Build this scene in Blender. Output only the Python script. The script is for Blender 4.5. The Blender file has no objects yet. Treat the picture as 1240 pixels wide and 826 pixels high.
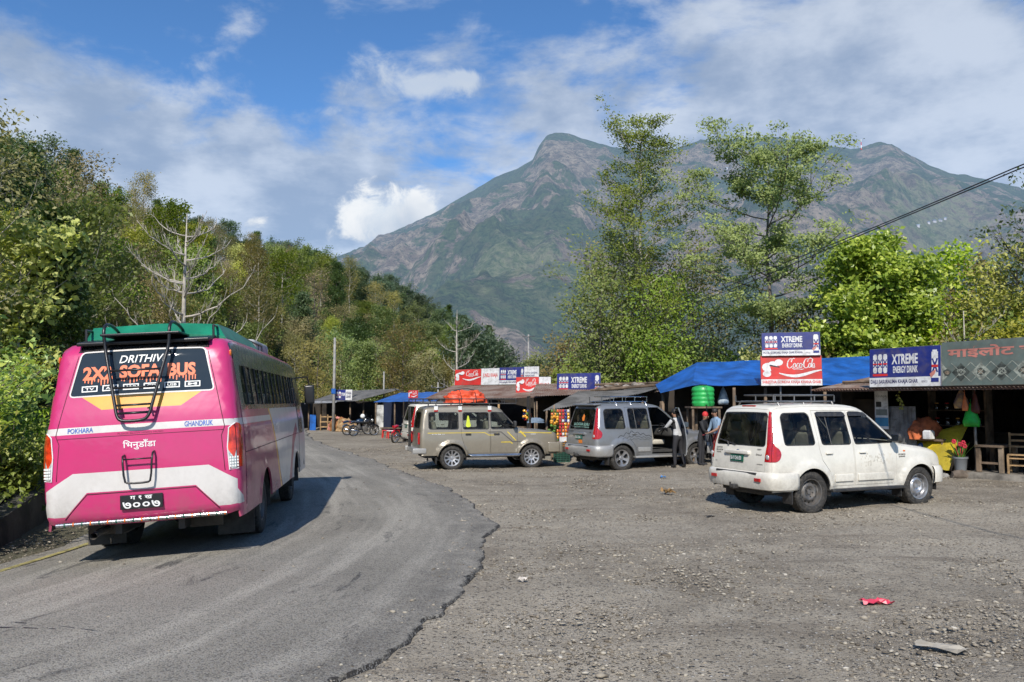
import bpy, bmesh, math, random
import numpy as np
from mathutils import Vector, Matrix, noise
from mathutils.geometry import delaunay_2d_cdt
R = math.radians
scene = bpy.context.scene
COL = scene.collection
random.seed(7)

# ------------------------------------------------------------------ camera frame
FPX, CX, CY = 950.0, 620.0, 413.0
CAMH = 1.97
PITCH = math.atan(74 / 950)
def at(u, v, Y):
    a = (u - CX) / FPX; b = (CY - v) / FPX
    y = math.cos(PITCH) - b * math.sin(PITCH); z = math.sin(PITCH) + b * math.cos(PITCH)
    k = Y / y
    return Vector((a * k, Y, CAMH + z * k))

cd = bpy.data.cameras.new('camera'); cam = bpy.data.objects.new('camera', cd); COL.objects.link(cam)
cam.location = (0, 0, CAMH); cam.rotation_euler = (math.pi / 2 + PITCH, 0, 0)
cd.sensor_width = 36; cd.lens = 36 * FPX / 1240; cd.clip_end = 20000; cd.clip_start = .05
scene.camera = cam
scene.view_settings.view_transform = 'Standard'; scene.view_settings.look = 'None'
scene.view_settings.exposure = 0; scene.view_settings.gamma = 1

# ------------------------------------------------------------------ tagging
def tag(o, label=None, cat=None, group=None, kind=None):
    if label: o['label'] = label
    if cat: o['category'] = cat
    if group: o['group'] = group
    if kind: o['kind'] = kind
    return o
def empty(name, loc=(0, 0, 0), rz=0, label=None, cat=None, group=None):
    o = bpy.data.objects.new(name, None); COL.objects.link(o)
    o.location = loc; o.rotation_euler = (0, 0, rz); o.empty_display_size = .2
    return tag(o, label, cat, group)
def link(name, me, parent=None, loc=None):
    o = bpy.data.objects.new(name, me); COL.objects.link(o)
    if parent is not None: o.parent = parent
    if loc is not None: o.location = loc
    return o
def kids(o): return [c for c in bpy.data.objects if c.parent == o]
def dup(root, loc, rz=0, label=None, cat=None, group=None, scale=None, parent=None):
    c = root.copy(); COL.objects.link(c)
    if parent is not None: c.parent = parent
    if loc is not None: c.location = loc; c.rotation_euler = (root.rotation_euler.x, root.rotation_euler.y, rz)
    if scale is not None: c.scale = scale if hasattr(scale, '__len__') else (scale,) * 3
    tag(c, label, cat, group)
    for ch in root.children: dup(ch, None, parent=c)
    return c

# ------------------------------------------------------------------ materials
class NT:
    def __init__(s, nt): s.nt = nt; s.N = nt.nodes; s.L = nt.links
    def n(s, t, **k):
        x = s.N.new(t)
        for a, b in k.items():
            if a.startswith('i_'): x.inputs[a[2:].replace('_', ' ')].default_value = b
            else: setattr(x, a, b)
        return x
    def put(s, sock, v):
        if hasattr(v, 'is_output') or isinstance(v, bpy.types.NodeSocket): s.L.new(v, sock)
        else: sock.default_value = v
    def math(s, op, a, b=0.0, c=None, clamp=False):
        x = s.N.new('ShaderNodeMath'); x.operation = op; x.use_clamp = clamp
        s.put(x.inputs[0], a); s.put(x.inputs[1], b)
        if c is not None: s.put(x.inputs[2], c)
        return x.outputs[0]
    def vmath(s, op, a, b=None):
        x = s.N.new('ShaderNodeVectorMath'); x.operation = op
        s.put(x.inputs[0], a)
        if b is not None: s.put(x.inputs[1], b)
        return x.outputs[0]
    def noise(s, vec, scale, detail=4, rough=.55, dist=0):
        x = s.N.new('ShaderNodeTexNoise'); s.L.new(vec, x.inputs['Vector'])
        x.inputs['Scale'].default_value = scale; x.inputs['Detail'].default_value = detail
        x.inputs['Roughness'].default_value = rough; x.inputs['Distortion'].default_value = dist
        return x.outputs[0]
    def ramp(s, f, pts, interp='LINEAR'):
        x = s.N.new('ShaderNodeValToRGB'); s.put(x.inputs[0], f); cr = x.color_ramp; cr.interpolation = interp
        while len(cr.elements) < len(pts): cr.elements.new(.5)
        for e, (p, c) in zip(cr.elements, pts):
            e.position = p; e.color = (c[0], c[1], c[2], 1) if hasattr(c, '__len__') else (c, c, c, 1)
        return x.outputs[0]
    def mix(s, f, a, b, blend='MIX'):
        x = s.N.new('ShaderNodeMix'); x.data_type = 'RGBA'; x.blend_type = blend
        s.put(x.inputs[0], f)
        for i, v in ((6, a), (7, b)):
            if isinstance(v, bpy.types.NodeSocket): s.L.new(v, x.inputs[i])
            else: x.inputs[i].default_value = (v[0], v[1], v[2], 1) if hasattr(v, '__len__') else (v, v, v, 1)
        return x.outputs[2]
    def smooth(s, v, a, b):
        x = s.N.new('ShaderNodeMapRange'); x.interpolation_type = 'SMOOTHSTEP'
        s.put(x.inputs[0], v); x.inputs[1].default_value = a; x.inputs[2].default_value = b
        return x.outputs[0]
def newmat(name):
    m = bpy.data.materials.new(name); m.use_nodes = True
    t = NT(m.node_tree); t.N.clear()
    out = t.N.new('ShaderNodeOutputMaterial'); b = t.N.new('ShaderNodeBsdfPrincipled')
    t.L.new(b.outputs[0], out.inputs[0])
    t.b = b; t.out = out; t.m = m
    return t
def setc(t, sock, c):
    if isinstance(c, bpy.types.NodeSocket): t.L.new(c, t.b.inputs[sock])
    elif hasattr(c, '__len__'): t.b.inputs[sock].default_value = (c[0], c[1], c[2], 1)
    else: t.b.inputs[sock].default_value = c
_mc = {}
def mat(name, col, rough=.6, metal=0, var=.12, scale=3.0, bump=0, bscale=None, coat=0, col2=None, dirt=0, dirtc=(.16, .13, .10), emit=0, spec=.5):
    if name in _mc: return _mc[name]
    t = newmat(name); tc = t.n('ShaderNodeTexCoord').outputs['Object']
    nz = t.noise(tc, scale, 5, .6)
    c2 = col2 or tuple(c * (1 - 2 * var) for c in col)
    c1 = tuple(min(1, c * (1 + var)) for c in col)
    c = t.mix(t.smooth(nz, .3, .7), c1, c2)
    rr = rough
    if dirt:
        dn = t.noise(tc, scale * 2.3, 7, .7, .4)
        z = t.n('ShaderNodeSeparateXYZ'); t.L.new(tc, z.inputs[0])
        f = t.math('MULTIPLY', t.smooth(dn, .42, .75), dirt, clamp=True)
        c = t.mix(f, c, dirtc)
        rr = t.math('ADD', t.math('MULTIPLY', f, .5), rough, clamp=True)
    setc(t, 'Base Color', c); t.put(t.b.inputs['Roughness'], rr); setc(t, 'Metallic', metal)
    t.b.inputs['Coat Weight'].default_value = coat; t.b.inputs['Coat Roughness'].default_value = .06
    t.b.inputs['Specular IOR Level'].default_value = spec
    if emit: setc(t, 'Emission Color', col); t.b.inputs['Emission Strength'].default_value = emit
    if bump:
        bp = t.n('ShaderNodeBump'); bp.inputs['Strength'].default_value = bump; bp.inputs['Distance'].default_value = .02
        t.L.new(t.noise(tc, bscale or scale * 8, 6, .65), bp.inputs['Height']); t.L.new(bp.outputs[0], t.b.inputs['Normal'])
    _mc[name] = t.m
    return t.m
def glass(name, tint=(.5, .55, .55), refl=.06, op=.0, opc=(.02, .025, .03), gl=.9):
    t = newmat(name); t.N.remove(t.b)
    tr = t.n('ShaderNodeBsdfTransparent'); tr.inputs[0].default_value = (*tint, 1)
    gb_ = t.n('ShaderNodeBsdfGlossy'); gb_.inputs['Roughness'].default_value = .03; gb_.inputs[0].default_value = (gl, gl, gl * 1.03, 1)
    fr = t.n('ShaderNodeFresnel'); fr.inputs[0].default_value = 1.5
    f = t.math('ADD', fr.outputs[0], refl, clamp=True)
    mx = t.n('ShaderNodeMixShader'); t.L.new(f, mx.inputs[0]); t.L.new(tr.outputs[0], mx.inputs[1]); t.L.new(gb_.outputs[0], mx.inputs[2])
    o = mx.outputs[0]
    df = t.n('ShaderNodeBsdfDiffuse'); df.inputs[0].default_value = (.25, .23, .2, 1)
    tc = t.n('ShaderNodeTexCoord').outputs['Object']
    m3 = t.n('ShaderNodeMixShader'); t.put(m3.inputs[0], t.math('MULTIPLY', t.smooth(t.noise(tc, 4, 6, .7), .4, .8), .12))
    t.L.new(o, m3.inputs[1]); t.L.new(df.outputs[0], m3.inputs[2]); o = m3.outputs[0]
    if op:
        d2 = t.n('ShaderNodeBsdfDiffuse'); d2.inputs[0].default_value = (*opc, 1)
        m2 = t.n('ShaderNodeMixShader'); m2.inputs[0].default_value = op
        t.L.new(d2.outputs[0], m2.inputs[2]); t.L.new(o, m2.inputs[1]); o = m2.outputs[0]
    t.L.new(o, t.out.inputs[0]); _mc[name] = t.m
    return t.m

# ------------------------------------------------------------------ mesh builder
class MB:
    def __init__(s): s.v = []; s.f = []; s.m = []; s.k = 0; s.nrm = {}
    def mat(s, k): s.k = k; return s
    def add(s, vs, fs, k=None):
        o = len(s.v); s.v += [tuple(p) for p in vs]; s.f += [tuple(i + o for i in f) for f in fs]
        s.m += [s.k if k is None else k] * len(fs); return s
    def box(s, c, d, rz=0, rx=0, ry=0, k=None, M=None):
        hx, hy, hz = d[0] / 2, d[1] / 2, d[2] / 2
        m = M if M is not None else (Matrix.Translation(c) @ Matrix.Rotation(rz, 4, 'Z') @ Matrix.Rotation(ry, 4, 'Y') @ Matrix.Rotation(rx, 4, 'X'))
        vs = [m @ Vector((x, y, z)) for x in (-hx, hx) for y in (-hy, hy) for z in (-hz, hz)]
        return s.add(vs, [(0, 1, 3, 2), (4, 6, 7, 5), (0, 4, 5, 1), (2, 3, 7, 6), (0, 2, 6, 4), (1, 5, 7, 3)], k)
    def bbox(s, a, b, k=None):
        return s.box([(a[i] + b[i]) / 2 for i in range(3)], [abs(b[i] - a[i]) for i in range(3)], k=k)
    def rbox(s, c, d, r=.02, n=3, rz=0, rx=0, ry=0, k=None):
        bm = bmesh.new(); bmesh.ops.create_cube(bm, size=1)
        for v in bm.verts: v.co = Vector((v.co.x * d[0], v.co.y * d[1], v.co.z * d[2]))
        bmesh.ops.bevel(bm, geom=bm.edges[:], offset=min(r, min(d) * .49), segments=n, profile=.6, affect='EDGES')
        m = Matrix.Translation(c) @ Matrix.Rotation(rz, 4, 'Z') @ Matrix.Rotation(ry, 4, 'Y') @ Matrix.Rotation(rx, 4, 'X')
        s.add([m @ v.co for v in bm.verts], [tuple(v.index for v in f.verts) for f in bm.faces], k); bm.free(); return s
    def tube(s, pts, r, n=8, k=None, cap=True, closed=False):
        pts = [Vector(p) for p in pts]; m = len(pts)
        rs = r if hasattr(r, '__len__') else [r] * m
        vs = []; fs = []; up = None
        for i, p in enumerate(pts):
            a = pts[i - 1] if i or closed else p; b = pts[(i + 1) % m] if i < m - 1 or closed else p
            d = (b - a).normalized() if (b - a).length > 1e-9 else Vector((0, 0, 1))
            if up is None: up = Vector((0, 0, 1)) if abs(d.z) < .9 else Vector((1, 0, 0))
            x = d.cross(up).normalized(); y = x.cross(d).normalized(); up = y
            vs += [p + (x * math.cos(2 * math.pi * j / n) + y * math.sin(2 * math.pi * j / n)) * rs[i] for j in range(n)]
        for i in range(m if closed else m - 1):
            i2 = (i + 1) % m
            fs += [(i * n + j, i2 * n + j, i2 * n + (j + 1) % n, i * n + (j + 1) % n) for j in range(n)]
        if cap and not closed: fs += [tuple(range(n)), tuple(reversed(range((m - 1) * n, m * n)))]
        return s.add(vs, fs, k)
    def lathe(s, prof, n=24, M=None, k=None, seg=None):
        vs = []; fs = []
        for (r, z) in prof:
            vs += [Vector((r * math.cos(2 * math.pi * j / n), r * math.sin(2 * math.pi * j / n), z)) for j in range(n)]
        for i in range(len(prof) - 1):
            fs += [(i * n + j, i * n + (j + 1) % n, (i + 1) * n + (j + 1) % n, (i + 1) * n + j) for j in range(n)]
        if M is not None: vs = [M @ v for v in vs]
        return s.add(vs, fs, k)
    def ball(s, c, r, n=12, k=None, M=None):
        r3 = r if hasattr(r, '__len__') else (r, r, r); vs = []; fs = []; h = max(4, n // 2)
        for i in range(h + 1):
            t = math.pi * i / h
            for j in range(n):
                a = 2 * math.pi * j / n
                v = Vector((r3[0] * math.sin(t) * math.cos(a), r3[1] * math.sin(t) * math.sin(a), r3[2] * math.cos(t)))
                vs.append((M @ v if M is not None else v) + Vector(c))
        for i in range(h):
            fs += [(i * n + j, (i + 1) * n + j, (i + 1) * n + (j + 1) % n, i * n + (j + 1) % n) for j in range(n)]
        return s.add(vs, fs, k)
    def prism(s, poly, a, b, M=None, k=None):  # polygon in (x,z), extruded along y a..b
        n = len(poly); vs = [Vector((x, a, z)) for x, z in poly] + [Vector((x, b, z)) for x, z in poly]
        if M is not None: vs = [M @ v for v in vs]
        return s.add(vs, [tuple(range(n)), tuple(reversed(range(n, 2 * n)))] + [(i, (i + 1) % n + 0, (i + 1) % n + n, i + n) for i in range(n)], k)
    def build(s, name, mats, parent=None, smooth=False, angle=None, loc=None):
        me = bpy.data.meshes.new(name); me.from_pydata(s.v, [], s.f)
        mats = mats if isinstance(mats, (list, tuple)) else [mats]
        for m in mats: me.materials.append(m)
        if len(mats) > 1: me.polygons.foreach_set('material_index', s.m)
        if smooth: me.polygons.foreach_set('use_smooth', [True] * len(me.polygons))
        if smooth and angle: me.set_sharp_from_angle(angle=R(angle))
        me.update()
        if s.nrm:
            li = np.empty(len(me.loops), dtype=np.int32); me.loops.foreach_get('vertex_index', li)
            A = np.zeros((len(s.v), 3)); 
            for i, n_ in s.nrm.items(): A[i] = n_
            me.polygons.foreach_set('use_smooth', [True] * len(me.polygons)); me.normals_split_custom_set(A[li].tolist())
        return link(name, me, parent, loc)

def mesh_np(name, verts, faces, mats, parent=None, smooth=False):
    me = bpy.data.meshes.new(name); v = np.asarray(verts, dtype=np.float32); f = np.asarray(faces, dtype=np.int32)
    me.vertices.add(len(v)); me.vertices.foreach_set('co', v.ravel())
    k = f.shape[1]; me.loops.add(f.size); me.loops.foreach_set('vertex_index', f.ravel())
    me.polygons.add(len(f)); me.polygons.foreach_set('loop_start', np.arange(0, f.size, k, dtype=np.int32))
    if smooth: me.polygons.foreach_set('use_smooth', np.ones(len(f), dtype=bool))
    for m in (mats if isinstance(mats, (list, tuple)) else [mats]): me.materials.append(m)
    me.update(calc_edges=True); me.validate()
    return link(name, me, parent)
def grid_faces(nx, ny):
    i, j = np.meshgrid(np.arange(nx - 1), np.arange(ny - 1), indexing='ij')
    a = (i * ny + j).ravel(); return np.stack([a, a + ny, a + ny + 1, a + 1], 1)

# text as flat mesh data: list of verts (x,z) & faces, centred/fit into a box
_txt = {}
def text_geo(s, bold=0.0, shear=0):
    key = (s, bold, shear)
    if key in _txt: return _txt[key]
    cu = bpy.data.curves.new('t', 'FONT'); cu.body = s; cu.size = 1; cu.offset = bold; cu.resolution_u = 3; cu.fill_mode = 'FRONT'; cu.shear = shear
    o = bpy.data.objects.new('t', cu); COL.objects.link(o)
    dg = bpy.context.evaluated_depsgraph_get(); dg.update()
    me = bpy.data.meshes.new_from_object(o.evaluated_get(dg))
    v = [(p.co.x, p.co.y) for p in me.vertices]; f = [tuple(p.vertices) for p in me.polygons]
    bpy.data.objects.remove(o); bpy.data.curves.remove(cu); bpy.data.meshes.remove(me)
    _txt[key] = (v, f); return v, f
def put_text(mb, s, x0, x1, z0, z1, y=0, k=None, bold=0, shear=0, fn=None, keep=False):
    """text stretched into the box x0..x1, z0..z1 on the plane y (facing -y); fn maps (x,z)->point"""
    v, f = text_geo(s, bold, shear)
    if not v: return
    xs = [p[0] for p in v]; zs = [p[1] for p in v]; a, b, c, d = min(xs), max(xs), min(zs), max(zs)
    sx = (x1 - x0) / max(b - a, 1e-6); sz = (z1 - z0) / max(d - c, 1e-6)
    out = []
    for px, pz in v:
        q = (x0 + (px - a) * sx, z0 + (pz - c) * sz)
        out.append(fn(*q) if fn else (q[0], y, q[1]))
    mb.add(out, f, k)

# ------------------------------------------------------------------ terrain functions (numpy)
RE = np.array([(-12, -12), (-9, -6), (-6.5, -2), (-4.3, 1), (-2.6, 3.2), (-1.22, 5.5), (-.84, 6.7), (-.5, 8.6), (-.34, 10.8), (-.35, 12.6), (-.72, 15.2), (-1.6, 18.2), (-2.7, 21.3), (-5.4, 28.4), (-9.6, 39), (-13, 50), (-15, 60), (-14, 75), (-9, 95), (0, 120), (9, 160), (18, 200)], dtype=float)
def catmull(P, n=10):
    P = np.asarray(P, float); Q = np.vstack([2 * P[0] - P[1], P, 2 * P[-1] - P[-2]]); out = []
    for i in range(1, len(Q) - 2):
        for t in np.linspace(0, 1, n, endpoint=False):
            p0, p1, p2, p3 = Q[i - 1:i + 3]
            out.append(.5 * ((2 * p1) + (-p0 + p2) * t + (2 * p0 - 5 * p1 + 4 * p2 - p3) * t * t + (-p0 + 3 * p1 - 3 * p2 + p3) * t ** 3))
    out.append(P[-1]); return np.array(out)
REC = catmull(RE, 8)
RW = 6.4
def road_d(x, y):
    """distance left of the road's right edge (positive on the asphalt)"""
    x = np.asarray(x, float); y = np.asarray(y, float); sh = x.shape; p = np.stack([x.ravel(), y.ravel()], 1)
    best = np.full(len(p), 1e9); sg = np.zeros(len(p))
    for a, b in zip(REC[:-1], REC[1:]):
        ab = b - a; t = np.clip(((p - a) @ ab) / (ab @ ab), 0, 1); q = a + t[:, None] * ab; d = np.hypot(*(p - q).T)
        cr = ab[0] * (p[:, 1] - a[1]) - ab[1] * (p[:, 0] - a[0])
        m = d < best; best[m] = d[m]; sg[m] = np.sign(cr[m])
    return (best * sg).reshape(sh)
def yard_z(x, y):
    al = x * .9 + y * .43 - 12.2
    z = .035 * np.log1p(np.exp(np.clip(al * 2, -40, 40))) / 2
    z = .32 * np.tanh(z / .32)
    return z
FOOT = np.array([(-60, -30), (-14, -10), (-10.5, 0), (-7.6, 8), (-7.8, 11.7), (-9.0, 14.6), (-10.9, 18.5), (-14, 27), (-17.8, 39), (-21, 50), (-23, 60), (-22, 75), (-17, 95), (-8, 120), (1, 160), (10, 200)])
def sp(x): return np.log1p(np.exp(np.clip(x, -30, 30)))
def hill_z(x, y):
    fx = np.interp(y, FOOT[:, 1], FOOT[:, 0]); d = np.clip((fx - x) * .88, 0, None)
    fall = np.clip((260 - y) / 60, 0, 1)
    return 32 * np.tanh(.026 * d) * fall + .35 * np.clip(d, 0, 1) * np.clip((y - 6) / 8, 0, 1)
def base_z(x, y, d=None):
    if d is None: d = road_d(x, y)
    z = yard_z(x, y) - .066 * np.clip(sp((np.clip(d, 0, RW + 1) - 3.2) * 3) / 3, 0, 3)
    # behind the row of shops the land falls away to the river
    back = np.clip((x * .62 + y * .78) - 44, 0, None) * (x > -2) * np.clip((x + 2) / 12, 0, 1)
    z = z - 9 * np.tanh(back * .03)
    return z + hill_z(x, y)
def gz(x, y): return float(base_z(np.array([float(x)]), np.array([float(y)]))[0])
# ================================================================== light, sky
SUN_EL, SUN_AZ = R(40), None
LD = Vector((.14, .99, 0)).normalized()           # horizontal direction the light travels
ldir = Vector((LD.x * math.cos(SUN_EL), LD.y * math.cos(SUN_EL), -math.sin(SUN_EL)))
sl = bpy.data.lights.new('sun', 'SUN'); sl.energy = 5.0; sl.angle = R(.55); sl.color = (1, .945, .86)
so = bpy.data.objects.new('sun', sl); COL.objects.link(so); so.rotation_euler = ldir.to_track_quat('-Z', 'Y').to_euler(); so.location = (0, -20, 40)
w = bpy.data.worlds.new('World'); scene.world = w; w.use_nodes = True
t = NT(w.node_tree); t.N.clear()
w.cycles.sampling_method = 'MANUAL'; w.cycles.sample_map_resolution = 512
scene.cycles.use_adaptive_sampling = True; scene.cycles.adaptive_threshold = .02; scene.cycles.max_bounces = 6; scene.cycles.diffuse_bounces = 2; scene.cycles.glossy_bounces = 3; scene.cycles.transmission_bounces = 4; scene.cycles.transparent_max_bounces = 24; scene.cycles.caustics_reflective = False; scene.cycles.caustics_refractive = False; scene.render.use_persistent_data = False
out = t.n('ShaderNodeOutputWorld'); bg = t.n('ShaderNodeBackground'); t.L.new(bg.outputs[0], out.inputs[0]); bg.inputs[1].default_value = .125
sky = t.n('ShaderNodeTexSky'); sky.sky_type = 'NISHITA'; sky.sun_disc = False; sky.sun_elevation = SUN_EL
sky.sun_rotation = math.atan2(-LD.x, -LD.y); sky.altitude = 1200; sky.air_density = 1.0; sky.dust_density = .6; sky.ozone_density = 2.0
g = t.n('ShaderNodeTexCoord').outputs['Generated']
s3 = t.n('ShaderNodeSeparateXYZ'); t.L.new(g, s3.inputs[0])
yy = t.math('MAXIMUM', t.math('ABSOLUTE', s3.outputs[1]), .15)
ea = t.math('DIVIDE', s3.outputs[0], yy); ee = t.math('DIVIDE', s3.outputs[2], yy)
def gauss(a0, e0, ra, re, amp, skew=0):
    da = t.math('DIVIDE', t.math('SUBTRACT', ea, a0), ra)
    de = t.math('DIVIDE', t.math('SUBTRACT', t.math('SUBTRACT', ee, e0), t.math('MULTIPLY', t.math('SUBTRACT', ea, a0), skew)), re)
    r2 = t.math('ADD', t.math('MULTIPLY', da, da), t.math('MULTIPLY', de, de))
    return t.math('MULTIPLY', t.math('EXPONENT', t.math('MULTIPLY', r2, -1.0)), amp)
# high layered cloud: noise on a plane overhead
zz = t.math('ADD', t.math('MAXIMUM', s3.outputs[2], 0.0), .16)
cb = t.n('ShaderNodeCombineXYZ'); t.put(cb.inputs[0], t.math('DIVIDE', s3.outputs[0], zz)); t.put(cb.inputs[1], t.math('DIVIDE', s3.outputs[1], zz)); cb.inputs[2].default_value = 3.1
cv = cb.outputs[0]
n1 = t.noise(cv, 1.9, 9, .6, .4); n2 = t.noise(cv, 5.5, 6, .6, .3)
dens = t.math('ADD', t.math('MULTIPLY', n1, .68), t.math('MULTIPLY', n2, .32))
bias = gauss(-.50, .29, .42, .14, .40, -.16)
for gg in (gauss(.42, .36, .42, .20, .38), gauss(.75, .30, .4, .18, .30), gauss(-.02, .22, .30, .06, .14), gauss(-.06, .33, .13, .12, -.10), gauss(-.30, .47, .22, .04, -.05), gauss(-.35, .50, .14, .04, .12)):
    bias = t.math('ADD', bias, gg)
hor = t.math('MULTIPLY', t.smooth(ee, .24, .02), .12)
cov = t.smooth(t.math('ADD', t.math('ADD', dens, bias), hor), .585, .75)
# cumulus heads
cn = t.noise(g, 22, 8, .62, .5); cn2 = t.noise(g, 9, 4, .5)
cum = t.math('ADD', gauss(-.165, .235, .085, .055, 1.0), gauss(-.335, .230, .028, .018, .58))
cum = t.math('ADD', cum, t.math('MULTIPLY', t.math('SUBTRACT', cn, .5), 1.7))
cumm = t.smooth(cum, .45, .78)
shade = t.smooth(t.math('ADD', t.math('MULTIPLY', cn2, .8), t.math('MULTIPLY', t.noise(cv, 2.6, 7, .62), 1.0)), .68, 1.08)
ccol = t.mix(shade, (2.8, 3.45, 4.5), (5.5, 6.0, 6.7))
und = t.smooth(t.math('SUBTRACT', ee, t.math('MULTIPLY', t.math('SUBTRACT', cn2, .5), .25)), .15, .27)
cucol = t.mix(und, (3.4, 4.2, 5.4), t.mix(t.smooth(cn, .35, .65), (5.9, 6.5, 7.2), (7.4, 7.6, 7.8)))
skc = t.mix(1.0, sky.outputs[0], (.66, 1.02, 1.32), 'MULTIPLY')
pf = gauss(-.185, .452, .055, .042, .75)
for gg in (gauss(-.108, .412, .06, .022, .72), gauss(-.06, .425, .03, .014, .6), gauss(-.24, .38, .05, .012, .45), gauss(-.42, .44, .06, .012, .5), gauss(-.15, .335, .02, .01, .45)): pf = t.math('ADD', pf, gg)
pf = t.smooth(t.math('ADD', pf, t.math('MULTIPLY', t.math('SUBTRACT', t.noise(g, 15, 8, .62, .6), .5), 1.7)), .34, .86)
c = t.mix(t.math('MULTIPLY', cov, .80), skc, ccol); c = t.mix(t.math('MULTIPLY', pf, .8), c, (5.0, 5.6, 6.4)); c = t.mix(t.math('MULTIPLY', cumm, .95), c, cucol)
t.L.new(c, bg.inputs[0])

# ================================================================== ground
def ground_mat():
    t = newmat('ground'); P = t.n('ShaderNodeNewGeometry').outputs['Position']
    at_ = t.n('ShaderNodeAttribute'); at_.attribute_name = 'hill'; hill = at_.outputs['Fac']
    big = t.noise(P, .22, 5, .6, .3); mid = t.noise(P, 1.7, 6, .65); fine = t.noise(P, 28, 5, .7)
    base = t.mix(t.smooth(big, .36, .64), (.225, .190, .143), (.365, .318, .247))
    base = t.mix(t.math('MULTIPLY', t.smooth(mid, .35, .7), .6), base, (.44, .385, .30))
    st = t.n('ShaderNodeMapping'); st.inputs['Scale'].default_value = (.25, 1.6, 1); st.inputs['Rotation'].default_value = (0, 0, R(-12)); t.L.new(P, st.inputs[0])
    base = t.mix(t.math('MULTIPLY', t.smooth(t.noise(st.outputs[0], 1.2, 5, .6), .52, .72), .6), base, (.150, .120, .088))
    # pebbles of three sizes
    h = None; col = base
    for sc, th, a in ((55, .34, .9), (24, .30, .95), (11, .19, .9)):
        v = t.n('ShaderNodeTexVoronoi'); v.inputs['Scale'].default_value = sc; v.inputs['Randomness'].default_value = 1
        pw = t.vmath('ADD', P, t.vmath('MULTIPLY', t.n('ShaderNodeTexNoise', i_Scale=sc * .8).outputs['Color'], (.02, .02, .02)))
        t.L.new(pw, v.inputs['Vector'])
        sep = t.n('ShaderNodeSeparateColor'); t.L.new(v.outputs['Color'], sep.inputs[0])
        on = t.math('GREATER_THAN', sep.outputs[0], {55: .35, 24: .42, 11: .62}[sc])
        m = t.math('MULTIPLY', t.smooth(v.outputs['Distance'], th + .08, th - .04), on)
        pc = t.ramp(sep.outputs[1], [(0, (.07, .06, .05)), (.3, (.15, .13, .108)), (.6, (.27, .24, .195)), (.85, (.40, .365, .31)), (1, (.66, .62, .55))])
        col = t.mix(t.math('MULTIPLY', m, a), col, pc)
        hh = t.math('MULTIPLY', m, 1.0 / sc); h = hh if h is None else t.math('ADD', h, hh)
    h = t.math('ADD', h, t.math('MULTIPLY', fine, .02)); h = t.math('ADD', h, t.math('MULTIPLY', mid, .05))
    grass = t.mix(t.smooth(t.noise(P, 3.1, 6, .7), .35, .65), (.030, .040, .014), (.065, .062, .028))
    col = t.mix(hill, col, grass)
    setc(t, 'Base Color', col); t.b.inputs['Roughness'].default_value = .93; t.b.inputs['Specular IOR Level'].default_value = .25
    bp = t.n('ShaderNodeBump'); bp.inputs['Strength'].default_value = 1; bp.inputs['Distance'].default_value = 1; t.L.new(h, bp.inputs['Height'])
    t.L.new(bp.outputs[0], t.b.inputs['Normal'])
    return t.m
def axis(lo, hi, near0, near1, step, g=1.12):
    a = list(np.arange(near0, near1, step)); s = step
    while a[-1] < hi: s *= g; a.append(a[-1] + s)
    s = step; b = [near0]
    while b[-1] > lo: s *= g; b.append(b[-1] - s)
    return np.array(b[1:][::-1] + a)
gx = axis(-3500, 3500, -14, 13, .2); gy = axis(-600, 6000, 2, 30, .2, 1.07)
X, Y = np.meshgrid(gx, gy, indexing='ij'); D = road_d(X, Y); Z = base_z(X, Y, D)
on = (D > .12) & (D < RW - .1); Z = Z - .09 * on
fxx = np.interp(Y, FOOT[:, 1], FOOT[:, 0])
hillg = np.clip((fxx + .2 - X) / .8, 0, 1) * (Y < 400); hillw = np.maximum(hillg, .7 * (D > RW + .02) * (X < -3) * (Y < 50) * (Y > 0))
backw = np.clip(((X * .62 + Y * .78) - 36) / 4, 0, 1) * (X > -6)
NZ = np.array([noise.noise(Vector((x * .8, y * .8, 1))) * .035 + noise.noise(Vector((x * 2.7, y * 2.7, 5))) * .012 + noise.noise(Vector((x * .09, y * .09, 9))) * (1.6 if hw > .5 else 0) for x, y, hw in zip(X.ravel(), Y.ravel(), hillg.ravel())]).reshape(X.shape)
Z = Z + NZ * (D < .1) + NZ * (D > RW)
go = mesh_np('ground', np.stack([X.ravel(), Y.ravel(), Z.ravel()], 1), grid_faces(*X.shape), ground_mat(), smooth=True)
a = go.data.attributes.new('hill', 'FLOAT', 'POINT'); a.data.foreach_set('value', np.maximum(hillw, backw).ravel().astype(np.float32)); tag(go, kind='structure')

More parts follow.
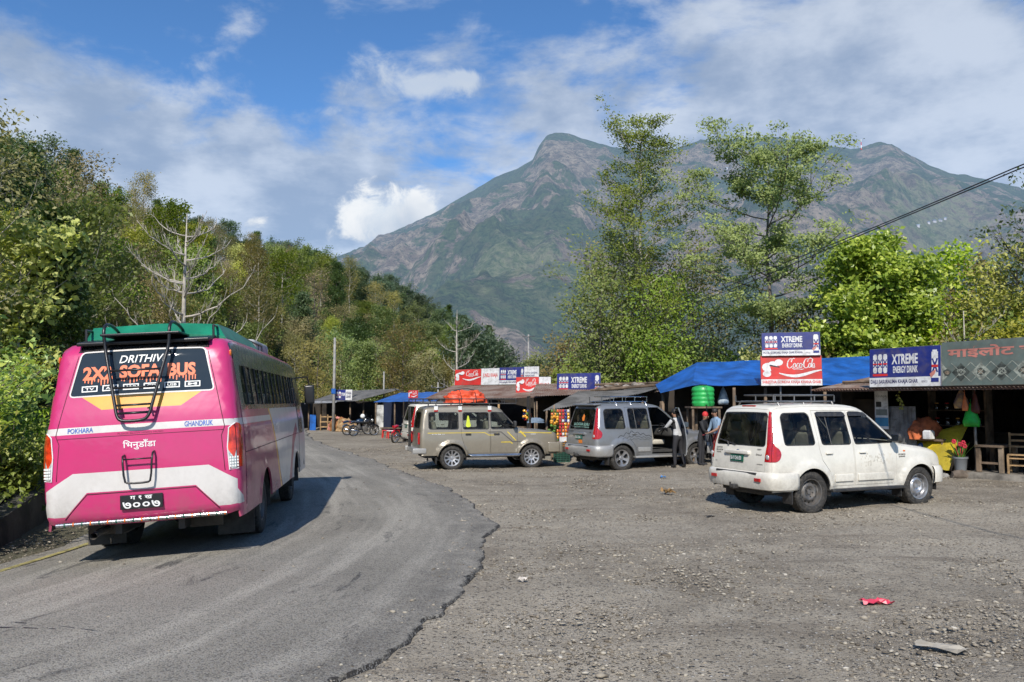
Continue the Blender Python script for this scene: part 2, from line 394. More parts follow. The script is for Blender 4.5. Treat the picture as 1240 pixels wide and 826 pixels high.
def road_mat():
    t = newmat('asphalt'); P = t.n('ShaderNodeNewGeometry').outputs['Position']
    uv = t.n('ShaderNodeUVMap').outputs[0]     # u across (m), v along (m)
    su = t.n('ShaderNodeSeparateXYZ'); t.L.new(uv, su.inputs[0]); u = su.outputs[0]
    big = t.noise(P, .35, 5, .6); 
    mp = t.n('ShaderNodeMapping'); mp.inputs['Scale'].default_value = (2.2, .16, 1); t.L.new(uv, mp.inputs[0])
    streak = t.noise(mp.outputs[0], 1, 7, .6, .3)
    col = t.mix(t.smooth(big, .3, .7), (.215, .196, .160), (.31, .284, .235))
    col = t.mix(t.math('MULTIPLY', t.smooth(streak, .42, .68), .8), col, (.43, .395, .33))
    # dark patches / cracks
    mp2 = t.n('ShaderNodeMapping'); mp2.inputs['Scale'].default_value = (1.7, .42, 1); mp2.inputs['Location'].default_value = (3, 7, 0); t.L.new(uv, mp2.inputs[0])
    dk = t.smooth(t.noise(mp2.outputs[0], 1.1, 8, .75, .8), .575, .66)
    col = t.mix(t.math('MULTIPLY', dk, .75), col, (.060, .056, .052))
    col = t.mix(t.math('MULTIPLY', t.smooth(t.noise(P, 2.3, 8, .7), .55, .8), .35), col, (.16, .145, .125))
    # dusty edge
    ed = t.math('MULTIPLY', t.smooth(u, 1.3, .1), t.smooth(t.noise(P, 3, 6, .7), .3, .7))
    col = t.mix(t.math('MULTIPLY', ed, .8), col, (.155, .14, .118))
    col = t.mix(t.smooth(t.math('ADD', u, t.math('MULTIPLY', t.math('SUBTRACT', t.noise(P, 9, 4, .7), .5), .22)), .02, -.03), col, (.030, .026, .022))  # shadow line of the broken asphalt edge, painted as a jagged dark band
    ag = t.n('ShaderNodeTexVoronoi'); ag.inputs['Scale'].default_value = 75; t.L.new(P, ag.inputs['Vector'])
    sc = t.n('ShaderNodeSeparateColor'); t.L.new(ag.outputs['Color'], sc.inputs[0])
    col = t.mix(t.math('MULTIPLY', t.math('GREATER_THAN', sc.outputs[0], .8), .45), col, (.30, .29, .27))
    col = t.mix(t.math('MULTIPLY', t.math('LESS_THAN', sc.outputs[0], .25), .5), col, (.035, .035, .036))
    setc(t, 'Base Color', col); t.b.inputs['Roughness'].default_value = .82; t.b.inputs['Specular IOR Level'].default_value = .35
    h = t.math('ADD', t.math('MULTIPLY', ag.outputs['Distance'], -.006), t.math('MULTIPLY', t.noise(P, 40, 5, .7), .012))
    h = t.math('ADD', h, t.math('MULTIPLY', t.math('ADD', dk, 0), -.006))
    bp = t.n('ShaderNodeBump'); bp.inputs['Distance'].default_value = 1; bp.inputs['Strength'].default_value = .9; t.L.new(h, bp.inputs['Height']); t.L.new(bp.outputs[0], t.b.inputs['Normal'])
    return t.m
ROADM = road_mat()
def resample(P, step):
    s = np.r_[0, np.cumsum(np.hypot(*np.diff(P, axis=0).T))]; q = np.arange(0, s[-1], step)
    return np.stack([np.interp(q, s, P[:, 0]), np.interp(q, s, P[:, 1])], 1), q
fineC = catmull(RE, 24)
pts, ss = resample(fineC, .12)
tan = np.gradient(pts, axis=0); tan /= np.hypot(*tan.T)[:, None]; nor = np.stack([-tan[:, 1], tan[:, 0]], 1)
jit = np.array([noise.fractal(Vector((s * .55, 0, 0)), 1, 2, 6) * .22 + abs(noise.noise(Vector((s * 2.3, 4, 0)))) * .16 for s in ss])
jl = np.array([noise.fractal(Vector((s * .5, 50, 0)), 1, 2, 5) * .12 for s in ss])
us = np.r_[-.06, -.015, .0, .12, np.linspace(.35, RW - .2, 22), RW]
vs = []; uvs = []
for i, (p, n_) in enumerate(zip(pts, nor)):
    for j, u_ in enumerate(us):
        uu = u_ + jit[i] * max(0, 1 - u_ / .5) + (jl[i] if j == len(us) - 1 else 0)
        vs.append((*(p + n_ * uu), 0)); uvs.append((u_, ss[i]))
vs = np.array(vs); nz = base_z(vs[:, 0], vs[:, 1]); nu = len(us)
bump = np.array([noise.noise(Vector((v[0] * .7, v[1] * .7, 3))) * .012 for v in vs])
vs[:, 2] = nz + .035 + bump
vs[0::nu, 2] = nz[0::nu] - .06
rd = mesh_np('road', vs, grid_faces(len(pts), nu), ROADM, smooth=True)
rd.data.flip_normals()
ul = rd.data.uv_layers.new(name='UVMap'); li = np.empty(len(rd.data.loops), dtype=np.int32); rd.data.loops.foreach_get('vertex_index', li)
ul.data.foreach_set('uv', np.array(uvs, dtype=np.float32)[li].ravel()); tag(rd, kind='structure')
# yellow edge line on the far (left) side
yl = mat('road_paint_yellow', (.42, .36, .12), .8, var=.3, scale=9, dirt=1.0, dirtc=(.1, .1, .09))
vv = []; kk = [i for i in range(len(pts)) if 6 < pts[i][1] < 40]
for i in kk:
    for u_ in (RW - .42, RW - .30):
        q = pts[i] + nor[i] * u_; vv.append((q[0], q[1], 0))
vv = np.array(vv); vv[:, 2] = base_z(vv[:, 0], vv[:, 1]) + .046
tag(mesh_np('road_edge_marking', vv, grid_faces(len(kk), 2), yl), kind='structure')

# ================================================================== mountain
def mountain_mat(name, hz0, hz1, rockbias=0.0, hazec=(.25, .385, .57)):
    t = newmat(name); G = t.n('ShaderNodeNewGeometry'); P = G.outputs['Position']
    at_ = t.n('ShaderNodeAttribute'); at_.attribute_name = 'rock'; rk = at_.outputs['Fac']
    ah = t.n('ShaderNodeAttribute'); ah.attribute_name = 'haze'; hz = ah.outputs['Fac']
    ag_ = t.n('ShaderNodeAttribute'); ag_.attribute_name = 'field'; fd = ag_.outputs['Fac']
    n1 = t.noise(P, .011, 9, .66, .4); n2 = t.noise(P, .045, 8, .7); n3 = t.noise(P, .16, 5, .7)
    forest = t.mix(t.smooth(n3, .35, .65), (.050, .092, .042), (.165, .215, .090))
    forest = t.mix(t.smooth(n2, .45, .62), forest, (.15, .165, .085))
    rock = t.mix(t.smooth(n2, .38, .62), (.27, .20, .16), (.62, .48, .36))
    rock = t.mix(t.smooth(n3, .50, .68), rock, (.075, .085, .05))
    meadow = t.mix(t.smooth(n3, .4, .6), (.20, .25, .10), (.38, .37, .20))
    f = t.smooth(t.math('ADD', t.math('ADD', rk, rockbias), t.math('MULTIPLY', t.math('SUBTRACT', n1, .5), 2.6)), .36, .50)
    col = t.mix(f, forest, rock)
    col = t.mix(t.math('MULTIPLY', t.smooth(t.math('ADD', fd, t.math('MULTIPLY', t.math('SUBTRACT', n2, .5), 1.8)), .4, .7), .8), col, meadow)
    col = t.mix(t.math('MULTIPLY', t.smooth(t.noise(P, .022, 7, .7, 1.2), .50, .40), .45), col, (.035, .045, .035))
    setc(t, 'Base Color', col); t.b.inputs['Roughness'].default_value = .95; t.b.inputs['Specular IOR Level'].default_value = .1
    bp = t.n('ShaderNodeBump'); bp.inputs['Distance'].default_value = 42; bp.inputs['Strength'].default_value = .9
    t.L.new(t.math('ADD', t.math('MULTIPLY', n3, .45), n2), bp.inputs['Height']); t.L.new(bp.outputs[0], t.b.inputs['Normal'])
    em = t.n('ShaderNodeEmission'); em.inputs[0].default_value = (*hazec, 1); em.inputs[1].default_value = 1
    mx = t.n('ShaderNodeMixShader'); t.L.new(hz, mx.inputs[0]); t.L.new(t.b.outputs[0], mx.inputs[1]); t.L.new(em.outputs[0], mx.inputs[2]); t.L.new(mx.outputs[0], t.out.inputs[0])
    return t.m
SIL = [(250, 380), (330, 345), (400, 318), (425, 306), (450, 296), (470, 285), (500, 272), (530, 256), (560, 238), (575, 230), (600, 214), (625, 204), (645, 194), (652, 178), (662, 164), (672, 160), (688, 161), (705, 167), (740, 177), (770, 180), (800, 184), (830, 176), (850, 170), (880, 176), (905, 168), (935, 166), (965, 170), (1000, 176), (1030, 180), (1055, 178), (1080, 176), (1100, 186), (1125, 200), (1150, 209), (1175, 214), (1200, 220), (1240, 236), (1300, 250), (1400, 280), (1600, 330)]
def field(name, sil, r0, R0, zlo, rfun, haze, rockf, fieldf, nu, nr, prof, amp, freq, seed=0):
    us_ = np.linspace(sil[0][0], sil[-1][0], nu); vs_ = np.interp(us_, [s[0] for s in sil], [s[1] for s in sil])
    V = np.zeros((nu, nr, 3)); rk = np.zeros((nu, nr)); hz = np.zeros((nu, nr)); fd = np.zeros((nu, nr))
    for i, (u_, v_) in enumerate(zip(us_, vs_)):
        Rr = rfun(u_) if rfun else R0
        top = at(u_, v_, Rr); ax = top.x / Rr
        for j in range(nr):
            q = j / (nr - 1) * 1.25; Yd = r0 + (Rr - r0) * q; X_ = ax * Yd
            h = zlo + (top.z - zlo) * (prof(q) if q <= 1 else 1 - (q - 1) * .9)
            w_ = math.sin(math.pi * min(q, 1)) ** .7 if q <= 1 else .3
            p = Vector((X_ * freq, Yd * freq * .8, seed))
            dd = (noise.ridged_multi_fractal(p, .9, 2.1, 6, 1.0, 2.0) - 1.1) * amp * w_ 
            dd += noise.fractal(p * 7, .8, 2.1, 5) * amp * .10 * (.35 + w_)
            V[i, j] = (X_, Yd, h + dd)
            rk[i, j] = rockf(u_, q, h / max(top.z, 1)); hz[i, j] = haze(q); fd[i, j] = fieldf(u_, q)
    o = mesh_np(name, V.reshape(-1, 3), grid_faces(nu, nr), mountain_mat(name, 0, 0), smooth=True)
    for nm, arr in (('rock', rk), ('haze', hz), ('field', fd)):
        a_ = o.data.attributes.new(nm, 'FLOAT', 'POINT'); a_.data.foreach_set('value', arr.ravel().astype(np.float32))
    tag(o, kind='structure'); return o
def g2(x, a, s): return math.exp(-((x - a) / s) ** 2)
def rock1(u_, q, hh):
    v = .27 + .12 * g2(q, .62, .2)
    v += .75 * g2(u_, 695, 50) * g2(q, .86, .13) + .5 * g2(u_, 590, 40) * g2(q, .62, .08) + .45 * g2(u_, 850, 60) * g2(q, .86, .10)
    v += .45 * g2(u_, 1040, 70) * g2(q, .90, .08) + .35 * g2(u_, 480, 50) * g2(q, .78, .2) + .35 * g2(u_, 560, 60) * g2(q, .45, .06)
    v += .55 * g2(u_, 900, 130) * g2(q, .30, .12) + .3 * g2(u_, 1150, 120) * g2(q, .55, .2)
    v -= .35 * g2(u_, 560, 70) * g2(q, .86, .12) + .3 * g2(u_, 620, 60) * g2(q, .42, .10) + .5 * g2(u_, 720, 60) * g2(q, 1.0, .05) + .5 * g2(u_, 930, 80) * g2(q, 1.0, .06) + .5 * g2(u_, 600, 50) * g2(q, .92, .07)
    return v
def field1(u_, q): return .22 * g2(q, .2, .22) + .30 * g2(u_, 1150, 130) * g2(q, .55, .35) + .75 * g2(u_, 630, 80) * g2(q, .28, .09) + .4 * g2(u_, 740, 60) * g2(q, .18, .1) + .45 * g2(u_, 1130, 90) * g2(q, .6, .2)
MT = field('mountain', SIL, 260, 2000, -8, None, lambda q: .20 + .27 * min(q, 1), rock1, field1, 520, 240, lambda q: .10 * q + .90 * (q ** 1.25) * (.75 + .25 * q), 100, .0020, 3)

# a mast and a hamlet that stand on the mountain: found by casting rays onto its real surface
from mathutils.bvhtree import BVHTree
_bv = BVHTree.FromPolygons([v.co[:] for v in MT.data.vertices], [tuple(p.vertices) for p in MT.data.polygons])
def on_mountain(u_, v_):
    d = (at(u_, v_, 1000) - Vector((0, 0, CAMH))).normalized(); h = _bv.ray_cast(Vector((0, 0, CAMH)), d); return h[0]
# ================================================================== shell builder for vehicles
def chaikin(P, n=2, closed=False, keep=()):
    P = [tuple(p) for p in P]
    for _ in range(n):
        Q = [] if closed else [P[0]]
        m = len(P)
        for i in range(m if closed else m - 1):
            a = P[i]; b = P[(i + 1) % m]
            Q.append((a[0] * .75 + b[0] * .25, a[1] * .75 + b[1] * .25)); Q.append((a[0] * .25 + b[0] * .75, a[1] * .25 + b[1] * .75))
        if not closed: Q.append(P[-1])
        P = Q
    return P
def rnd(poly, n=2, r=None):
    if r is None: r = .055 if n == 1 else None
    if r is None: return chaikin(poly, n, True)
    out = []; m = len(poly)
    for i in range(m):      # fillet every corner
        p = Vector(poly[i]); a = Vector(poly[i - 1]) - p; b = Vector(poly[(i + 1) % m]) - p
        k = min(r, a.length * .45, b.length * .45); a = p + a.normalized() * k; b = p + b.normalized() * k
        for t_ in (0, .25, .5, .75, 1): out.append(tuple(a * (1 - t_) ** 2 + p * 2 * t_ * (1 - t_) + b * t_ ** 2))
    return out
def arc(cx, cz, r, a0, a1, n=16): return [(cx + r * math.cos(R(a0 + (a1 - a0) * i / n)), cz + r * math.sin(R(a0 + (a1 - a0) * i / n))) for i in range(n + 1)]
def inset(poly, d):
    P = np.array(poly, float); area = .5 * np.sum(P[:, 0] * np.roll(P[:, 1], -1) - np.roll(P[:, 0], -1) * P[:, 1]); s = 1 if area > 0 else -1
    e = np.roll(P, -1, 0) - P; e /= np.maximum(np.hypot(*e.T), 1e-9)[:, None]; n = np.stack([-e[:, 1], e[:, 0]], 1) * s
    m = n + np.roll(n, 1, 0); m /= np.maximum((m * m).sum(1), .35)[:, None] / 2
    return [tuple(p) for p in P + m * d]
def inpoly(P, poly):
    x, y = P[:, 0], P[:, 1]; r = np.zeros(len(P), bool); q = np.array(poly); j = len(q) - 1
    for i in range(len(q)):
        c = ((q[i, 1] > y) != (q[j, 1] > y)) & (x < (q[j, 0] - q[i, 0]) * (y - q[i, 1]) / (q[j, 1] - q[i, 1] + 1e-12) + q[i, 0]); r ^= c; j = i
    return r
def skin(outline, loops, step=.07):
    """constrained triangulation of an outline; loops = [(poly, key)], later ones win, key None = hole. -> {key: (pts2d, tris)}"""
    co = []; ed = []
    for poly in [outline] + [l[0] for l in loops]:
        b = len(co); n = len(poly)
        for i in range(n):
            a = Vector(poly[i]); c = Vector(poly[(i + 1) % n]); L = (c - a).length
            if L < 1e-6: continue
            k = max(1, int(L / (step * 1.0)))
            for q in range(k): co.append(a.lerp(c, q / k))
        m = len(co) - b; ed += [(b + i, b + (i + 1) % m) for i in range(m)]
    A = np.array(outline); x0, z0 = A.min(0); x1, z1 = A.max(0)
    gx_, gz_ = np.meshgrid(np.arange(x0 + step / 2, x1, step), np.arange(z0 + step / 2, z1, step), indexing='ij')
    gz_[1::2] += step / 2
    G = np.stack([gx_.ravel(), gz_.ravel()], 1); G = G[inpoly(G, outline)]
    if len(co):
        CO = np.array([tuple(c) for c in co]); keep = []
        for g_ in G:
            if np.min(np.abs(CO - g_).sum(1)) > step * .35: keep.append(g_)
        G = keep
    co += [Vector((float(g_[0]), float(g_[1]))) for g_ in G]
    V, E, F, *_ = delaunay_2d_cdt(co, ed, [], 0, 1e-5)
    V = np.array([tuple(v) for v in V]); F = np.array([f for f in F if len(f) == 3])
    C = V[F].mean(1); key = np.full(len(F), -1); inn = inpoly(C, outline); key[inn] = 0
    keys = ['body']
    for poly, k in loops:
        m = inpoly(C, poly) & inn
        if k not in keys: keys.append(k)
        key[m] = keys.index(k)
    res = {}
    for i, k in enumerate(keys):
        if k is None: continue
        T = F[key == i]
        if len(T): res[k] = (V, T)
    return res
def emit(mb, V, T, fn, depth=0, flip=False, k=None, th=0, ki=None):
    """map triangles through fn; analytic normals; th > 0 adds an inner skin and the rim between them"""
    used = np.unique(T); idx = {int(u): i for i, u in enumerate(used)}; o = len(mb.v); e = .004
    pts = []; N = []
    for u in used:
        a_, b_ = V[u]; p = Vector(fn(a_, b_, depth)); pts.append(p)
        n_ = (Vector(fn(a_ + e, b_, depth)) - Vector(fn(a_ - e, b_, depth))).cross(Vector(fn(a_, b_ + e, depth)) - Vector(fn(a_, b_ - e, depth)))
        if n_.length < 1e-12: n_ = Vector((0, 0, 1))
        n_.normalize(); w_ = p - Vector(fn(a_, b_, depth + .01))
        if n_.dot(w_) < 0: n_.negate()
        N.append(n_)
    fs = [tuple(idx[int(q)] for q in t_) for t_ in T]
    f0 = fs[len(fs) // 2]; ref = (pts[f0[1]] - pts[f0[0]]).cross(pts[f0[2]] - pts[f0[0]])
    if ref.dot(N[f0[0]]) < 0: fs = [f[::-1] for f in fs]
    mb.add(pts, fs, k)
    for i, n_ in enumerate(N): mb.nrm[o + i] = n_
    if th:
        ki = k if ki is None else ki; inn = [p - n_ * th for p, n_ in zip(pts, N)]
        mb.add(inn, [f[::-1] for f in fs], ki)
        cnt = {}
        for f in fs:
            for q in range(3):
                a_, b_ = f[q], f[(q + 1) % 3]; cnt[(a_, b_)] = 1
        vs_ = []; ff = []
        for (a_, b_) in cnt:
            if (b_, a_) not in cnt:
                m = len(vs_); vs_ += [pts[a_], pts[b_], inn[b_], inn[a_]]; ff.append((m + 1, m, m + 3, m + 2))
        mb.add(vs_, ff, k)
class Shell:
    """body = extruded side profile with rounded edges. profile (x,z) runs from the rear bottom over the roof to the front bottom"""
    def __init__(s, profile, wfun, r, rev=2, crown=.03):
        P = np.array(chaikin(profile, rev)); s.r = r; s.w = wfun; s.crown = crown
        seg = np.hypot(*np.diff(P, axis=0).T); s.s = np.r_[0, np.cumsum(seg)]; s.P = P; s.L = s.s[-1]
        t_ = np.gradient(P, s.s, axis=0); t_ /= np.hypot(*t_.T)[:, None]; s.n = np.stack([-t_[:, 1], t_[:, 0]], 1)
        s.A = P[:-1]; s.B = P[1:]
    def at(s, q):
        return np.array([np.interp(q, s.s, s.P[:, 0]), np.interp(q, s.s, s.P[:, 1])]), np.array([np.interp(q, s.s, s.n[:, 0]), np.interp(q, s.s, s.n[:, 1])])
    def dist(s, x, z):
        p = np.array([x, z]); ab = s.B - s.A; t_ = np.clip(((p - s.A) * ab).sum(1) / (ab * ab).sum(1), 0, 1); q = s.A + t_[:, None] * ab
        return np.min(np.hypot(*(p - q).T))
    def rd(s, e):
        e = max(e, 0)
        return 0 if e >= s.r else s.r - math.sqrt(max(s.r ** 2 - (s.r - e) ** 2, 0))
    def side(s, sgn):
        def f0(x, z): return s.w(x, z) - s.rd(s.dist(x, z))
        def fn(x, z, depth=0):
            y = f0(x, z)
            if depth:
                dx = (f0(x + .02, z) - f0(x - .02, z)) / .04; dz = (f0(x, z + .02) - f0(x, z - .02)) / .04
                n = Vector((-dx, 1, -dz)).normalized(); p = Vector((x, y, z)) - n * depth; return (p.x, p.y * sgn, p.z)
            return (x, y * sgn, z)
        return fn
    def top(s, q, y, depth=0):
        p, n = s.at(q); w = s.w(*(p - n * .2929 * s.r)); e = w - abs(y); o = -s.rd(e) + s.crown * (1 - min(1, abs(y) / w) ** 2) - depth
        return (p[0] + n[0] * o, y, p[1] + n[1] * o)
    def sz(s, z, front=False):   # arc length where the rear (or front) part reaches height z
        m = int(np.argmax(s.P[:, 1] > s.P[:, 1].max() - .03))
        if front:
            m = int(len(s.P) - 1 - np.argmax(s.P[::-1, 1] > s.P[:, 1].max() - .03)); return float(np.interp(-z, -s.P[m:, 1], s.s[m:]))
        return float(np.interp(z, s.P[:m + 1, 1], s.s[:m + 1]))
    def sx(s, x):   # arc length of a roof/hood point
        m0 = int(np.argmax(s.P[:, 1] > s.P[:, 1].max() - .03)); return float(np.interp(x, s.P[m0:, 0], s.s[m0:]))
    def side_outline(s, bottom):
        k = .2929 * s.r; O = [tuple(p - n * k) for p, n in zip(s.P, s.n)]
        return O + bottom
    def top_outline(s, s0=0, s1=None):
        s1 = s.L if s1 is None else s1; q = [s0] + [v for v in s.s if s0 < v < s1] + [s1]; k = .2929 * s.r
        W = [s.w(*(s.at(v)[0] - s.at(v)[1] * k)) - k for v in q]
        return [(v, -w_) for v, w_ in zip(q, W)] + [(v, w_) for v, w_ in reversed(list(zip(q, W)))]
def solid(o, th=.02, off=-1, mo=0):
    m = o.modifiers.new('thickness', 'SOLIDIFY'); m.thickness = th; m.offset = off; m.material_offset = mo; m.material_offset_rim = 0; m.use_even_offset = False
    return o

RUB = mat('black_rubber', (.022, .021, .020), .75, var=.25, scale=12, dirt=.8, dirtc=(.13, .115, .095), bump=.3)
PLA = mat('black_plastic', (.025, .025, .027), .5, var=.2, scale=6, dirt=.45, dirtc=(.12, .11, .09))
BLK = mat('black_paint', (.016, .016, .018), .35, var=.1)
INT = mat('interior_trim', (.06, .058, .055), .85, var=.2)
INL = mat('interior_liner', (.10, .095, .09), .9, var=.1)
SEATM = mat('seat_fabric', (.46, .42, .34), .9, var=.15)
CHR = mat('chrome', (.62, .62, .63), .18, metal=1, var=.1)
ALU = mat('alloy_silver', (.50, .50, .51), .35, metal=.8, var=.15, dirt=.5)
STEEL = mat('steel_wheel_grey', (.16, .155, .15), .5, metal=.5, var=.2, dirt=.9)
REDL = mat('red_lens', (.42, .012, .012), .12, var=.15, scale=20, coat=.8)
ORL = mat('orange_lens', (.75, .17, .02), .15, coat=.8)
CLL = mat('clear_lens', (.62, .62, .60), .12, metal=.3, var=.2, scale=30, coat=.9)
GRN = mat('plate_green', (.01, .10, .065), .4)
WHT = mat('white_paint_marks', (.78, .78, .76), .5, var=.06)
ORG = mat('sticker_orange', (.75, .22, .03), .5)
GLS = glass('tinted_window_glass', (.54, .58, .56), -.01, gl=.62)
GLD = glass('dark_rear_window_glass', (.45, .48, .46), -.01, gl=.6)
STEELT = mat('grey_steel_tube', (.24, .24, .24), .4, metal=.7, var=.2, dirt=.4)

def arch_bottom(zs, x0, x1, wheels, rad):
    """bottom edge of a side running from the front (x1) back to the rear (x0) with wheel arches"""
    B = [(x1, zs)]
    for wx, wz in sorted(wheels, reverse=True):
        a = math.degrees(math.asin(max(-1, min(1, (zs - wz) / rad))))
        B += [(wx + rad * math.cos(R(t_)), wz + rad * math.sin(R(t_))) for t_ in np.linspace(a, 180 - a, 22)]
    B += [(x0, zs)]
    return B
def wheel(name, parent, x, y, z, rad, width, side, rimmat, kind='five', rimr=.66):
    """tyre with rim as a sub-part; side=+1 left, -1 right; steer none"""
    t = MB(); M = Matrix.Translation((x, y, z)) @ Matrix.Rotation(math.pi / 2 * -side, 4, 'X')
    w2 = width / 2; rr = rad * rimr
    prof = [(rr * .97, -w2 * .8), (rr * 1.03, -w2 * .92), (rad * .86, -w2), (rad * .95, -w2 * .9), (rad * .99, -w2 * .72), (rad, -w2 * .4), (rad, w2 * .4), (rad * .99, w2 * .72), (rad * .95, w2 * .9), (rad * .86, w2), (rr * 1.12, w2 * .98), (rr * 1.03, w2 * .9), (rr * .97, w2 * .72)]
    t.lathe(prof, 40, M)
    for i in range(40):      # tread blocks
        a = 2 * math.pi * i / 40
        for zc in (-w2 * .62, -w2 * .2, w2 * .2, w2 * .62):
            t.box((0, 0, 0), (rad * .016, rad * .105, width * .16), M=M @ Matrix.Rotation(a + (.04 if zc > 0 else 0), 4, 'Z') @ Matrix.Translation((rad * 1.001, 0, zc)))
    ty = t.build(name, [RUB], parent, True, 35)
    r = MB(); rr *= .99
    r.lathe([(rr, w2 * .74), (rr, w2 * .86), (rr * .95, w2 * .84), (rr * .93, w2 * .6), (rr * .9, -w2 * .3), (rr * .86, -w2 * .6)], 40, M)
    hub = w2 * (.30 if kind == 'steel' else .52)
    C = [(rr * .945 * math.cos(a), rr * .945 * math.sin(a)) for a in np.linspace(0, 2 * math.pi, 40, endpoint=False)]
    loops = []
    if kind == 'five':
        for i in range(5):
            a = 2 * math.pi * i / 5 + .3; L = [(rr * q * math.cos(a + b), rr * q * math.sin(a + b)) for q, b in ((.34, -.30), (.60, -.40), (.86, -.38), (.90, 0), (.86, .38), (.60, .40), (.34, .30), (.30, 0))]
            loops.append((rnd(L, 2), None))
    elif kind == 'multi':
        for i in range(10):
            a = 2 * math.pi * i / 10; L = [(rr * q * math.cos(a + b), rr * q * math.sin(a + b)) for q, b in ((.42, -.10), (.88, -.23), (.9, 0), (.88, .23), (.42, .10))]
            loops.append((rnd(L, 2), None))
    elif kind == 'steel':
        for i in range(12):
            a = 2 * math.pi * i / 12; L = [(rr * (.74 + .07 * math.cos(b)) * math.cos(a) - rr * .085 * math.sin(b) * math.sin(a), rr * (.74 + .07 * math.cos(b)) * math.sin(a) + rr * .085 * math.sin(b) * math.cos(a)) for b in np.linspace(0, 2 * math.pi, 9)[:-1]]
            loops.append((L, None))
    S = skin(C, loops, rr * .16)
    def dish(px, py, d=0):
        q = math.hypot(px, py) / rr
        if kind == 'steel': zz = w2 * (.15 + .42 * g2(q, .52, .17) + .1 * (q > .9))
        else: zz = hub + w2 * (.26 * q * q) - w2 * .1 * g2(q, .2, .2)
        v = M @ Vector((px, py, zz - d)); return v
    emit(r, *S['body'], dish); emit(r, *S['body'], lambda a_, b_, d_: dish(a_, b_, .02))
    r.lathe([(0, hub + w2 * .12), (rr * .17, hub + w2 * .10), (rr * .19, hub - .01)], 16, M)
    for i in range(5):
        a = 2 * math.pi * i / 5; r.lathe([(0, .012), (.009, .012), (.011, -.01)], 6, M @ Matrix.Translation((rr * .3 * math.cos(a), rr * .3 * math.sin(a), hub * .9 + (.02 if kind == 'steel' else 0))))
    r.build('rim', [rimmat], ty, True, 30)
    b = MB(); b.lathe([(0, -w2 * .2), (rr * .8, -w2 * .2), (rr * .8, -w2 * .3)], 24, M); b.build('brake_disc', [STEEL], ty)
    return ty
def well(mb, wx, wz, rad, y0, y1):
    """dark half-tunnel behind a wheel arch"""
    n = 18; vs = []; fs = []
    for i in range(n + 1):
        a = math.pi * (-.06 + 1.12 * i / n); vs += [(wx + rad * math.cos(a), y0, wz + rad * math.sin(a)), (wx + rad * math.cos(a), y1, wz + rad * math.sin(a))]
    fs = [(2 * i, 2 * i + 1, 2 * i + 3, 2 * i + 2) for i in range(n)]
    o = len(vs); vs.append((wx, y1, wz)); fs += [(o, 2 * i + 1, 2 * i + 3) for i in range(n)]
    mb.add(vs, fs)
def person_seat(mb, x, y, z, k=None):
    mb.rbox((x, y, z + .06), (.48, .46, .14), .05, k=k); mb.rbox((x - .26, y, z + .40), (.12, .46, .62), .05, ry=R(-10), k=k); mb.rbox((x - .33, y, z + .80), (.09, .26, .17), .04, k=k)

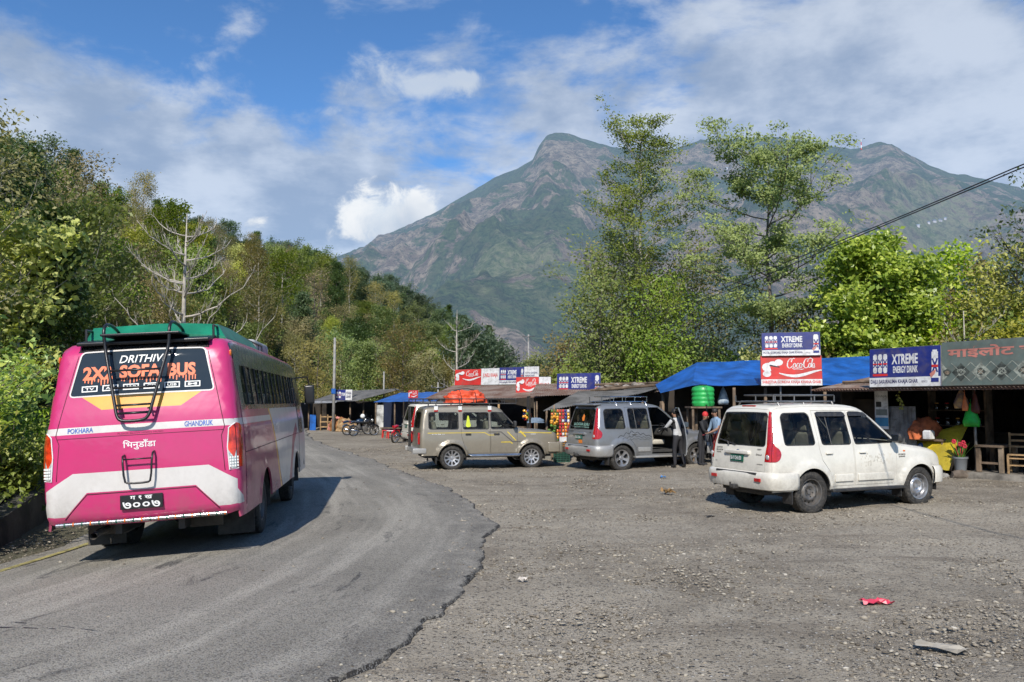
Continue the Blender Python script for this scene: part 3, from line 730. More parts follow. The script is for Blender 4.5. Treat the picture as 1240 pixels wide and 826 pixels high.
# ------------------------------------------------------------------ white / silver tall SUV
def make_suv(spec, loc, rz):
    body, clad = spec['paint'], spec['clad']; root = empty(spec['name'], loc, rz, spec['label'], 'car')
    wr, wx0, wx1, wz = .372, .95, 3.63, .368
    prof = [(.10, .44), (.07, .60), (.06, .80), (.075, 1.02), (.12, 1.20), (.235, 1.66), (.27, 1.80), (.36, 1.885), (.62, 1.905), (1.2, 1.925), (1.9, 1.92), (2.25, 1.895), (2.42, 1.85), (2.62, 1.72), (3.14, 1.24), (3.22, 1.185), (3.4, 1.155), (3.9, 1.10), (4.18, 1.04), (4.31, .97), (4.36, .86), (4.39, .62), (4.37, .42)]
    def w(x, z):
        b = .855 + .035 * math.sin(max(0, min(1, (z - .4) / .75)) * math.pi)
        if z > 1.15: b -= .05 * (z - 1.15) + .27 * max(0, z - 1.24) - .0
        if x > 3.5: b -= .13 * ((x - 3.5) / .9) ** 2
        if x < .7: b -= .03 * ((.7 - x) / .7) ** 2
        for wx in (wx0, wx1):
            d = math.hypot(x - wx, z - wz); b += .042 * (1 / (1 + math.exp((d - .535) / .012))) * max(0, min(1, (z - .3) * 6))
        return b
    S = Shell(prof, w, .11, 2, .035)
    rad = .43
    O = S.side_outline(arch_bottom(.40, .11, 4.33, [(wx0, wz), (wx1, wz)], rad))
    win_q = rnd([(.40, 1.22), (1.07, 1.215), (1.075, 1.72), (1.02, 1.765), (.50, 1.755), (.44, 1.70)], 1)
    win_r = rnd([(1.25, 1.215), (1.93, 1.21), (1.935, 1.775), (1.27, 1.775)], 1)
    win_f = rnd([(2.04, 1.21), (2.99, 1.225), (2.90, 1.315), (2.46, 1.735), (2.36, 1.775), (2.05, 1.78)], 1)
    door_r = [(1.16, 1.82), (1.165, 1.15), (1.22, .92), (1.38, .72), (1.42, .455), (1.985, .455), (1.985, 1.82)]
    door_f = [(2.0, 1.82), (2.0, .455), (2.96, .455), (3.03, .62), (3.06, 1.15), (3.03, 1.26), (2.52, 1.73), (2.40, 1.82)]
    G = .007
    loops = []
    lamp_side = rnd([(-.1, .92), (.17, .92), (.25, .96), (.30, 1.06), (.26, 1.15), (.17, 1.20), (.24, 1.50), (.285, 1.72), (.29, 1.80), (.1, 1.80)], 1)
    ch = [(0.05, .40), (.55, .40), (.55, .46), (1.48, .40), (1.48, .52), (.4, .52)]
    loops.append((lamp_side, 'lamp'))
    gate_side = None
    for D, k in ((door_r, 'door_r'), (door_f, 'door_f')):
        loops.append((D, None)); loops.append((inset(D, G), k))
    for W_, k in ((win_q, 'q'), (win_r, 'r'), (win_f, 'f')):
        loops.append((inset(W_, -.022), 'trim_' + k)); loops.append((W_, 'glass_' + k))
    loops.append(([(1.47, 1.16), (1.487, 1.16), (1.487, 1.9), (1.47, 1.9)], 'zz')) if False else None
    sill = [(1.38, .36), (3.15, .36), (3.15, .47), (1.38, .47)]
    SK = skin(O, loops, .075)
    bodymb = MB()
    for sg in (1, -1):
        fn = S.side(sg); fl = sg > 0
        emit(bodymb, *SK['body'], fn, 0, fl, 0, .025, 2)
        emit(bodymb, *SK['trim_q'], fn, .004, fl, 1)
    # upper skin : tailgate, roof, hood, front
    TO = S.top_outline()
    g0, g1 = S.sz(.74), S.sz(1.83)
    gate = [(g0, -.70), (g0, .70), (S.sz(1.2), .70), (g1, .585), (g1, -.585), (S.sz(1.2), -.70)]
    rw0, rw1 = S.sz(1.19), S.sz(1.76)
    rwin = rnd([(rw0, -.655), (rw0, .655), (rw1, .575), (rw1, -.575)], 1)
    ws0, ws1 = S.sx(2.47), S.sx(3.13)
    wsc = rnd([(ws0, -.60), (ws0, .60), (ws1, .72), (ws1, -.72)], 1)
    h0, h1 = S.sx(3.24), S.sx(4.22)
    hood = [(h0, -.70), (h0, .70), (h1, .60), (h1, -.60)]
    gr0, gr1 = S.sz(.98, True), S.sz(.78, True)
    grille = rnd([(gr0, -.36), (gr0, .36), (gr1, .32), (gr1, -.32)], 1)
    lampf = lambda s_: rnd([(gr0, s_ * .40), (gr0 - .02, s_ * .72), (gr1, s_ * .70), (gr1, s_ * .40)], 1)
    def lampr(s_): return [(S.sz(.92), s_ * .705), (S.sz(.92), s_ * .95), (S.sz(1.80), s_ * .9), (S.sz(1.80), s_ * .60), (S.sz(1.2), s_ * .715)]
    TL = [(lampr(1), 'lamp'), (lampr(-1), 'lamp'), (gate, None), (inset(gate, G), 'gate'), (inset(rwin, -.02), 'gate_trim'), (rwin, 'gate_glass'), (inset(wsc, -.03), 'trim'), (wsc, 'ws'), (hood, None), (inset(hood, G), 'hood'), (grille, 'grille'), (lampf(1), 'headlamp'), (lampf(-1), 'headlamp')]
    TK = skin(TO, TL, .085)
    fnt = lambda a, b, d=0: S.top(a, b, d)
    emit(bodymb, *TK['body'], fnt, 0, False, 0, .025, 2); emit(bodymb, *TK['trim'], fnt, .003, False, 1)
    bo = bodymb.build('body', [body, PLA, INL], root, True)
    def top_part(name, key, mt, depth=0, par=None, th=.02, k2=None):
        b = MB(); emit(b, *TK[key], fnt, depth, False, 0, th, 2)
        if k2: emit(b, *TK[k2], fnt, depth + .003, False, 1)
        o = b.build(name, mt, par or root, True)
        return o
    tg = top_part('tailgate', 'gate', [body, PLA, INL], k2='gate_trim')
    gm = spec.get('rear_glass', GLD)
    top_part('rear_window', 'gate_glass', [gm], .012, tg, 0)
    top_part('windshield', 'ws', [GLS], .012, None, 0)
    top_part('hood', 'hood', [body, PLA, INL])
    top_part('grille', 'grille', [PLA], .02, None, 0)
    for s_ in (1, -1):
        b = MB(); V, T = TK['headlamp']; T2 = T[(V[T].mean(1)[:, 1] * s_) > 0]; emit(b, V, T2, fnt, -.006); b.build('headlight', [CLL], root, True)
    # doors
    for sg in (1, -1):
        fn = S.side(sg); fl = sg > 0
        for key, wk in (('door_r', 'r'), ('door_f', 'f')):
            op = spec.get('open_door') and key == 'door_f' and sg == -1
            b = MB(); emit(b, *SK[key], fn, 0, fl, 0, .03, 2); emit(b, *SK['trim_' + wk], fn, .003, fl, 1)
            piv = Vector((3.03, -.88, .9))
            d = b.build('door', [body, PLA, INL], root, True)
            gb = MB(); emit(gb, *SK['glass_' + wk], fn, .012, fl); go_ = gb.build('window', [GLS], d, True)
            hb = MB(); hx = 1.33 if wk == 'r' else 2.14; yb = fn(hx, 1.04)[1]
            hb.rbox((hx + .05, yb + sg * .018, 1.05), (.16, .03, .036), .012); hb.rbox((hx + .05, yb + sg * .002, 1.035), (.10, .008, .03), .003, k=1)
            hb.build('handle', [spec.get('handle', body), PLA], d, True, 40)
            if wk == 'r':
                db = MB(); p0 = fn(1.47, 1.20, .006); p1 = fn(1.47, 1.78, .006); db.tube([p0, p1], .012, 6); db.build('window_divider', [PLA], d)
            if wk == 'f':
                mb_ = MB(); q = fn(2.90, 1.27); y_ = q[1]
                mb_.tube([(2.90, y_ - sg * .02, 1.25), (2.92, y_ + sg * .09, 1.26)], .022, 8); mb_.rbox((2.93, y_ + sg * .17, 1.30), (.10, .20, .17), .045)
                mo = mb_.build('mirror', [PLA if not spec.get('mirror_paint') else body], d, True, 50)
                mg = MB(); mg.rbox((2.876, y_ + sg * .17, 1.30), (.006, .16, .13), .003); mg.build('mirror_glass', [CHR], mo)
            if spec.get('visor'):
                zt = 1.765 if wk == 'r' else 1.77; xs_ = np.linspace(1.24, 1.95, 8) if wk == 'r' else np.linspace(2.03, 2.50, 7); v0 = []; vb = MB()
                for x_ in xs_:
                    y1 = fn(x_, zt + .012)[1] + sg * .006; y2 = fn(x_, zt - .055)[1] + sg * .030; v0 += [(x_, y1, zt + .012), (x_, y2, zt - .055), (x_, y2 - sg * .006, zt - .055)]
                vb.add(v0, [(3 * q_ + r_, 3 * q_ + 3 + r_, 3 * q_ + 4 + r_, 3 * q_ + 1 + r_) for q_ in range(len(xs_) - 1) for r_ in (0, 1)]); vb.build('rain_visor', [PLA], d)
            # moulding on the door
            mm = MB()
            lo, hi = ((1.50, 1.93) if wk == 'r' else (2.06, 2.94))
            yb = fn((lo + hi) / 2, .62)[1]; mm.rbox(((lo + hi) / 2, yb + sg * .006, .60), (hi - lo, .024, .13), .01); mm.build('side_moulding', [clad], d, True, 40)
            if op:
                a = R(62); Mx = Matrix.Translation(piv) @ Matrix.Rotation(a, 4, 'Z') @ Matrix.Translation(-piv); d.matrix_local = Mx
                for c in d.children: pass
            # door sill reveal
        b = MB(); emit(b, *SK['glass_q'], fn, .012, fl); b.build('quarter_window', [GLS], root, True)
        b = MB(); emit(b, *SK['lamp'], fn, -.008, fl)
        V, T = TK['lamp']; T2 = T[(V[T].mean(1)[:, 1] * sg) > 0]; emit(b, V, T2, fnt, -.008, False)
        tl = b.build('taillight', [spec.get('tail', REDL)], root, True)
        b = MB(); p = S.top(S.sz(1.0), sg * .765, -.010); b.ball(p, (.015, .045, .045), 14); b.build('reversing_lamp', [CLL], tl, True)
    # bumpers
    b = MB()
    n = 20; prof_b = [(-.015, .74), (-.075, .715), (-.085, .62), (-.08, .50), (-.03, .42), (.03, .41)]
    ys = np.linspace(-1, 1, 25)
    def bump_pt(yy, o, z):
        wv = .915; y = wv * yy; cur = .07 * abs(yy) ** 4; return (.06 + o + cur, y + (0 if abs(yy) < 1 else 0), z)
    path = [(.62, -.905), (.40, -.925), (.22, -.915), (.11, -.87), (.05, -.78), (.02, -.5), (.01, -.2)]
    path = path + [(x_, -y_) for x_, y_ in reversed(path)]; path = chaikin(path, 1)
    pr = [(.03, .74), (.0, .73), (-.035, .70), (-.045, .62), (-.04, .52), (-.01, .44), (.05, .42)]
    vs = []; 
    for i, (px, py) in enumerate(path):
        a_ = path[max(0, i - 1)]; c_ = path[min(len(path) - 1, i + 1)]; dx, dy = c_[0] - a_[0], c_[1] - a_[1]; L = math.hypot(dx, dy); nx, ny = dy / L, -dx / L   # inward
        for o, z in pr:
            end = min(i, len(path) - 1 - i); kk_ = 1 if end > 1 else .55
            vs.append((px + nx * o * kk_, py + ny * o * kk_, z))
    m = len(pr); fs = [(i * m + j, i * m + j + 1, (i + 1) * m + j + 1, (i + 1) * m + j) for i in range(len(path) - 1) for j in range(m - 1)]
    b.add(vs, fs, 0); b.rbox((.05, 0, .70), (.14, 1.1, .03), .01, k=1)
    bu = b.build('rear_bumper', [spec.get('bumper', body), PLA, INL], root, True, 50); solid(bu, .012, 0)
    for sg in (1, -1): lb = MB(); lb.rbox((-.03, sg * .60, .60), (.03, .15, .06), .008); lb.build('reflector', [REDL], bu)
    tb = MB(); tb.rbox((-.03, 0, .44), (.16, .12, .08), .02); tb.tube([(-.08, 0, .44), (-.14, 0, .44), (-.14, 0, .52)], .018, 8); tb.build('tow_hitch', [PLA], bu, True, 40)
    b = MB(); vs = []
    pathf = [(3.99, -.90), (4.15, -.89), (4.30, -.82), (4.40, -.66), (4.45, -.35), (4.46, 0)]; pathf = pathf + [(x_, -y_) for x_, y_ in reversed(pathf[:-1])]; pathf = chaikin(pathf, 1)
    for i, (px, py) in enumerate(pathf):
        a_ = pathf[max(0, i - 1)]; c_ = pathf[min(len(pathf) - 1, i + 1)]; dx, dy = c_[0] - a_[0], c_[1] - a_[1]; L = math.hypot(dx, dy); nx, ny = dy / L, -dx / L
        for o, z in [(-.06, .75), (.0, .74), (.03, .68), (.035, .55), (.02, .44), (-.05, .40)]: vs.append((px + nx * o, py + ny * o, z))
    m = 6; b.add(vs, [(i * m + j, (i + 1) * m + j, (i + 1) * m + j + 1, i * m + j + 1) for i in range(len(pathf) - 1) for j in range(m - 1)], 0)
    bf = b.build('front_bumper', [spec.get('bumper', body), PLA, INL], root, True, 50); solid(bf, .012, 0)
    # under body, wells, steps
    b = MB()
    b.bbox((.25, -.70, .33), (4.1, .70, .50)); b.bbox((1.45, -.80, .36), (3.1, .80, .46)); b.rbox((.55, 0, .38), (.55, .8, .18), .05)
    for sg in (1, -1):
        for wx in (wx0, wx1): well(b, wx, wz, rad + .012, sg * .885, sg * .50)
        b.rbox((.48, sg * .78, .29), (.02, .24, .22), .008); b.rbox((3.13, sg * .78, .30), (.02, .22, .2), .008)
    b.tube([(wx0, -.7, wz), (wx0, .7, wz)], .06, 10); b.ball((wx0, 0, wz), .15, 12); b.tube([(wx1, -.7, wz), (wx1, .7, wz)], .05, 10)
    b.tube([(.2, .45, .36), (1.4, .4, .36)], .04, 8)
    b.build('underbody', [PLA], root, True, 40)
    for sg in (1, -1):
        b = MB(); b.rbox((2.27, sg * .87, .385), (1.78, .17, .055), .02); b.build('side_step', [spec.get('step', PLA)], root, True, 40)
        for wx in (wx0, wx1): wheel('wheel', root, wx, sg * .765, wz, wr, .235, sg, (spec.get('rim_front', spec['rim']) if wx == wx1 else spec['rim']), spec['rimkind'])
    # interior
    b = MB(); b.bbox((.3, -.76, .50), (3.3, .76, .56)); b.rbox((3.02, 0, 1.06), (.42, 1.44, .26), .08); b.bbox((3.2, -.76, .5), (3.3, .76, 1.12)); b.build('interior', [INT], root, True, 40)
    b = MB()
    for x_, ys_ in ((2.42, (-.38, .38)), (1.55, (-.42, 0, .42)), (.72, (-.42, .42))):
        for y_ in ys_: person_seat(b, x_, y_, .72)
    b.build('seats', [spec.get('seat', SEATM)], root, True, 45)
    b = MB(); M = Matrix.Translation((2.78, .38 * spec.get('drive', -1), 1.17)) @ Matrix.Rotation(R(65), 4, 'Y')
    b.tube([M @ Vector((.18 * math.cos(a), .18 * math.sin(a), 0)) for a in np.linspace(0, 2 * math.pi, 20, endpoint=False)], .015, 6, closed=True)
    b.tube([M @ Vector((-.18, 0, 0)), M @ Vector((.18, 0, 0))], .014, 6); b.tube([M @ Vector((0, 0, 0)), M @ Vector((0, 0, -.25))], .03, 6); b.build('steering_wheel', [BLK], root, True)
    # plate, badges
    b = MB(); pz = .955; q = S.sz(pz); sx_ = S.top(q, 0)[0]
    tilt = R(4)
    ph = MB(); ph.rbox((sx_ + .002, 0, pz + .105), (.07, .66, .07), .02); ph.build('plate_garnish', [body], tg, True, 40)
    b.rbox((sx_ - .012, 0, pz), (.015, .36, .13), .006, ry=tilt); 
    plt = b.build('number_plate', [GRN], tg)
    b = MB(); xx = sx_ - .034
    put_text(b, spec['plate'], -.145, .145, pz - .035, pz + .038, fn=lambda a_, c_: (xx, -a_, c_), bold=.02); b.build('plate_lettering', [WHT], plt)
    for s_, y0, y1, z0, z1, mm in spec.get('badges', []):
        b = MB(); put_text(b, s_, y0, y1, z0, z1, fn=lambda a_, c_: (S.top(S.sz(c_), -a_, -.004)), bold=.02); b.build('badge_lettering', [PLA], tg)
    b = MB(); b.tube([S.top(S.sz(1.16), .28, -.012), S.top(S.sz(1.22), .30, -.03), S.top(S.sz(1.26), .55, -.02)], .012, 6); b.tube([S.top(S.sz(1.27), .62, -.014), S.top(S.sz(1.18), .08, -.016)], .010, 5); b.build('wiper', [PLA], tg)
    b = MB(); b.rbox(S.top(S.sz(1.865), 0, -.005), (.03, .36, .025), .008); b.build('high_brake_light', [REDL], root)
    b = MB(); p = S.top(S.sz(1.07), 0, -.004); b.ball(p, (.008, .05, .032), 12); b.build('emblem', [CHR], tg, True)
    return root, S, SK, w
def rack_tubes(parent, x0, x1, w2, z, h, feet, mt, n=5, name='roof_rack'):
    b = MB()
    for zz in (z + .05, z + h):
        P = [(x0, -w2, zz), (x1 - .12, -w2, zz), (x1, -w2 + .12, zz), (x1, w2 - .12, zz), (x1 - .12, w2, zz), (x0, w2, zz)]
        b.tube(chaikin3(P + [P[0]], 1), .016, 6)
    for x in np.linspace(x0, x1 - .1, n):
        for sg in (1, -1): b.tube([(x, sg * w2, z + .05), (x, sg * w2, z + h)], .013, 6)
        b.tube([(x, -w2, z + .05), (x, w2, z + .05)], .013, 6)
    for y in np.linspace(-w2 * .7, w2 * .7, 4): b.tube([(x0, y, z + .06), (x1, y, z + .06)], .011, 5)
    for x in feet:
        for sg in (1, -1): b.tube([(x, sg * (w2 - .02), z + .05), (x, sg * (w2 + .03), z - .02), (x, sg * (w2 + .06), z - .10)], .018, 6)
    return b.build(name, [mt], parent, True, 60)
def chaikin3(P, n=1):
    P = [Vector(p) for p in P]
    for _ in range(n):
        Q = [P[0]]
        for a, b in zip(P[:-1], P[1:]): Q += [a.lerp(b, .25), a.lerp(b, .75)]
        P = Q + [P[-1]]
    return P
def decal(mb, polys, fn, off=-.004, k=None):
    for p in polys:
        S_ = skin(p, [], .08); emit(mb, *S_['body'], fn, off, False, k)

def carpaint(name, col, metallic=0, dirt=.5, rough=.32):
    t = newmat(name); tc = t.n('ShaderNodeTexCoord').outputs['Object']; s_ = t.n('ShaderNodeSeparateXYZ'); t.L.new(tc, s_.inputs[0])
    low = t.smooth(s_.outputs[2], 1.15, .25); n1 = t.noise(tc, 2.6, 8, .7, .3); n2 = t.noise(tc, 14, 6, .7)
    f = t.math('MULTIPLY', t.math('ADD', t.math('MULTIPLY', low, .75), .12), t.smooth(t.math('ADD', t.math('MULTIPLY', n1, .6), t.math('MULTIPLY', n2, .4)), .36, .68), clamp=True)
    f = t.math('MULTIPLY', f, dirt, clamp=True)
    setc(t, 'Base Color', t.mix(f, t.mix(t.smooth(n1, .3, .7), col, [c * .93 for c in col]), (.20, .17, .13)))
    setc(t, 'Metallic', metallic); t.put(t.b.inputs['Roughness'], t.math('ADD', t.math('MULTIPLY', f, .55), rough, clamp=True))
    bp = t.n('ShaderNodeBump'); bp.inputs['Distance'].default_value = .012; bp.inputs['Strength'].default_value = .55; t.L.new(t.noise(tc, 1.7, 3, .55, .5), bp.inputs['Height']); t.L.new(bp.outputs[0], t.b.inputs['Normal']); t.L.new(bp.outputs[0], t.b.inputs['Coat Normal'])
    t.b.inputs['Coat Weight'].default_value = .55; t.put(t.b.inputs['Coat Roughness'], t.math('ADD', t.math('MULTIPLY', f, .5), .07))
    return t.m
WHITE = carpaint('white_car_paint', (.73, .695, .61), 0, .65)
SILVER = carpaint('silver_car_paint', (.29, .30, .31), .5, .7, .35)
SILCL = carpaint('silver_cladding', (.44, .44, .43), .4, .7, .4)
BEIGE = carpaint('champagne_car_paint', (.31, .275, .215), .4, .6, .35)

WH, WSH, WSK, Ww = make_suv(dict(visor=True, name='parked_suv', label='white SUV with steel roof rack parked nearest the camera, rear towards us', paint=WHITE, clad=WHITE, rim=STEEL, rim_front=ALU, rimkind='steel',
    plate='BA 9 CHA 830', step=PLA, badges=[('SAIPAL\nADVEN.\nSAFE', -.66, -.40, .0, .0, 0)] and [('DEFV', .50, .60, 1.11, 1.135, 0), ('Grand', .48, .62, 1.02, 1.05, 0), ('SAI4WD', -.64, -.46, 1.10, 1.13, 0), ('8UNIO4', -.64, -.44, 1.055, 1.085, 0), ('HAWK', -.62, -.48, 1.015, 1.04, 0), ('mHawk', .52, .66, .86, .88, 0), ('LX', -.64, -.59, .86, .885, 0)]), (4.11, 14.53, 0), math.atan2(1.06, 2.46))
# ------------------------------------------------------------------ extra pieces of the white car
rack_tubes(WH, .45, 2.0, .52, 1.93, .17, (.55, 1.15, 1.85), STEELT, 4)
fnr = WSH.side(-1)
b = MB()
random.seed(3)
for i in range(70):      # worn mud splashes on the front door
    cx_, cz_ = random.uniform(2.12, 2.95), random.uniform(.80, 1.02); r_ = random.uniform(.006, .02)
    b.add([fnr(cx_ + r_ * math.cos(a), cz_ + r_ * 1.2 * math.sin(a), -.002) for a in (0, 1.2, 2.4, 3.9, 5)], [(0, 1, 2, 3, 4)])
b.build('mud_spots', [mat('dried_mud', (.58, .54, .46), .9)], WH)
b = MB(); put_text(b, 'XE8 APR', 2.38, 2.62, 1.69, 1.73, fn=lambda a_, c_: fnr(a_, c_, .008)); b.build('window_sticker', [WHT], WH)
b = MB(); put_text(b, 'SCORPIO\nmHAWK', 3.10, 3.28, .93, 1.0, fn=lambda a_, c_: fnr(a_, c_, -.003), bold=.03); b.build('fender_lettering', [PLA], WH)
b = MB(); p = fnr(3.26, 1.05); b.ball(p, (.035, .012, .018), 10); b.build('side_indicator', [ORL], WH, True)
# ------------------------------------------------------------------ silver car with the open door
SV, SSH, SSK, Sw = make_suv(dict(name='parked_suv', label='grey silver SUV with mountain sticker on its side and front door open', paint=SILVER, clad=SILCL, bumper=SILCL, rim=ALU, rimkind='five', open_door=True,
    plate='BA 3 CHA 1', step=SILCL, drive=-1, badges=[('SCORPIO', -.66, -.36, 1.09, 1.13, 0), ('LX', .5, .62, 1.08, 1.12, 0)]), (1.93, 23.07, .0), R(26))
rack_tubes(SV, .75, 2.15, .56, 1.93, .2, (.95, 1.45, 2.0), CHR, 4)
b = MB()    # mountain graphics along the doors
fns = SSH.side(-1)
def ridge(x0, x1, z0, pk, amp, th=.014):
    P = [(x0 + (x1 - x0) * i / (len(pk) - 1), z0 + amp * h) for i, h in enumerate(pk)]
    for (a_, b_) in zip(P[:-1], P[1:]):
        d = Vector((b_[0] - a_[0], b_[1] - a_[1])).normalized(); n_ = Vector((-d.y, d.x)) * th
        b.add([fns(*q, -.003) for q in ((a_[0], a_[1]), (b_[0], b_[1]), (b_[0] + n_.x, b_[1] + n_.y), (a_[0] + n_.x, a_[1] + n_.y))], [(0, 1, 2, 3)])
ridge(.80, 1.98, .94, (0, .35, .2, .75, .5, 1, .55, .8, .35, .6, .2, .3, 0), .20)
ridge(.95, 1.95, .90, (0, .3, .15, .55, .3, .7, .35, .5, .2, .4, .1, .15, 0), .16, .009)
ridge(1.1, 1.9, .86, (0, .2, .1, .35, .25, .4, .15, .3, .1, .2, 0), .14, .007)
b.build('mountain_sticker', [BLK], SV)
# rear spoiler, roof lamp, orange sticker, rear window stickers
b = MB(); b.rbox((.30, 0, 1.90), (.26, 1.22, .045), .02, ry=R(-4)); b.build('rear_spoiler', [SILVER], SV, True, 50)
fst = lambda q, y, d: SSH.top(q, y, d)
b = MB(); z0 = SSH.sz(.80); decal(b, [[(SSH.sz(.78), -.20), (SSH.sz(.78), .0), (SSH.sz(.88), .02), (SSH.sz(.88), -.18)]], fst, -.006); b.build('orange_sticker', [ORG], SV)
b = MB(); put_text(b, 'SACHCHA GURU', -.42, .42, 1.28, 1.36, fn=lambda a_, c_: SSH.top(SSH.sz(c_), -a_, -.002)); put_text(b, 'WELCOME TO NEPAL', -.45, .45, 1.225, 1.255, fn=lambda a_, c_: SSH.top(SSH.sz(c_), -a_, -.002)); b.build('window_lettering', [mat('pale_green_paint', (.35, .6, .5), .5)], SV)
b = MB(); decal(b, [[(SSH.sz(1.42), -.12), (SSH.sz(1.42), -.02), (SSH.sz(1.50), .02), (SSH.sz(1.62), -.04), (SSH.sz(1.56), -.12)]], fst, -.002); b.build('red_sticker', [ORG], SV)
# ------------------------------------------------------------------ long boxy beige jeep
def make_jeep(loc, rz):
    root = empty('parked_jeep', loc, rz, 'champagne long wheelbase jeep with yellow stripes and orange load on its roof', 'car')
    wr, wx0, wx1, wz = .35, 1.02, 3.445, .345
    prof = [(.12, .48), (.08, .60), (.07, .95), (.09, 1.10), (.14, 1.55), (.18, 1.74), (.26, 1.82), (.5, 1.85), (1.5, 1.87), (2.2, 1.86), (2.42, 1.82), (2.56, 1.75), (2.98, 1.26), (3.04, 1.20), (3.3, 1.16), (4.0, 1.10), (4.22, 1.06), (4.30, .98), (4.31, .80), (4.33, .60), (4.30, .45)]
    def w(x, z):
        b = .80 + .03 * math.sin(max(0, min(1, (z - .4) / .8)) * math.pi)
        if z > 1.18: b -= .20 * (z - 1.18)
        if x > 3.4: b -= .10 * ((x - 3.4) / .9) ** 2
        for wx in (wx0, wx1):
            d = math.hypot(x - wx, z - wz); b += .035 * (1 / (1 + math.exp((d - .50) / .010))) * max(0, min(1, (z - .3) * 6))
        return b
    S = Shell(prof, w, .09, 2, .03); rad = .42
    O = S.side_outline(arch_bottom(.42, .12, 4.28, [(wx0, wz), (wx1, wz)], rad))
    wq = rnd([(.34, 1.20), (1.20, 1.19), (1.20, 1.66), (.34, 1.66)], 1)
    wrr = rnd([(1.36, 1.19), (2.12, 1.19), (2.12, 1.66), (1.36, 1.66)], 1)
    wf = rnd([(2.21, 1.19), (2.94, 1.20), (2.90, 1.28), (2.56, 1.66), (2.21, 1.67)], 1)
    dr = [(1.29, 1.74), (1.29, 1.0), (1.40, .62), (1.50, .47), (2.165, .47), (2.165, 1.74)]
    df = [(2.18, 1.74), (2.18, .47), (3.0, .47), (3.0, 1.22), (2.62, 1.66), (2.50, 1.74)]
    loops = []; G = .007
    for D, k in ((dr, 'door_r'), (df, 'door_f')): loops += [(D, None), (inset(D, G), k)]
    for W_, k in ((wq, 'q'), (wrr, 'r'), (wf, 'f')): loops += [(inset(W_, -.025), 'trim_' + k), (W_, 'glass_' + k)]
    SK = skin(O, loops, .075); TO = S.top_outline()
    g0, g1 = S.sz(.62), S.sz(1.74); rw0, rw1 = S.sz(1.22), S.sz(1.66)
    ws0, ws1 = S.sx(2.60), S.sx(2.97)
    gate = [(g0, -.68), (g0, .68), (g1, .64), (g1, -.64)]; rwin = rnd([(rw0, -.56), (rw0, .56), (rw1, .54), (rw1, -.54)], 1); wsc = rnd([(ws0, -.66), (ws0, .66), (ws1, .70), (ws1, -.70)], 1)
    hood = [(S.sx(3.06), -.70), (S.sx(3.06), .70), (S.sx(4.2), .62), (S.sx(4.2), -.62)]
    gr0, gr1 = S.sz(1.0, True), S.sz(.80, True)
    gri = [(gr0, -.40), (gr0, .40), (gr1, .40), (gr1, -.40)]; hl = lambda s_: [(gr0, s_ * .44), (gr0, s_ * .70), (gr1, s_ * .70), (gr1, s_ * .44)]
    TK = skin(TO, [(gate, None), (inset(gate, G), 'gate'), (inset(rwin, -.02), 'gate_trim'), (rwin, 'gate_glass'), (inset(wsc, -.03), 'trim'), (wsc, 'ws'), (hood, None), (inset(hood, G), 'hood'), (gri, 'grille'), (hl(1), 'headlamp'), (hl(-1), 'headlamp')], .085)
    fnt = lambda a, b, d=0: S.top(a, b, d)
    mb = MB()
    for sg in (1, -1): emit(mb, *SK['body'], S.side(sg), 0, 0, 0, .025, 2); emit(mb, *SK['trim_q'], S.side(sg), .004, 0, 1)
    emit(mb, *TK['body'], fnt, 0, 0, 0, .025, 2); emit(mb, *TK['trim'], fnt, .003, 0, 1); mb.build('body', [BEIGE, PLA, INL], root)
    b = MB(); emit(b, *TK['gate'], fnt, 0, 0, 0, .02, 2); emit(b, *TK['gate_trim'], fnt, .003, 0, 1); tg = b.build('tailgate', [BEIGE, PLA, INL], root)
    b = MB(); emit(b, *TK['gate_glass'], fnt, .012); b.build('rear_window', [GLD], tg)
    for nm, k, m_ in (('windshield', 'ws', GLS), ('hood', 'hood', BEIGE), ('grille', 'grille', PLA)): b = MB(); emit(b, *TK[k], fnt, .01 if k != 'hood' else 0, th=.02 if k == 'hood' else 0); b.build(nm, [m_], root)
    for s_ in (1, -1): b = MB(); V, T = TK['headlamp']; emit(b, V, T[(V[T].mean(1)[:, 1] * s_) > 0], fnt, -.006); b.build('headlight', [CLL], root)
    YEL = mat('yellow_stripe_paint', (.62, .46, .04), .5); 
    for sg in (1, -1):
        fn = S.side(sg)
        for key, wk in (('door_r', 'r'), ('door_f', 'f')):
            b = MB(); emit(b, *SK[key], fn, 0, 0, 0, .03, 2); emit(b, *SK['trim_' + wk], fn, .003, 0, 1); d = b.build('door', [BEIGE, PLA, INL], root)
            b = MB(); emit(b, *SK['glass_' + wk], fn, .012); b.build('window', [GLS], d)
            hx = 1.50 if wk == 'r' else 2.36; yb = fn(hx, 1.02)[1]
            b = MB(); b.rbox((hx, yb + sg * .012, 1.03), (.17, .03, .055), .015); b.build('handle', [PLA], d, True)
            if wk == 'f':
                b = MB(); y_ = fn(2.86, 1.27)[1]; b.tube([(2.86, y_, 1.24), (2.88, y_ + sg * .1, 1.27)], .02, 8); b.rbox((2.89, y_ + sg * .16, 1.32), (.09, .17, .2), .04); b.build('mirror', [PLA], d, True, 50)
        b = MB(); emit(b, *SK['glass_q'], fn, .012); b.build('quarter_window', [GLS], root)
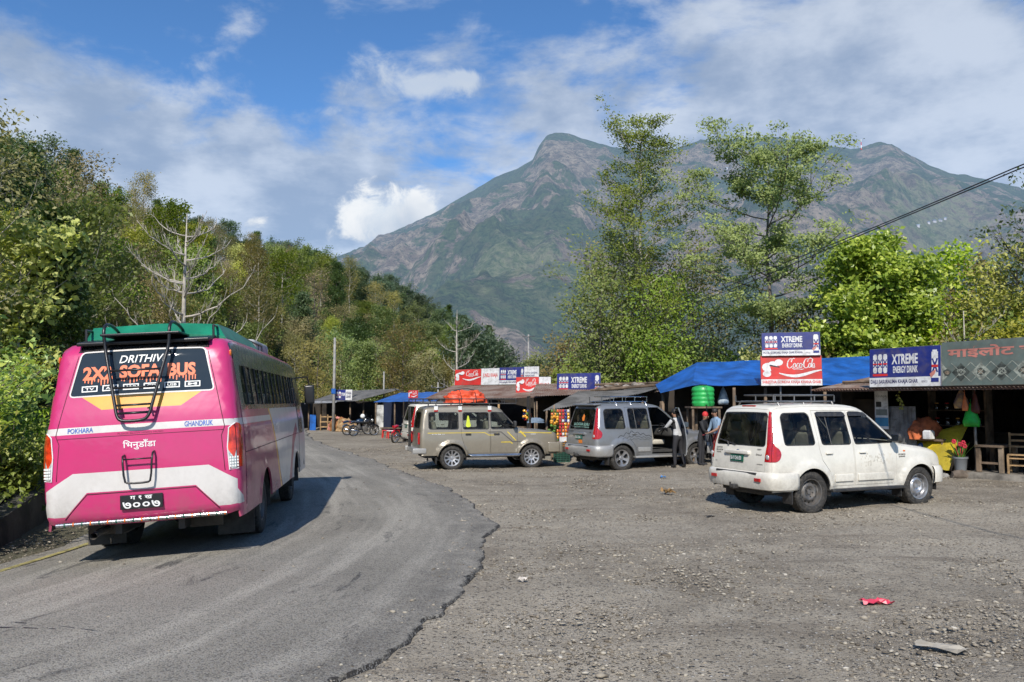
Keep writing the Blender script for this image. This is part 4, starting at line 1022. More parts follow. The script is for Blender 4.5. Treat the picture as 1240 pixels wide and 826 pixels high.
        def ln(P, t_, k=0):
            b = MB()
            for a_, c_ in zip(P[:-1], P[1:]):
                d = Vector((c_[0] - a_[0], c_[1] - a_[1])); L = d.length; d.normalize(); n_ = Vector((-d.y, d.x)) * t_ / 2; m_ = max(1, int(L / .1)); e0 = d * t_ * .3
                for q in range(m_):
                    A = Vector(a_) + d * (L * q / m_) - (e0 if q == 0 else d * 0); B = Vector(a_) + d * (L * (q + 1) / m_) + (e0 if q == m_ - 1 else d * 0)
                    b.add([fn(*(A + n_), -.0035 - .0004 * k), fn(*(B + n_), -.0035 - .0004 * k), fn(*(B - n_), -.0035 - .0004 * k), fn(*(A - n_), -.0035 - .0004 * k)], [(0, 1, 2, 3)])
            b.build('stripe', [mat('dark_grey_stripe_paint', (.11, .10, .09), .5) if k else YEL], root)
        ln([(.30, 1.075), (2.0, 1.075), (2.12, 1.00), (2.30, 1.00), (2.38, 1.06)], .02); ln([(2.12, 1.09), (2.5, 1.09), (2.85, .80), (3.1, .80)], .03, 1); ln([(2.5, .79), (2.78, .79), (2.84, .75)], .03)
        ln([(2.7, 1.09), (2.95, .84)], .028); ln([(3.1, 1.10), (3.25, .95)], .045); ln([(3.05, 1.075), (4.1, 1.04)], .022)
        for wx in (wx0, wx1):     # fender lips
            P = [(wx + (rad + .02) * math.cos(a), S.side(sg)(wx + (rad + .02) * math.cos(a), max(.42, wz + (rad + .02) * math.sin(a)))[1] + sg * .01, wz + (rad + .02) * math.sin(a)) for a in np.linspace(.12, math.pi - .12, 20)]
            b = MB(); b.tube(P, .028, 6); b.build('fender_lip', [BEIGE], root, True)
        b = MB(); b.rbox((2.3, sg * .86, .40), (1.5, .14, .05), .02); b.tube([(1.5, sg * .86, .43), (3.1, sg * .86, .43)], .025, 8); b.build('side_step', [CHR], root, True, 50)
        for wx in (wx0, wx1): wheel('wheel', root, wx, sg * .735, wz, wr, .215, sg, ALU, 'multi', .68)
        b = MB(); b.rbox((.045, sg * .72, .92), (.06, .12, .34), .02); b.build('taillight', [REDL], root, True)
        b = MB()
        for px_ in (.55, 1.27, 2.17): b.box((px_, fn(px_, 1.72)[1] + sg * .012, 1.80), (.11, .02, .11), k=0); b.box((px_, fn(px_, 1.72)[1] + sg * .014, 1.72), (.11, .02, .05), k=1)
        b.build('rack_bracket', [WHT, REDL], root)
    b = MB(); b.rbox((.0, 0, .56), (.16, 1.62, .17), .05); b.rbox((.06, .80, .56), (.4, .06, .16), .03); b.rbox((.06, -.80, .56), (.4, .06, .16), .03); b.build('rear_bumper', [SILCL], root, True, 40)
    b = MB(); b.rbox((4.38, 0, .60), (.2, 1.5, .34), .06); b.rbox((4.16, .78, .62), (.36, .08, .30), .03); b.rbox((4.16, -.78, .62), (.36, .08, .30), .03); b.build('front_bumper', [BEIGE, PLA], root, True, 40)
    b = MB(); b.bbox((.25, -.66, .34), (4.1, .66, .52)); b.bbox((1.5, -.76, .40), (3.0, .76, .50))
    for sg in (1, -1):
        for wx in (wx0, wx1): well(b, wx, wz, rad + .01, sg * .83, sg * .48)
        b.rbox((.55, sg * .74, .27), (.02, .22, .20), .008)
    b.tube([(wx0, -.7, wz), (wx0, .7, wz)], .055, 10); b.ball((wx0, 0, wz), .14, 12); b.tube([(wx1, -.7, wz), (wx1, .7, wz)], .05, 10); b.build('underbody', [PLA], root, True, 40)
    b = MB(); b.bbox((.3, -.72, .52), (3.1, .72, .57)); b.rbox((2.86, 0, 1.04), (.36, 1.36, .26), .08); b.build('interior', [INT], root)
    b = MB()
    for x_, ys_ in ((2.42, (-.38, .38)), (1.62, (-.42, 0, .42)), (.8, (-.45, .45))):
        for y_ in ys_: person_seat(b, x_, y_, .70)
    b.build('seats', [SEATM], root, True, 45)
    b = MB(); b.tube([(-.06, .25, .55), (-.06, .25, 1.85)], .022, 6); b.tube([(-.06, .55, .55), (-.06, .55, 1.85)], .022, 6)
    for z_ in np.arange(.7, 1.85, .28): b.tube([(-.06, .25, z_), (-.06, .55, z_)], .016, 6)
    b.build('rear_ladder', [PLA], root)
    b = MB()
    for z_ in (1.93, 2.07): b.tube([(-.05, -.68, z_), (3.0, -.68, z_), (3.0, .68, z_), (-.05, .68, z_), (-.05, -.68, z_)], .018, 6)
    for x_ in np.arange(-.05, 3.01, .435):
        for sg in (1, -1): b.tube([(x_, sg * .68, 1.93), (x_, sg * .68, 2.07 - (.0 if x_ < 1.4 else .0))], .014, 6)
        b.tube([(x_, -.68, 1.93), (x_, .68, 1.93)], .015, 6)
    for y_ in np.linspace(-.5, .5, 5): b.tube([(-.05, y_, 1.94), (3.0, y_, 1.94)], .012, 5)
    for x_ in (.55, 1.27, 2.17):
        for sg in (1, -1): b.tube([(x_, sg * .68, 1.93), (x_, sg * .70, 1.84)], .018, 6)
    b.build('roof_rack', [PLA], root)
    b = MB(); ph = S.side(-1)
    decal(b, [rnd([(1.42, 1.24), (1.60, 1.24), (1.56, 1.40), (1.53, 1.58), (1.49, 1.58), (1.46, 1.40)], 2)], ph, .006); b.build('window_sticker', [mat('lime_sticker', (.55, .62, .03), .5)], root)
    b = MB(); put_text(b, 'S U M O', .42, .80, 1.03, 1.05, fn=lambda a_, c_: ph(a_, c_, -.004), bold=.03); b.build('badge_lettering', [WHT], root); b = MB(); put_text(b, 'GOLD', 3.42, 3.58, 1.005, 1.03, fn=lambda a_, c_: ph(a_, c_, -.005), bold=.02); b.build('badge_lettering', [WHT], root)
    return root
JP = make_jeep((-2.95, 23.64, -.005), R(15.5))
# orange tarpaulin bundle on the jeep's rack
def cloth_lump(name, c, d, seed, mt, parent=None, rz=0, sharp=.25, n=36, flat=.0, rope=None):
    vs = []; fs = []; h = n // 2; rm = Matrix.Rotation(rz, 3, 'Z')
    for i in range(h + 1):
        t_ = math.pi / 2 * i / h
        for j in range(n):
            a = 2 * math.pi * j / n; v = Vector((math.cos(a), math.sin(a), 0)) * math.sin(t_) ** .75 + Vector((0, 0, math.cos(t_) ** .8))
            nn = 1 + sharp * noise.ridged_multi_fractal(v * 1.6 + Vector((seed, 0, 0)), .8, 2.1, 4, 1, 2) * .35 - sharp * .35 + .5 * sharp * noise.noise(v * 3.3 + Vector((0, seed, 0)))
            v = Vector((v.x * d[0] * nn, v.y * d[1] * nn, max(0, v.z * d[2] * (nn if v.z > .1 else 1))))
            vs.append(rm @ v + Vector(c))
    for i in range(h): fs += [(i * n + j, (i + 1) * n + j, (i + 1) * n + (j + 1) % n, i * n + (j + 1) % n) for j in range(n)]
    b = MB(); b.add(vs, fs); return b.build(name, [mt], parent, True, 50)
ORT = mat('orange_tarpaulin', (.80, .10, .035), .5, var=.2, scale=4, bump=.6, bscale=9)
jm = Matrix.Translation(JP.location) @ Matrix.Rotation(JP.rotation_euler.z, 4, 'Z')
o = empty('tarpaulin_bundle', jm @ Vector((1.60, 0, 1.955)), JP.rotation_euler.z, 'orange tarpaulin bundle tied on the roof rack of the champagne jeep', 'luggage')
cloth_lump('tarpaulin', (0, 0, 0), (.62, .50, .36), 4, ORT, o, sharp=.38, n=56)
b = MB()
for s_ in (-.25, .2): b.tube([(s_, .54 * math.cos(a), .43 * math.sin(a) * (1 - .3 * abs(s_))) for a in np.linspace(0, math.pi, 14)], .012, 5)
b.tube([(.67 * math.cos(a), .1, .43 * math.sin(a)) for a in np.linspace(0, math.pi, 14)], .012, 5)
b.build('rope', [BLK], o)
# ================================================================== the pink bus
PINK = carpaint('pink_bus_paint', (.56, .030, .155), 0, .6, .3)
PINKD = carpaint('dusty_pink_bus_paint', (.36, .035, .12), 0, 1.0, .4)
WHB = carpaint('white_bus_paint', (.66, .63, .60), 0, .8, .35)
YLB = mat('amber_yellow_paint', (.78, .36, .03), .4, var=.06, coat=.4)
BKG = mat('black_gloss_band', (.018, .018, .02), .22, var=.1, dirt=.5, dirtc=(.1, .09, .08), coat=.5)
BGL = glass('bus_side_glass', (.55, .6, .6), -.02, gl=.5)
BRG = glass('bus_rear_glass', (.05, .07, .09), .03, .78, (.035, .05, .068))
ORP = mat('orange_lettering', (.85, .20, .08), .5, var=.1, scale=6)
BLUP = mat('blue_lettering', (.02, .10, .42), .5)
GTARP = mat('green_tarpaulin', (.005, .20, .11), .45, var=.15, scale=2, bump=.5, bscale=5)
REDT = mat('red_fabric', (.55, .03, .03), .7); MUD = mat('dusty_rubber_flap', (.075, .065, .055), .9, var=.25, bump=.4)
def make_bus(loc, rz, roll):
    root = empty('tourist_bus', loc, 0, 'pink and white bus with green covered roof driving away on the road', 'bus'); root.rotation_euler = (roll, 0, rz)
    wr, wx0, wx1, wz, hw = .43, 1.95, 5.92, .43, 1.185; Ln = 7.85
    prof = [(.06, .56), (.0, .64), (-.03, .95), (-.01, 1.60), (.03, 1.85), (.10, 2.12), (.20, 2.60), (.26, 2.74), (.40, 2.82), (.8, 2.84), (3.5, 2.85), (7.0, 2.82), (7.45, 2.74), (7.62, 2.55), (7.78, 1.6), (7.84, 1.1), (7.84, .6), (7.78, .50)]
    def w(x, z):
        b = hw + .015 * math.sin(max(0, min(1, (z - .5) / 1.2)) * math.pi)
        if z > 1.62: b -= .115 * (z - 1.62)
        if x < .9: b -= .03 * ((.9 - x) / .9) ** 2
        for wx in (wx0, wx1):
            d = math.hypot(x - wx, z - wz); b += .018 * (1 / (1 + math.exp((d - .60) / .010))) * max(0, min(1, (z - .3) * 6))
        return b
    S = Shell(prof, w, .13, 2, .05); rad = .54
    O = S.side_outline(arch_bottom(.50, .10, 7.76, [(wx0, wz), (wx1, wz)], rad))
    band = [(.40, 1.86), (7.9, 1.86), (7.9, 2.76), (.35, 2.76), (.30, 2.60)]
    sweep = [(2.75, 1.86), (7.9, 1.86), (7.9, .45), (5.2, .45), (3.95, .45), (3.55, .80), (3.2, 1.30)]
    ystr = [(2.60, 1.86), (2.74, 1.86), (3.18, 1.30), (3.5, .80), (3.85, .45), (3.70, .45), (3.38, .78), (3.05, 1.28)]
    redf = [(4.75, .45), (5.05, .85), (5.45, 1.30), (6.1, 1.55), (6.3, 1.40), (5.7, 1.15), (5.35, .80), (5.25, .45)]
    whst = [(-.2, 1.67), (2.78, 1.67), (2.72, 1.755), (-.2, 1.755)]
    wcor = [(-.2, .66), (.20, .67), (.14, .76), (.0, .88), (-.2, 1.1)]
    lamp = rnd([(-.2, 1.15), (.13, 1.13), (.17, 1.45), (.15, 1.66), (.08, 1.70), (-.2, 1.68)], 1)
    loops = [(sweep, 'white'), (ystr, 'yellow'), (redf, 'reds'), (whst, 'white'), (wcor, 'whitec'), (band, 'band')]
    wins = []; x = .62
    for i in range(6):
        wd = .80; gap = .055; wins.append((x, x + wd)); x += wd + gap
    wins.append((x + .02, x + .62)); drx = x + .75
    for a_, c_ in wins: loops.append((rnd([(a_, 1.93), (c_, 1.93), (c_, 2.47), (a_, 2.47)], 1, .04), 'glass'))
    door = [(6.55, .56), (7.35, .56), (7.30, 2.52), (6.58, 2.52)]; dglass = rnd([(6.64, 1.3), (7.26, 1.3), (7.22, 2.44), (6.66, 2.44)], 1)
    loops += [(lamp, 'lamp')]
    SKl = skin(O, loops, .11); SKr = skin(O, loops, .11)
    mats = [PINK, PINKD, WHB, YLB, BKG, INL, REDL]
    mb = MB()
    for sg, SK in ((1, SKl), (-1, SKr)):
        fn = S.side(sg)
        for key, k in (('body', 1), ('white', 2), ('whitec', 2), ('yellow', 3), ('reds', 1), ('band', 4)):
            if key in SK:
                V, T = SK[key]
                if key == 'body':
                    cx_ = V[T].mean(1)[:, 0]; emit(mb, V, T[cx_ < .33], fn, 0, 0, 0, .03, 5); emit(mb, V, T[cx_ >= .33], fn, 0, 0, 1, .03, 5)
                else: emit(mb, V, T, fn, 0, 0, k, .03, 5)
    TO = S.top_outline(); q = S.sz
    def P(*zy): return [(q(z), y) for z, y in zy]
    rwin = rnd(P((2.14, .86), (2.14, -.86), (2.68, -.74), (2.68, .74)), 1, .05)
    yel = P((2.125, .72), (2.125, -.72), (1.95, -.47), (1.95, .47))
    stripe = P((1.67, 1.3), (1.67, -1.3), (1.755, -1.3), (1.755, 1.3))
    chev = P((.66, 1.3), (.88, 1.3), (1.19, .80), (1.19, -.80), (.88, -1.3), (.66, -1.3), (.67, -.90), (.95, -.64), (.95, .64), (.67, .90))
    line = P((1.005, .98), (1.005, -.98), (1.012, -.98), (1.012, .98))
    blacktop = P((2.69, .80), (2.69, -.80), (2.83, -.74), (2.83, .74))
    lampq = lambda s_: rnd(P((1.14, s_ * 1.30), (1.12, s_ * 1.055), (1.40, s_ * 1.035), (1.64, s_ * 1.06), (1.70, s_ * 1.12), (1.70, s_ * 1.30)), 1, .04)
    seam = P((2.76, .79), (2.76, -.79), (1.64, -1.0), (1.52, -.97), (1.0, -1.02), (1.0, 1.02), (1.52, .97), (1.64, 1.0))
    ws0, ws1 = S.sx(7.60), S.sx(7.74); wsc = rnd([(ws0, -1.0), (ws0, 1.0), (ws1, 1.06), (ws1, -1.06)], 1, .08)
    bfront = P((2.4, 0),)
    loopsT = []
    loopsT += [(stripe, 'white'), (chev, 'white')]
    TLs = [(wsc, 'ws'), (lampq(1), 'lamp'), (lampq(-1), 'lamp'), (blacktop, 'black'), (yel, 'yellow'), (inset(rwin, -.018), 'wtrim'), (rwin, 'rglass')]
    # hatch split: everything inside the seam is the rear hatch
    def cut(poly, d): return inset(poly, d)
    TK = skin(TO, loopsT + TLs, .11)
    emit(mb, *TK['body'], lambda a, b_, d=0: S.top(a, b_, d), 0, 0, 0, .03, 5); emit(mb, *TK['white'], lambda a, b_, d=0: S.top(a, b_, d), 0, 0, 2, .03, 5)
    fnt = lambda a, b_, d=0: S.top(a, b_, d)
    emit(mb, *TK['yellow'], fnt, 0, 0, 3, .03, 5); emit(mb, *TK['black'], fnt, 0, 0, 4, .03, 5); emit(mb, *TK['wtrim'], fnt, -.002, 0, 2)
    mb.build('body', mats, root)
    b = MB(); emit(b, *TK['rglass'], fnt, .006); rg = b.build('rear_window', [BRG], root)
    b = MB(); emit(b, *TK['ws'], fnt, .006); b.build('windshield', [BRG], root)
    # panel gaps drawn as narrow raised rubber seams
    b = MB()
    sp_ = [(2.72, .77), (2.14, .90), (1.66, 1.0), (1.55, .96), (1.02, 1.0)]
    for sg in (1, -1):
        pts_ = []
        for (z0, y0), (z1, y1) in zip(sp_[:-1], sp_[1:]):
            for t_ in np.linspace(0, 1, 6, endpoint=False): pts_.append(S.top(q(z0 + (z1 - z0) * t_), sg * (y0 + (y1 - y0) * t_), 0))
        b.tube(pts_, .005, 5)
    b.tube([S.top(q(1.62), y_, 0) for y_ in np.linspace(-.98, .98, 20)], .004, 5); b.tube([S.top(q(.93), y_, 0) for y_ in np.linspace(-.64, .64, 12)], .007, 5)
    for sg in (1, -1): b.tube([S.top(q(.93 + (.64 - .93) * t_), sg * (.64 + .27 * t_), 0) for t_ in np.linspace(0, 1, 8)], .007, 5)
    for sg in (1, -1):
        fn = S.side(sg)
        b.tube([fn(x_, 1.30 + .02 * x_ / 7) for x_ in np.linspace(.34, 6.4, 40)], .006, 5)
        b.tube([fn(.33, z_) for z_ in np.linspace(.62, 2.6, 20)], .005, 5)
    b.build('panel_seam', [mat('dark_seam', (.10, .02, .04), .8)], root, True)
    # lettering on the glass and body
    def F(off): return lambda a_, c_: S.top(q(c_), -a_, -off)
    b = MB(); put_text(b, 'DRITHIVI', -.29, .27, 2.53, 2.625, fn=F(.001), shear=.25, bold=.01); b.build('white_window_lettering', [WHT], rg)
    b = MB()
    def drip(word, x0, x1):
        put_text(b, word, x0, x1, 2.335, 2.505, fn=F(.001), bold=.045)
        random.seed(len(word)); x = x0 + .02
        while x < x1 - .01:
            l_ = random.uniform(.02, .075); b.add([F(.001)(x, 2.345), F(.001)(x + .018, 2.345), F(.001)(x + .016, 2.34 - l_), F(.001)(x + .009, 2.333 - l_), F(.001)(x + .002, 2.34 - l_)], [(0, 4, 3, 2, 1)]); x += random.uniform(.03, .05)
    drip('2X2', -.72, -.36); drip('SOFA', -.28, .22); drip('BUS', .30, .64); b.build('orange_window_lettering', [ORP], rg)
    b = MB()
    for i in range(6):
        cx_ = -.63 + i * .247; z0, z1 = 2.185, 2.262
        for (a0, a1, c0, c1) in ((-.095, .095, z1 - .014, z1), (-.095, .095, z0, z0 + .014), (-.095, -.08, z0 + .014, z1 - .014), (.08, .095, z0 + .014, z1 - .014)):
            b.add([F(.001)(cx_ + a0, c0), F(.001)(cx_ + a1, c0), F(.001)(cx_ + a1, c1), F(.001)(cx_ + a0, c1)], [(0, 1, 2, 3)])
        put_text(b, ['TV', 'AC', 'WI', 'CD', 'USB', 'M'][i], cx_ - .055, cx_ + .055, z0 + .022, z1 - .022, fn=F(.001), bold=.02)
    b.build('amenity_icon', [WHT], rg)
    b = MB(); put_text(b, 'POKHARA', -.86, -.56, 1.682, 1.742, fn=F(.003), bold=.02); b.build('destination_lettering', [BLUP], root); b = MB(); put_text(b, 'GHANDRUK', .52, .86, 1.682, 1.748, fn=F(.003), bold=.02); b.build('destination_lettering', [BLUP], root)
    b = MB(); put_text(b, 'िभनुडाँडा', -.21, .18, 1.44, 1.56, fn=F(.003), bold=.012); b.build('village_lettering', [WHT], root)
    b = MB(); put_text(b, 'PLEASE BLOW HORN MUSIC', -.27, .27, 1.635, 1.655, fn=F(.003)); b.build('small_lettering', [mat('dark_pink_lettering', (.2, .02, .05), .6)], root)
    b = MB(); px = S.top(q(.80), 0)[0] - .02; b.rbox((px, 0, .80), (.02, .50, .175), .008); pl = b.build('number_plate', [BLK], root)
    b = MB(); f2 = lambda a_, c_: (px - .014, -a_, c_)
    put_text(b, 'ग १ ख', -.13, .13, .825, .875, fn=f2, bold=.02); put_text(b, '७००७', -.22, .22, .725, .805, fn=f2, bold=.012); b.build('plate_lettering', [WHT], pl)
    # lamps
    for sg, SK in ((1, SKl), (-1, SKr)):
        b = MB(); fn = S.side(sg)
        def kz(V, T, zz): return
        V, T = SK['lamp']; zc = V[T].mean(1)[:, 1]; emit(b, V, T, fn, -.010, 0, 0)
        V, T = TK['lamp']; T = T[(V[T].mean(1)[:, 1] * sg) > 0]; z_of = np.array([S.at(s_)[0][1] for s_ in V[T].mean(1)[:, 0]])
        emit(b, V, T[z_of > 1.31], fnt, -.010, 0, 0)
        if (z_of <= 1.31).any(): emit(b, V, T[z_of <= 1.31], fnt, -.010, 0, 1)
        tl = b.build('taillight', [mat('amber_red_lens', (.70, .045, .01), .12, coat=.9, var=.3, scale=9), CLL], root)
        b = MB()
        for i in range(4):
            for j in range(4): p = S.top(q(1.155 + .036 * j), sg * (1.065 + .026 * i), -.013); b.box(p, (.008, .018, .024))
        b.build('reflector_grid', [WHT], tl)
        b = MB(); b.tube([S.top(q(z_), sg * y_, -.008) for z_, y_ in ((1.12, 1.15), (1.11, 1.05), (1.40, 1.03), (1.64, 1.05), (1.705, 1.12))], .008, 5); b.build('lamp_surround', [WHT], tl)
    # windows, seats
    for sg in (1, -1):
        fn = S.side(sg); SK = SKl if sg > 0 else SKr; V, T = SK['glass']; cx_ = V[T].mean(1)[:, 0]
        for a_, c_ in wins:
            m_ = (cx_ > a_) & (cx_ < c_); b = MB(); emit(b, V, T[m_], fn, .014); wo = b.build('window', [BGL], root)
            b = MB()
            for xx in ((a_ + c_) / 2,): b.tube([fn(xx, 1.93, .008), fn(xx, 2.47, .008)], .012, 5)
            b.build('window_divider', [PLA], wo)
    for sg in (1, -1):
        b = MB(); fn = S.side(sg); px_ = 6.5
        b.tube([fn(6.55, .60, -.004), fn(6.55, 1.5, -.004), fn(6.55, 2.5, -.004)], .01, 5); b.tube([fn(7.35, .60, -.004), fn(7.35, 2.5, -.004)], .01, 5)
        D_ = skin(dglass, [], .12); emit(b, *D_['body'], fn, -.003, 0, 1)
        b.build('door', [PLA, BKG], root)
    b = MB(); b.bbox((.3, -1.02, .92), (7.5, 1.02, .98)); b.build('floor', [INT], root)
    bs = MB(); bh = MB()
    for i in range(8):
        x_ = .9 + i * .72
        for y_ in (-.80, -.36, .36, .80):
            bs.rbox((x_, y_, 1.38), (.44, .42, .12), .04); bs.rbox((x_ - .26, y_, 1.72), (.13, .42, .72), .05, ry=R(-8)); bh.rbox((x_ - .31, y_, 1.99), (.15, .40, .26), .05, k=(0 if i % 3 == 0 else 1), ry=R(-8))
    bs.build('seats', [mat('dark_bus_seat', (.05, .05, .09), .9)], root, True, 45); bh.build('headrest_covers', [REDT, WHT], root, True, 45)
    # under body
    b = MB(); b.bbox((.4, -.9, .52), (7.5, .9, .66)); b.bbox((.25, -.42, .38), (7.3, -.34, .54)); b.bbox((.25, .34, .38), (7.3, .42, .54)); b.rbox((3.6, -.8, .50), (.9, .5, .34), .05); b.rbox((4.2, .8, .48), (1.1, .45, .36), .05)
    b.tube([(wx0, -.9, wz), (wx0, .9, wz)], .08, 10); b.ball((wx0, 0, wz), .2, 14); b.tube([(wx1, -.8, wz), (wx1, .8, wz)], .06, 8)
    for sg in (1, -1):
        for wx in (wx0, wx1): well(b, wx, wz, rad + .015, sg * 1.16, sg * .50)
        b.box((wx0, sg * .45, .50), (1.3, .07, .06))
    b.build('underbody', [PLA], root, True, 40)
    b = MB(); b.tube([(1.3, .55, .42), (.3, .62, .42), (.06, .62, .40)], .045, 10, cap=False); b.rbox((1.0, .5, .42), (.7, .22, .2), .07); b.build('exhaust_pipe', [STEEL], root, True, 50)
    for sg in (1, -1):
        b = MB(); b.rbox((1.30, sg * .86, .34), (.025, .50, .46), .01, ry=R(4)); b.build('mud_flap', [MUD], root)
        b = MB(); b.rbox((.55, sg * .62, .46), (.03, .42, .22), .01); b.build('mud_guard', [MUD], root)
        wheel('wheel', root, wx0, sg * 1.02, wz, wr, .22, sg, STEEL, 'steel', .58); wheel('inner_wheel', root, wx0, sg * .76, wz, wr, .22, sg, STEEL, 'steel', .58); wheel('wheel', root, wx1, sg * .98, wz, wr, .22, sg, STEEL, 'steel', .58)
    b = MB(); bx_ = -.05; b.tube([(bx_, -1.0, .575), (bx_, 1.0, .575)], .024, 8); 
    for i in range(60): b.lathe([(.027, -.009), (.027, .009)], 8, Matrix.Translation((bx_, -.98 + i * .033, .575)) @ Matrix.Rotation(math.pi / 2, 4, 'X'), k=(1, 0, 0, 2, 0, 0)[i % 6])
    for y_ in (-.7, .7): b.tube([(bx_, y_, .575), (.15, y_, .60)], .018, 6)
    b.build('bumper_bar', [CHR, ORL, GRN, WHT], root, True, 50)
    # rear ladder
    b = MB(); off = -.12
    def L(y, z): p = S.top(q(min(z, 2.7)), y); return Vector((p[0] + off - .02, y, z))
    rails = []
    for y0, y1, sg in ((.44, .23, 1), (-.35, -.12, -1)):
        r_ = [Vector((.95, y0 + sg * .02, 2.90)), Vector((.50, y0 + sg * .01, 3.05)), Vector((.16, y0, 3.06)), Vector((.05, y0, 2.96))] + [L(y0 + (y1 - y0) * (2.8 - z) / 1.0, z) for z in (2.75, 2.5, 2.25, 2.0, 1.86)]
        rails.append(r_)
    path = chaikin3(rails[0] + [L(.19, 1.80), L(-.07, 1.80)] + rails[1][::-1], 2); b.tube(path, .021, 8)
    for z in (2.44, 2.22, 2.0, 1.9):
        t_ = (2.8 - z); b.tube([L(.44 - .21 * t_, z), L(-.35 + .23 * t_, z)], .015, 6)
    for y_, z in ((.23, 1.95), (-.12, 1.95), (.40, 2.66), (-.32, 2.66)): b.tube([L(y_, z), Vector(S.top(q(z), y_, 0))], .012, 6)
    b.build('rear_ladder', [BLK], root, True)
    b = MB(); sx_ = S.top(q(1.2), 0)[0]
    fr = [(sx_ - .09, .19, 1.36), (sx_ - .10, .17, 1.06), (sx_ - .10, .12, 1.035), (sx_ - .10, -.10, 1.035), (sx_ - .10, -.14, 1.06), (sx_ - .09, -.16, 1.39)]
    b.tube(chaikin3([(sx_, .19, 1.38)] + fr + [(sx_, -.16, 1.41)], 1), .013, 6); b.tube([(sx_ - .09, .18, 1.33), (sx_ - .09, -.155, 1.33)], .010, 6); b.build('step_bracket', [BLK], root, True)
    # roof deck, green covered load
    b = MB(); b.rbox((.42, 0, 2.84), (.5, 1.62, .05), .02, ry=R(-8)); b.rbox((.30, 0, 2.90), (.55, .95, .03), .01)
    for sg in (1, -1):
        b.tube([(.5, sg * .80, 2.84), (.5, sg * .80, 3.02), (4.6, sg * .80, 3.02), (4.6, sg * .80, 2.84)], .016, 6)
        for x_ in np.arange(1.2, 4.6, .6): b.tube([(x_, sg * .80, 2.84), (x_, sg * .80, 3.02)], .013, 6)
    b.build('roof_rack', [BLK], root, True, 50)
    b = MB(); xs = [.62, .78, 1.6, 2.6, 3.4, 3.9]; zt = [2.92, 3.08, 3.09, 3.07, 3.06, 2.92]; n = 9; vs_ = []
    for i, (x_, z_) in enumerate(zip(xs, zt)):
        for j, (yy_, zz_) in enumerate(((-.94, 2.84), (-.92, 2.87), (-.80, z_ - .02), (-.4, z_ + .01), (0, z_ + .02), (.4, z_ + .01), (.80, z_ - .02), (.92, 2.87), (.94, 2.84))):
            nz_ = noise.noise(Vector((x_ * 3, j, 2))) * .025; vs_.append((x_, yy_, zz_ + nz_))
    m_ = len(vs_); b.add(vs_, [(i * n + j, i * n + j + 1, (i + 1) * n + j + 1, (i + 1) * n + j) for i in range(len(xs) - 1) for j in range(n - 1)] + [tuple(range(n)), tuple(reversed(range(m_ - n, m_)))])
    o = b.build('roof_tarpaulin', [GTARP], root)
    b = MB(); b.rbox((4.75, 0, 2.98), (1.5, 1.6, .28), .12, 4); b.build('roof_luggage', [mat('grey_sheet', (.42, .42, .42), .7, var=.2, bump=.4)], root, True, 50)
    for sg in (1, -1):
        b = MB(); b.tube([(7.55, sg * 1.05, 2.50), (7.75, sg * 1.30, 2.52), (7.80, sg * 1.34, 2.30)], .018, 6); b.rbox((7.80, sg * 1.33, 2.12), (.10, .22, .42), .04); b.build('mirror', [BLK], root, True, 45)
        b = MB(); b.ball(S.side(sg)(.30, 2.62), (.04, .015, .05), 10); b.build('marker_lamp', [ORL], root, True)
    return root
BUS = make_bus((-4.56, 9.95, -.055), R(99), R(-3.5))
# ================================================================== shops, signs, people, props
WOOD = mat('weathered_wood', (.17, .12, .08), .85, var=.3, scale=3, bump=.5, bscale=14)
WOODL = mat('pale_wood', (.36, .23, .11), .75, var=.25, scale=4, bump=.4, bscale=16)
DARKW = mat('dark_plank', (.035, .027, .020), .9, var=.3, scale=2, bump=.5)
GREYW = mat('grey_sheet_wall', (.20, .20, .20), .7, var=.25, scale=3, dirt=.8, dirtc=(.10, .09, .08), bump=.3)
BLUET = mat('blue_tarpaulin', (.012, .11, .42), .42, var=.22, scale=1.6, bump=.7, bscale=4)
STONE = mat('grey_stone', (.24, .23, .21), .9, var=.3, scale=3, bump=.8, bscale=9)
CONC = mat('pale_concrete', (.30, .285, .25), .9, var=.22, scale=1.5, dirt=.7, dirtc=(.10, .10, .07), bump=.5)
DARKC = mat('damp_dark_concrete', (.075, .070, .058), .9, var=.3, scale=1.2, dirt=.6, dirtc=(.04, .05, .025), bump=.6)  # shade on the wall's road side is put into this dark base colour
SIGNB = mat('sign_blue', (.014, .026, .19), .5, var=.12, dirt=.35, scale=1.4); SIGNW = mat('sign_white', (.70, .70, .70), .5, var=.08, dirt=.5)
SIGNR = mat('sign_red', (.60, .03, .025), .5, var=.12, dirt=.35, scale=1.4); SIGNDB = mat('sign_dark_blue', (.02, .02, .10), .5); SIGNG = mat('sign_grey_green', (.115, .15, .135), .6, var=.12, dirt=.4)
SIGNK = mat('sign_black', (.02, .02, .02), .5); SIGNP = mat('sign_pale_red', (.52, .20, .16), .55); SKINM = mat('skin', (.30, .16, .10), .6)
def rust_mat(name, a, b_, scale=1.3):
    t = newmat(name); tc = t.n('ShaderNodeTexCoord').outputs['Object']; n_ = t.noise(tc, scale, 8, .7, .5)
    setc(t, 'Base Color', t.mix(t.smooth(n_, .38, .62), a, b_)); t.b.inputs['Roughness'].default_value = .75; t.b.inputs['Metallic'].default_value = .15
    bp = t.n('ShaderNodeBump'); bp.inputs['Distance'].default_value = .01; bp.inputs['Strength'].default_value = .6; t.L.new(t.noise(tc, 18, 5, .7), bp.inputs['Height']); t.L.new(bp.outputs[0], t.b.inputs['Normal'])
    return t.m
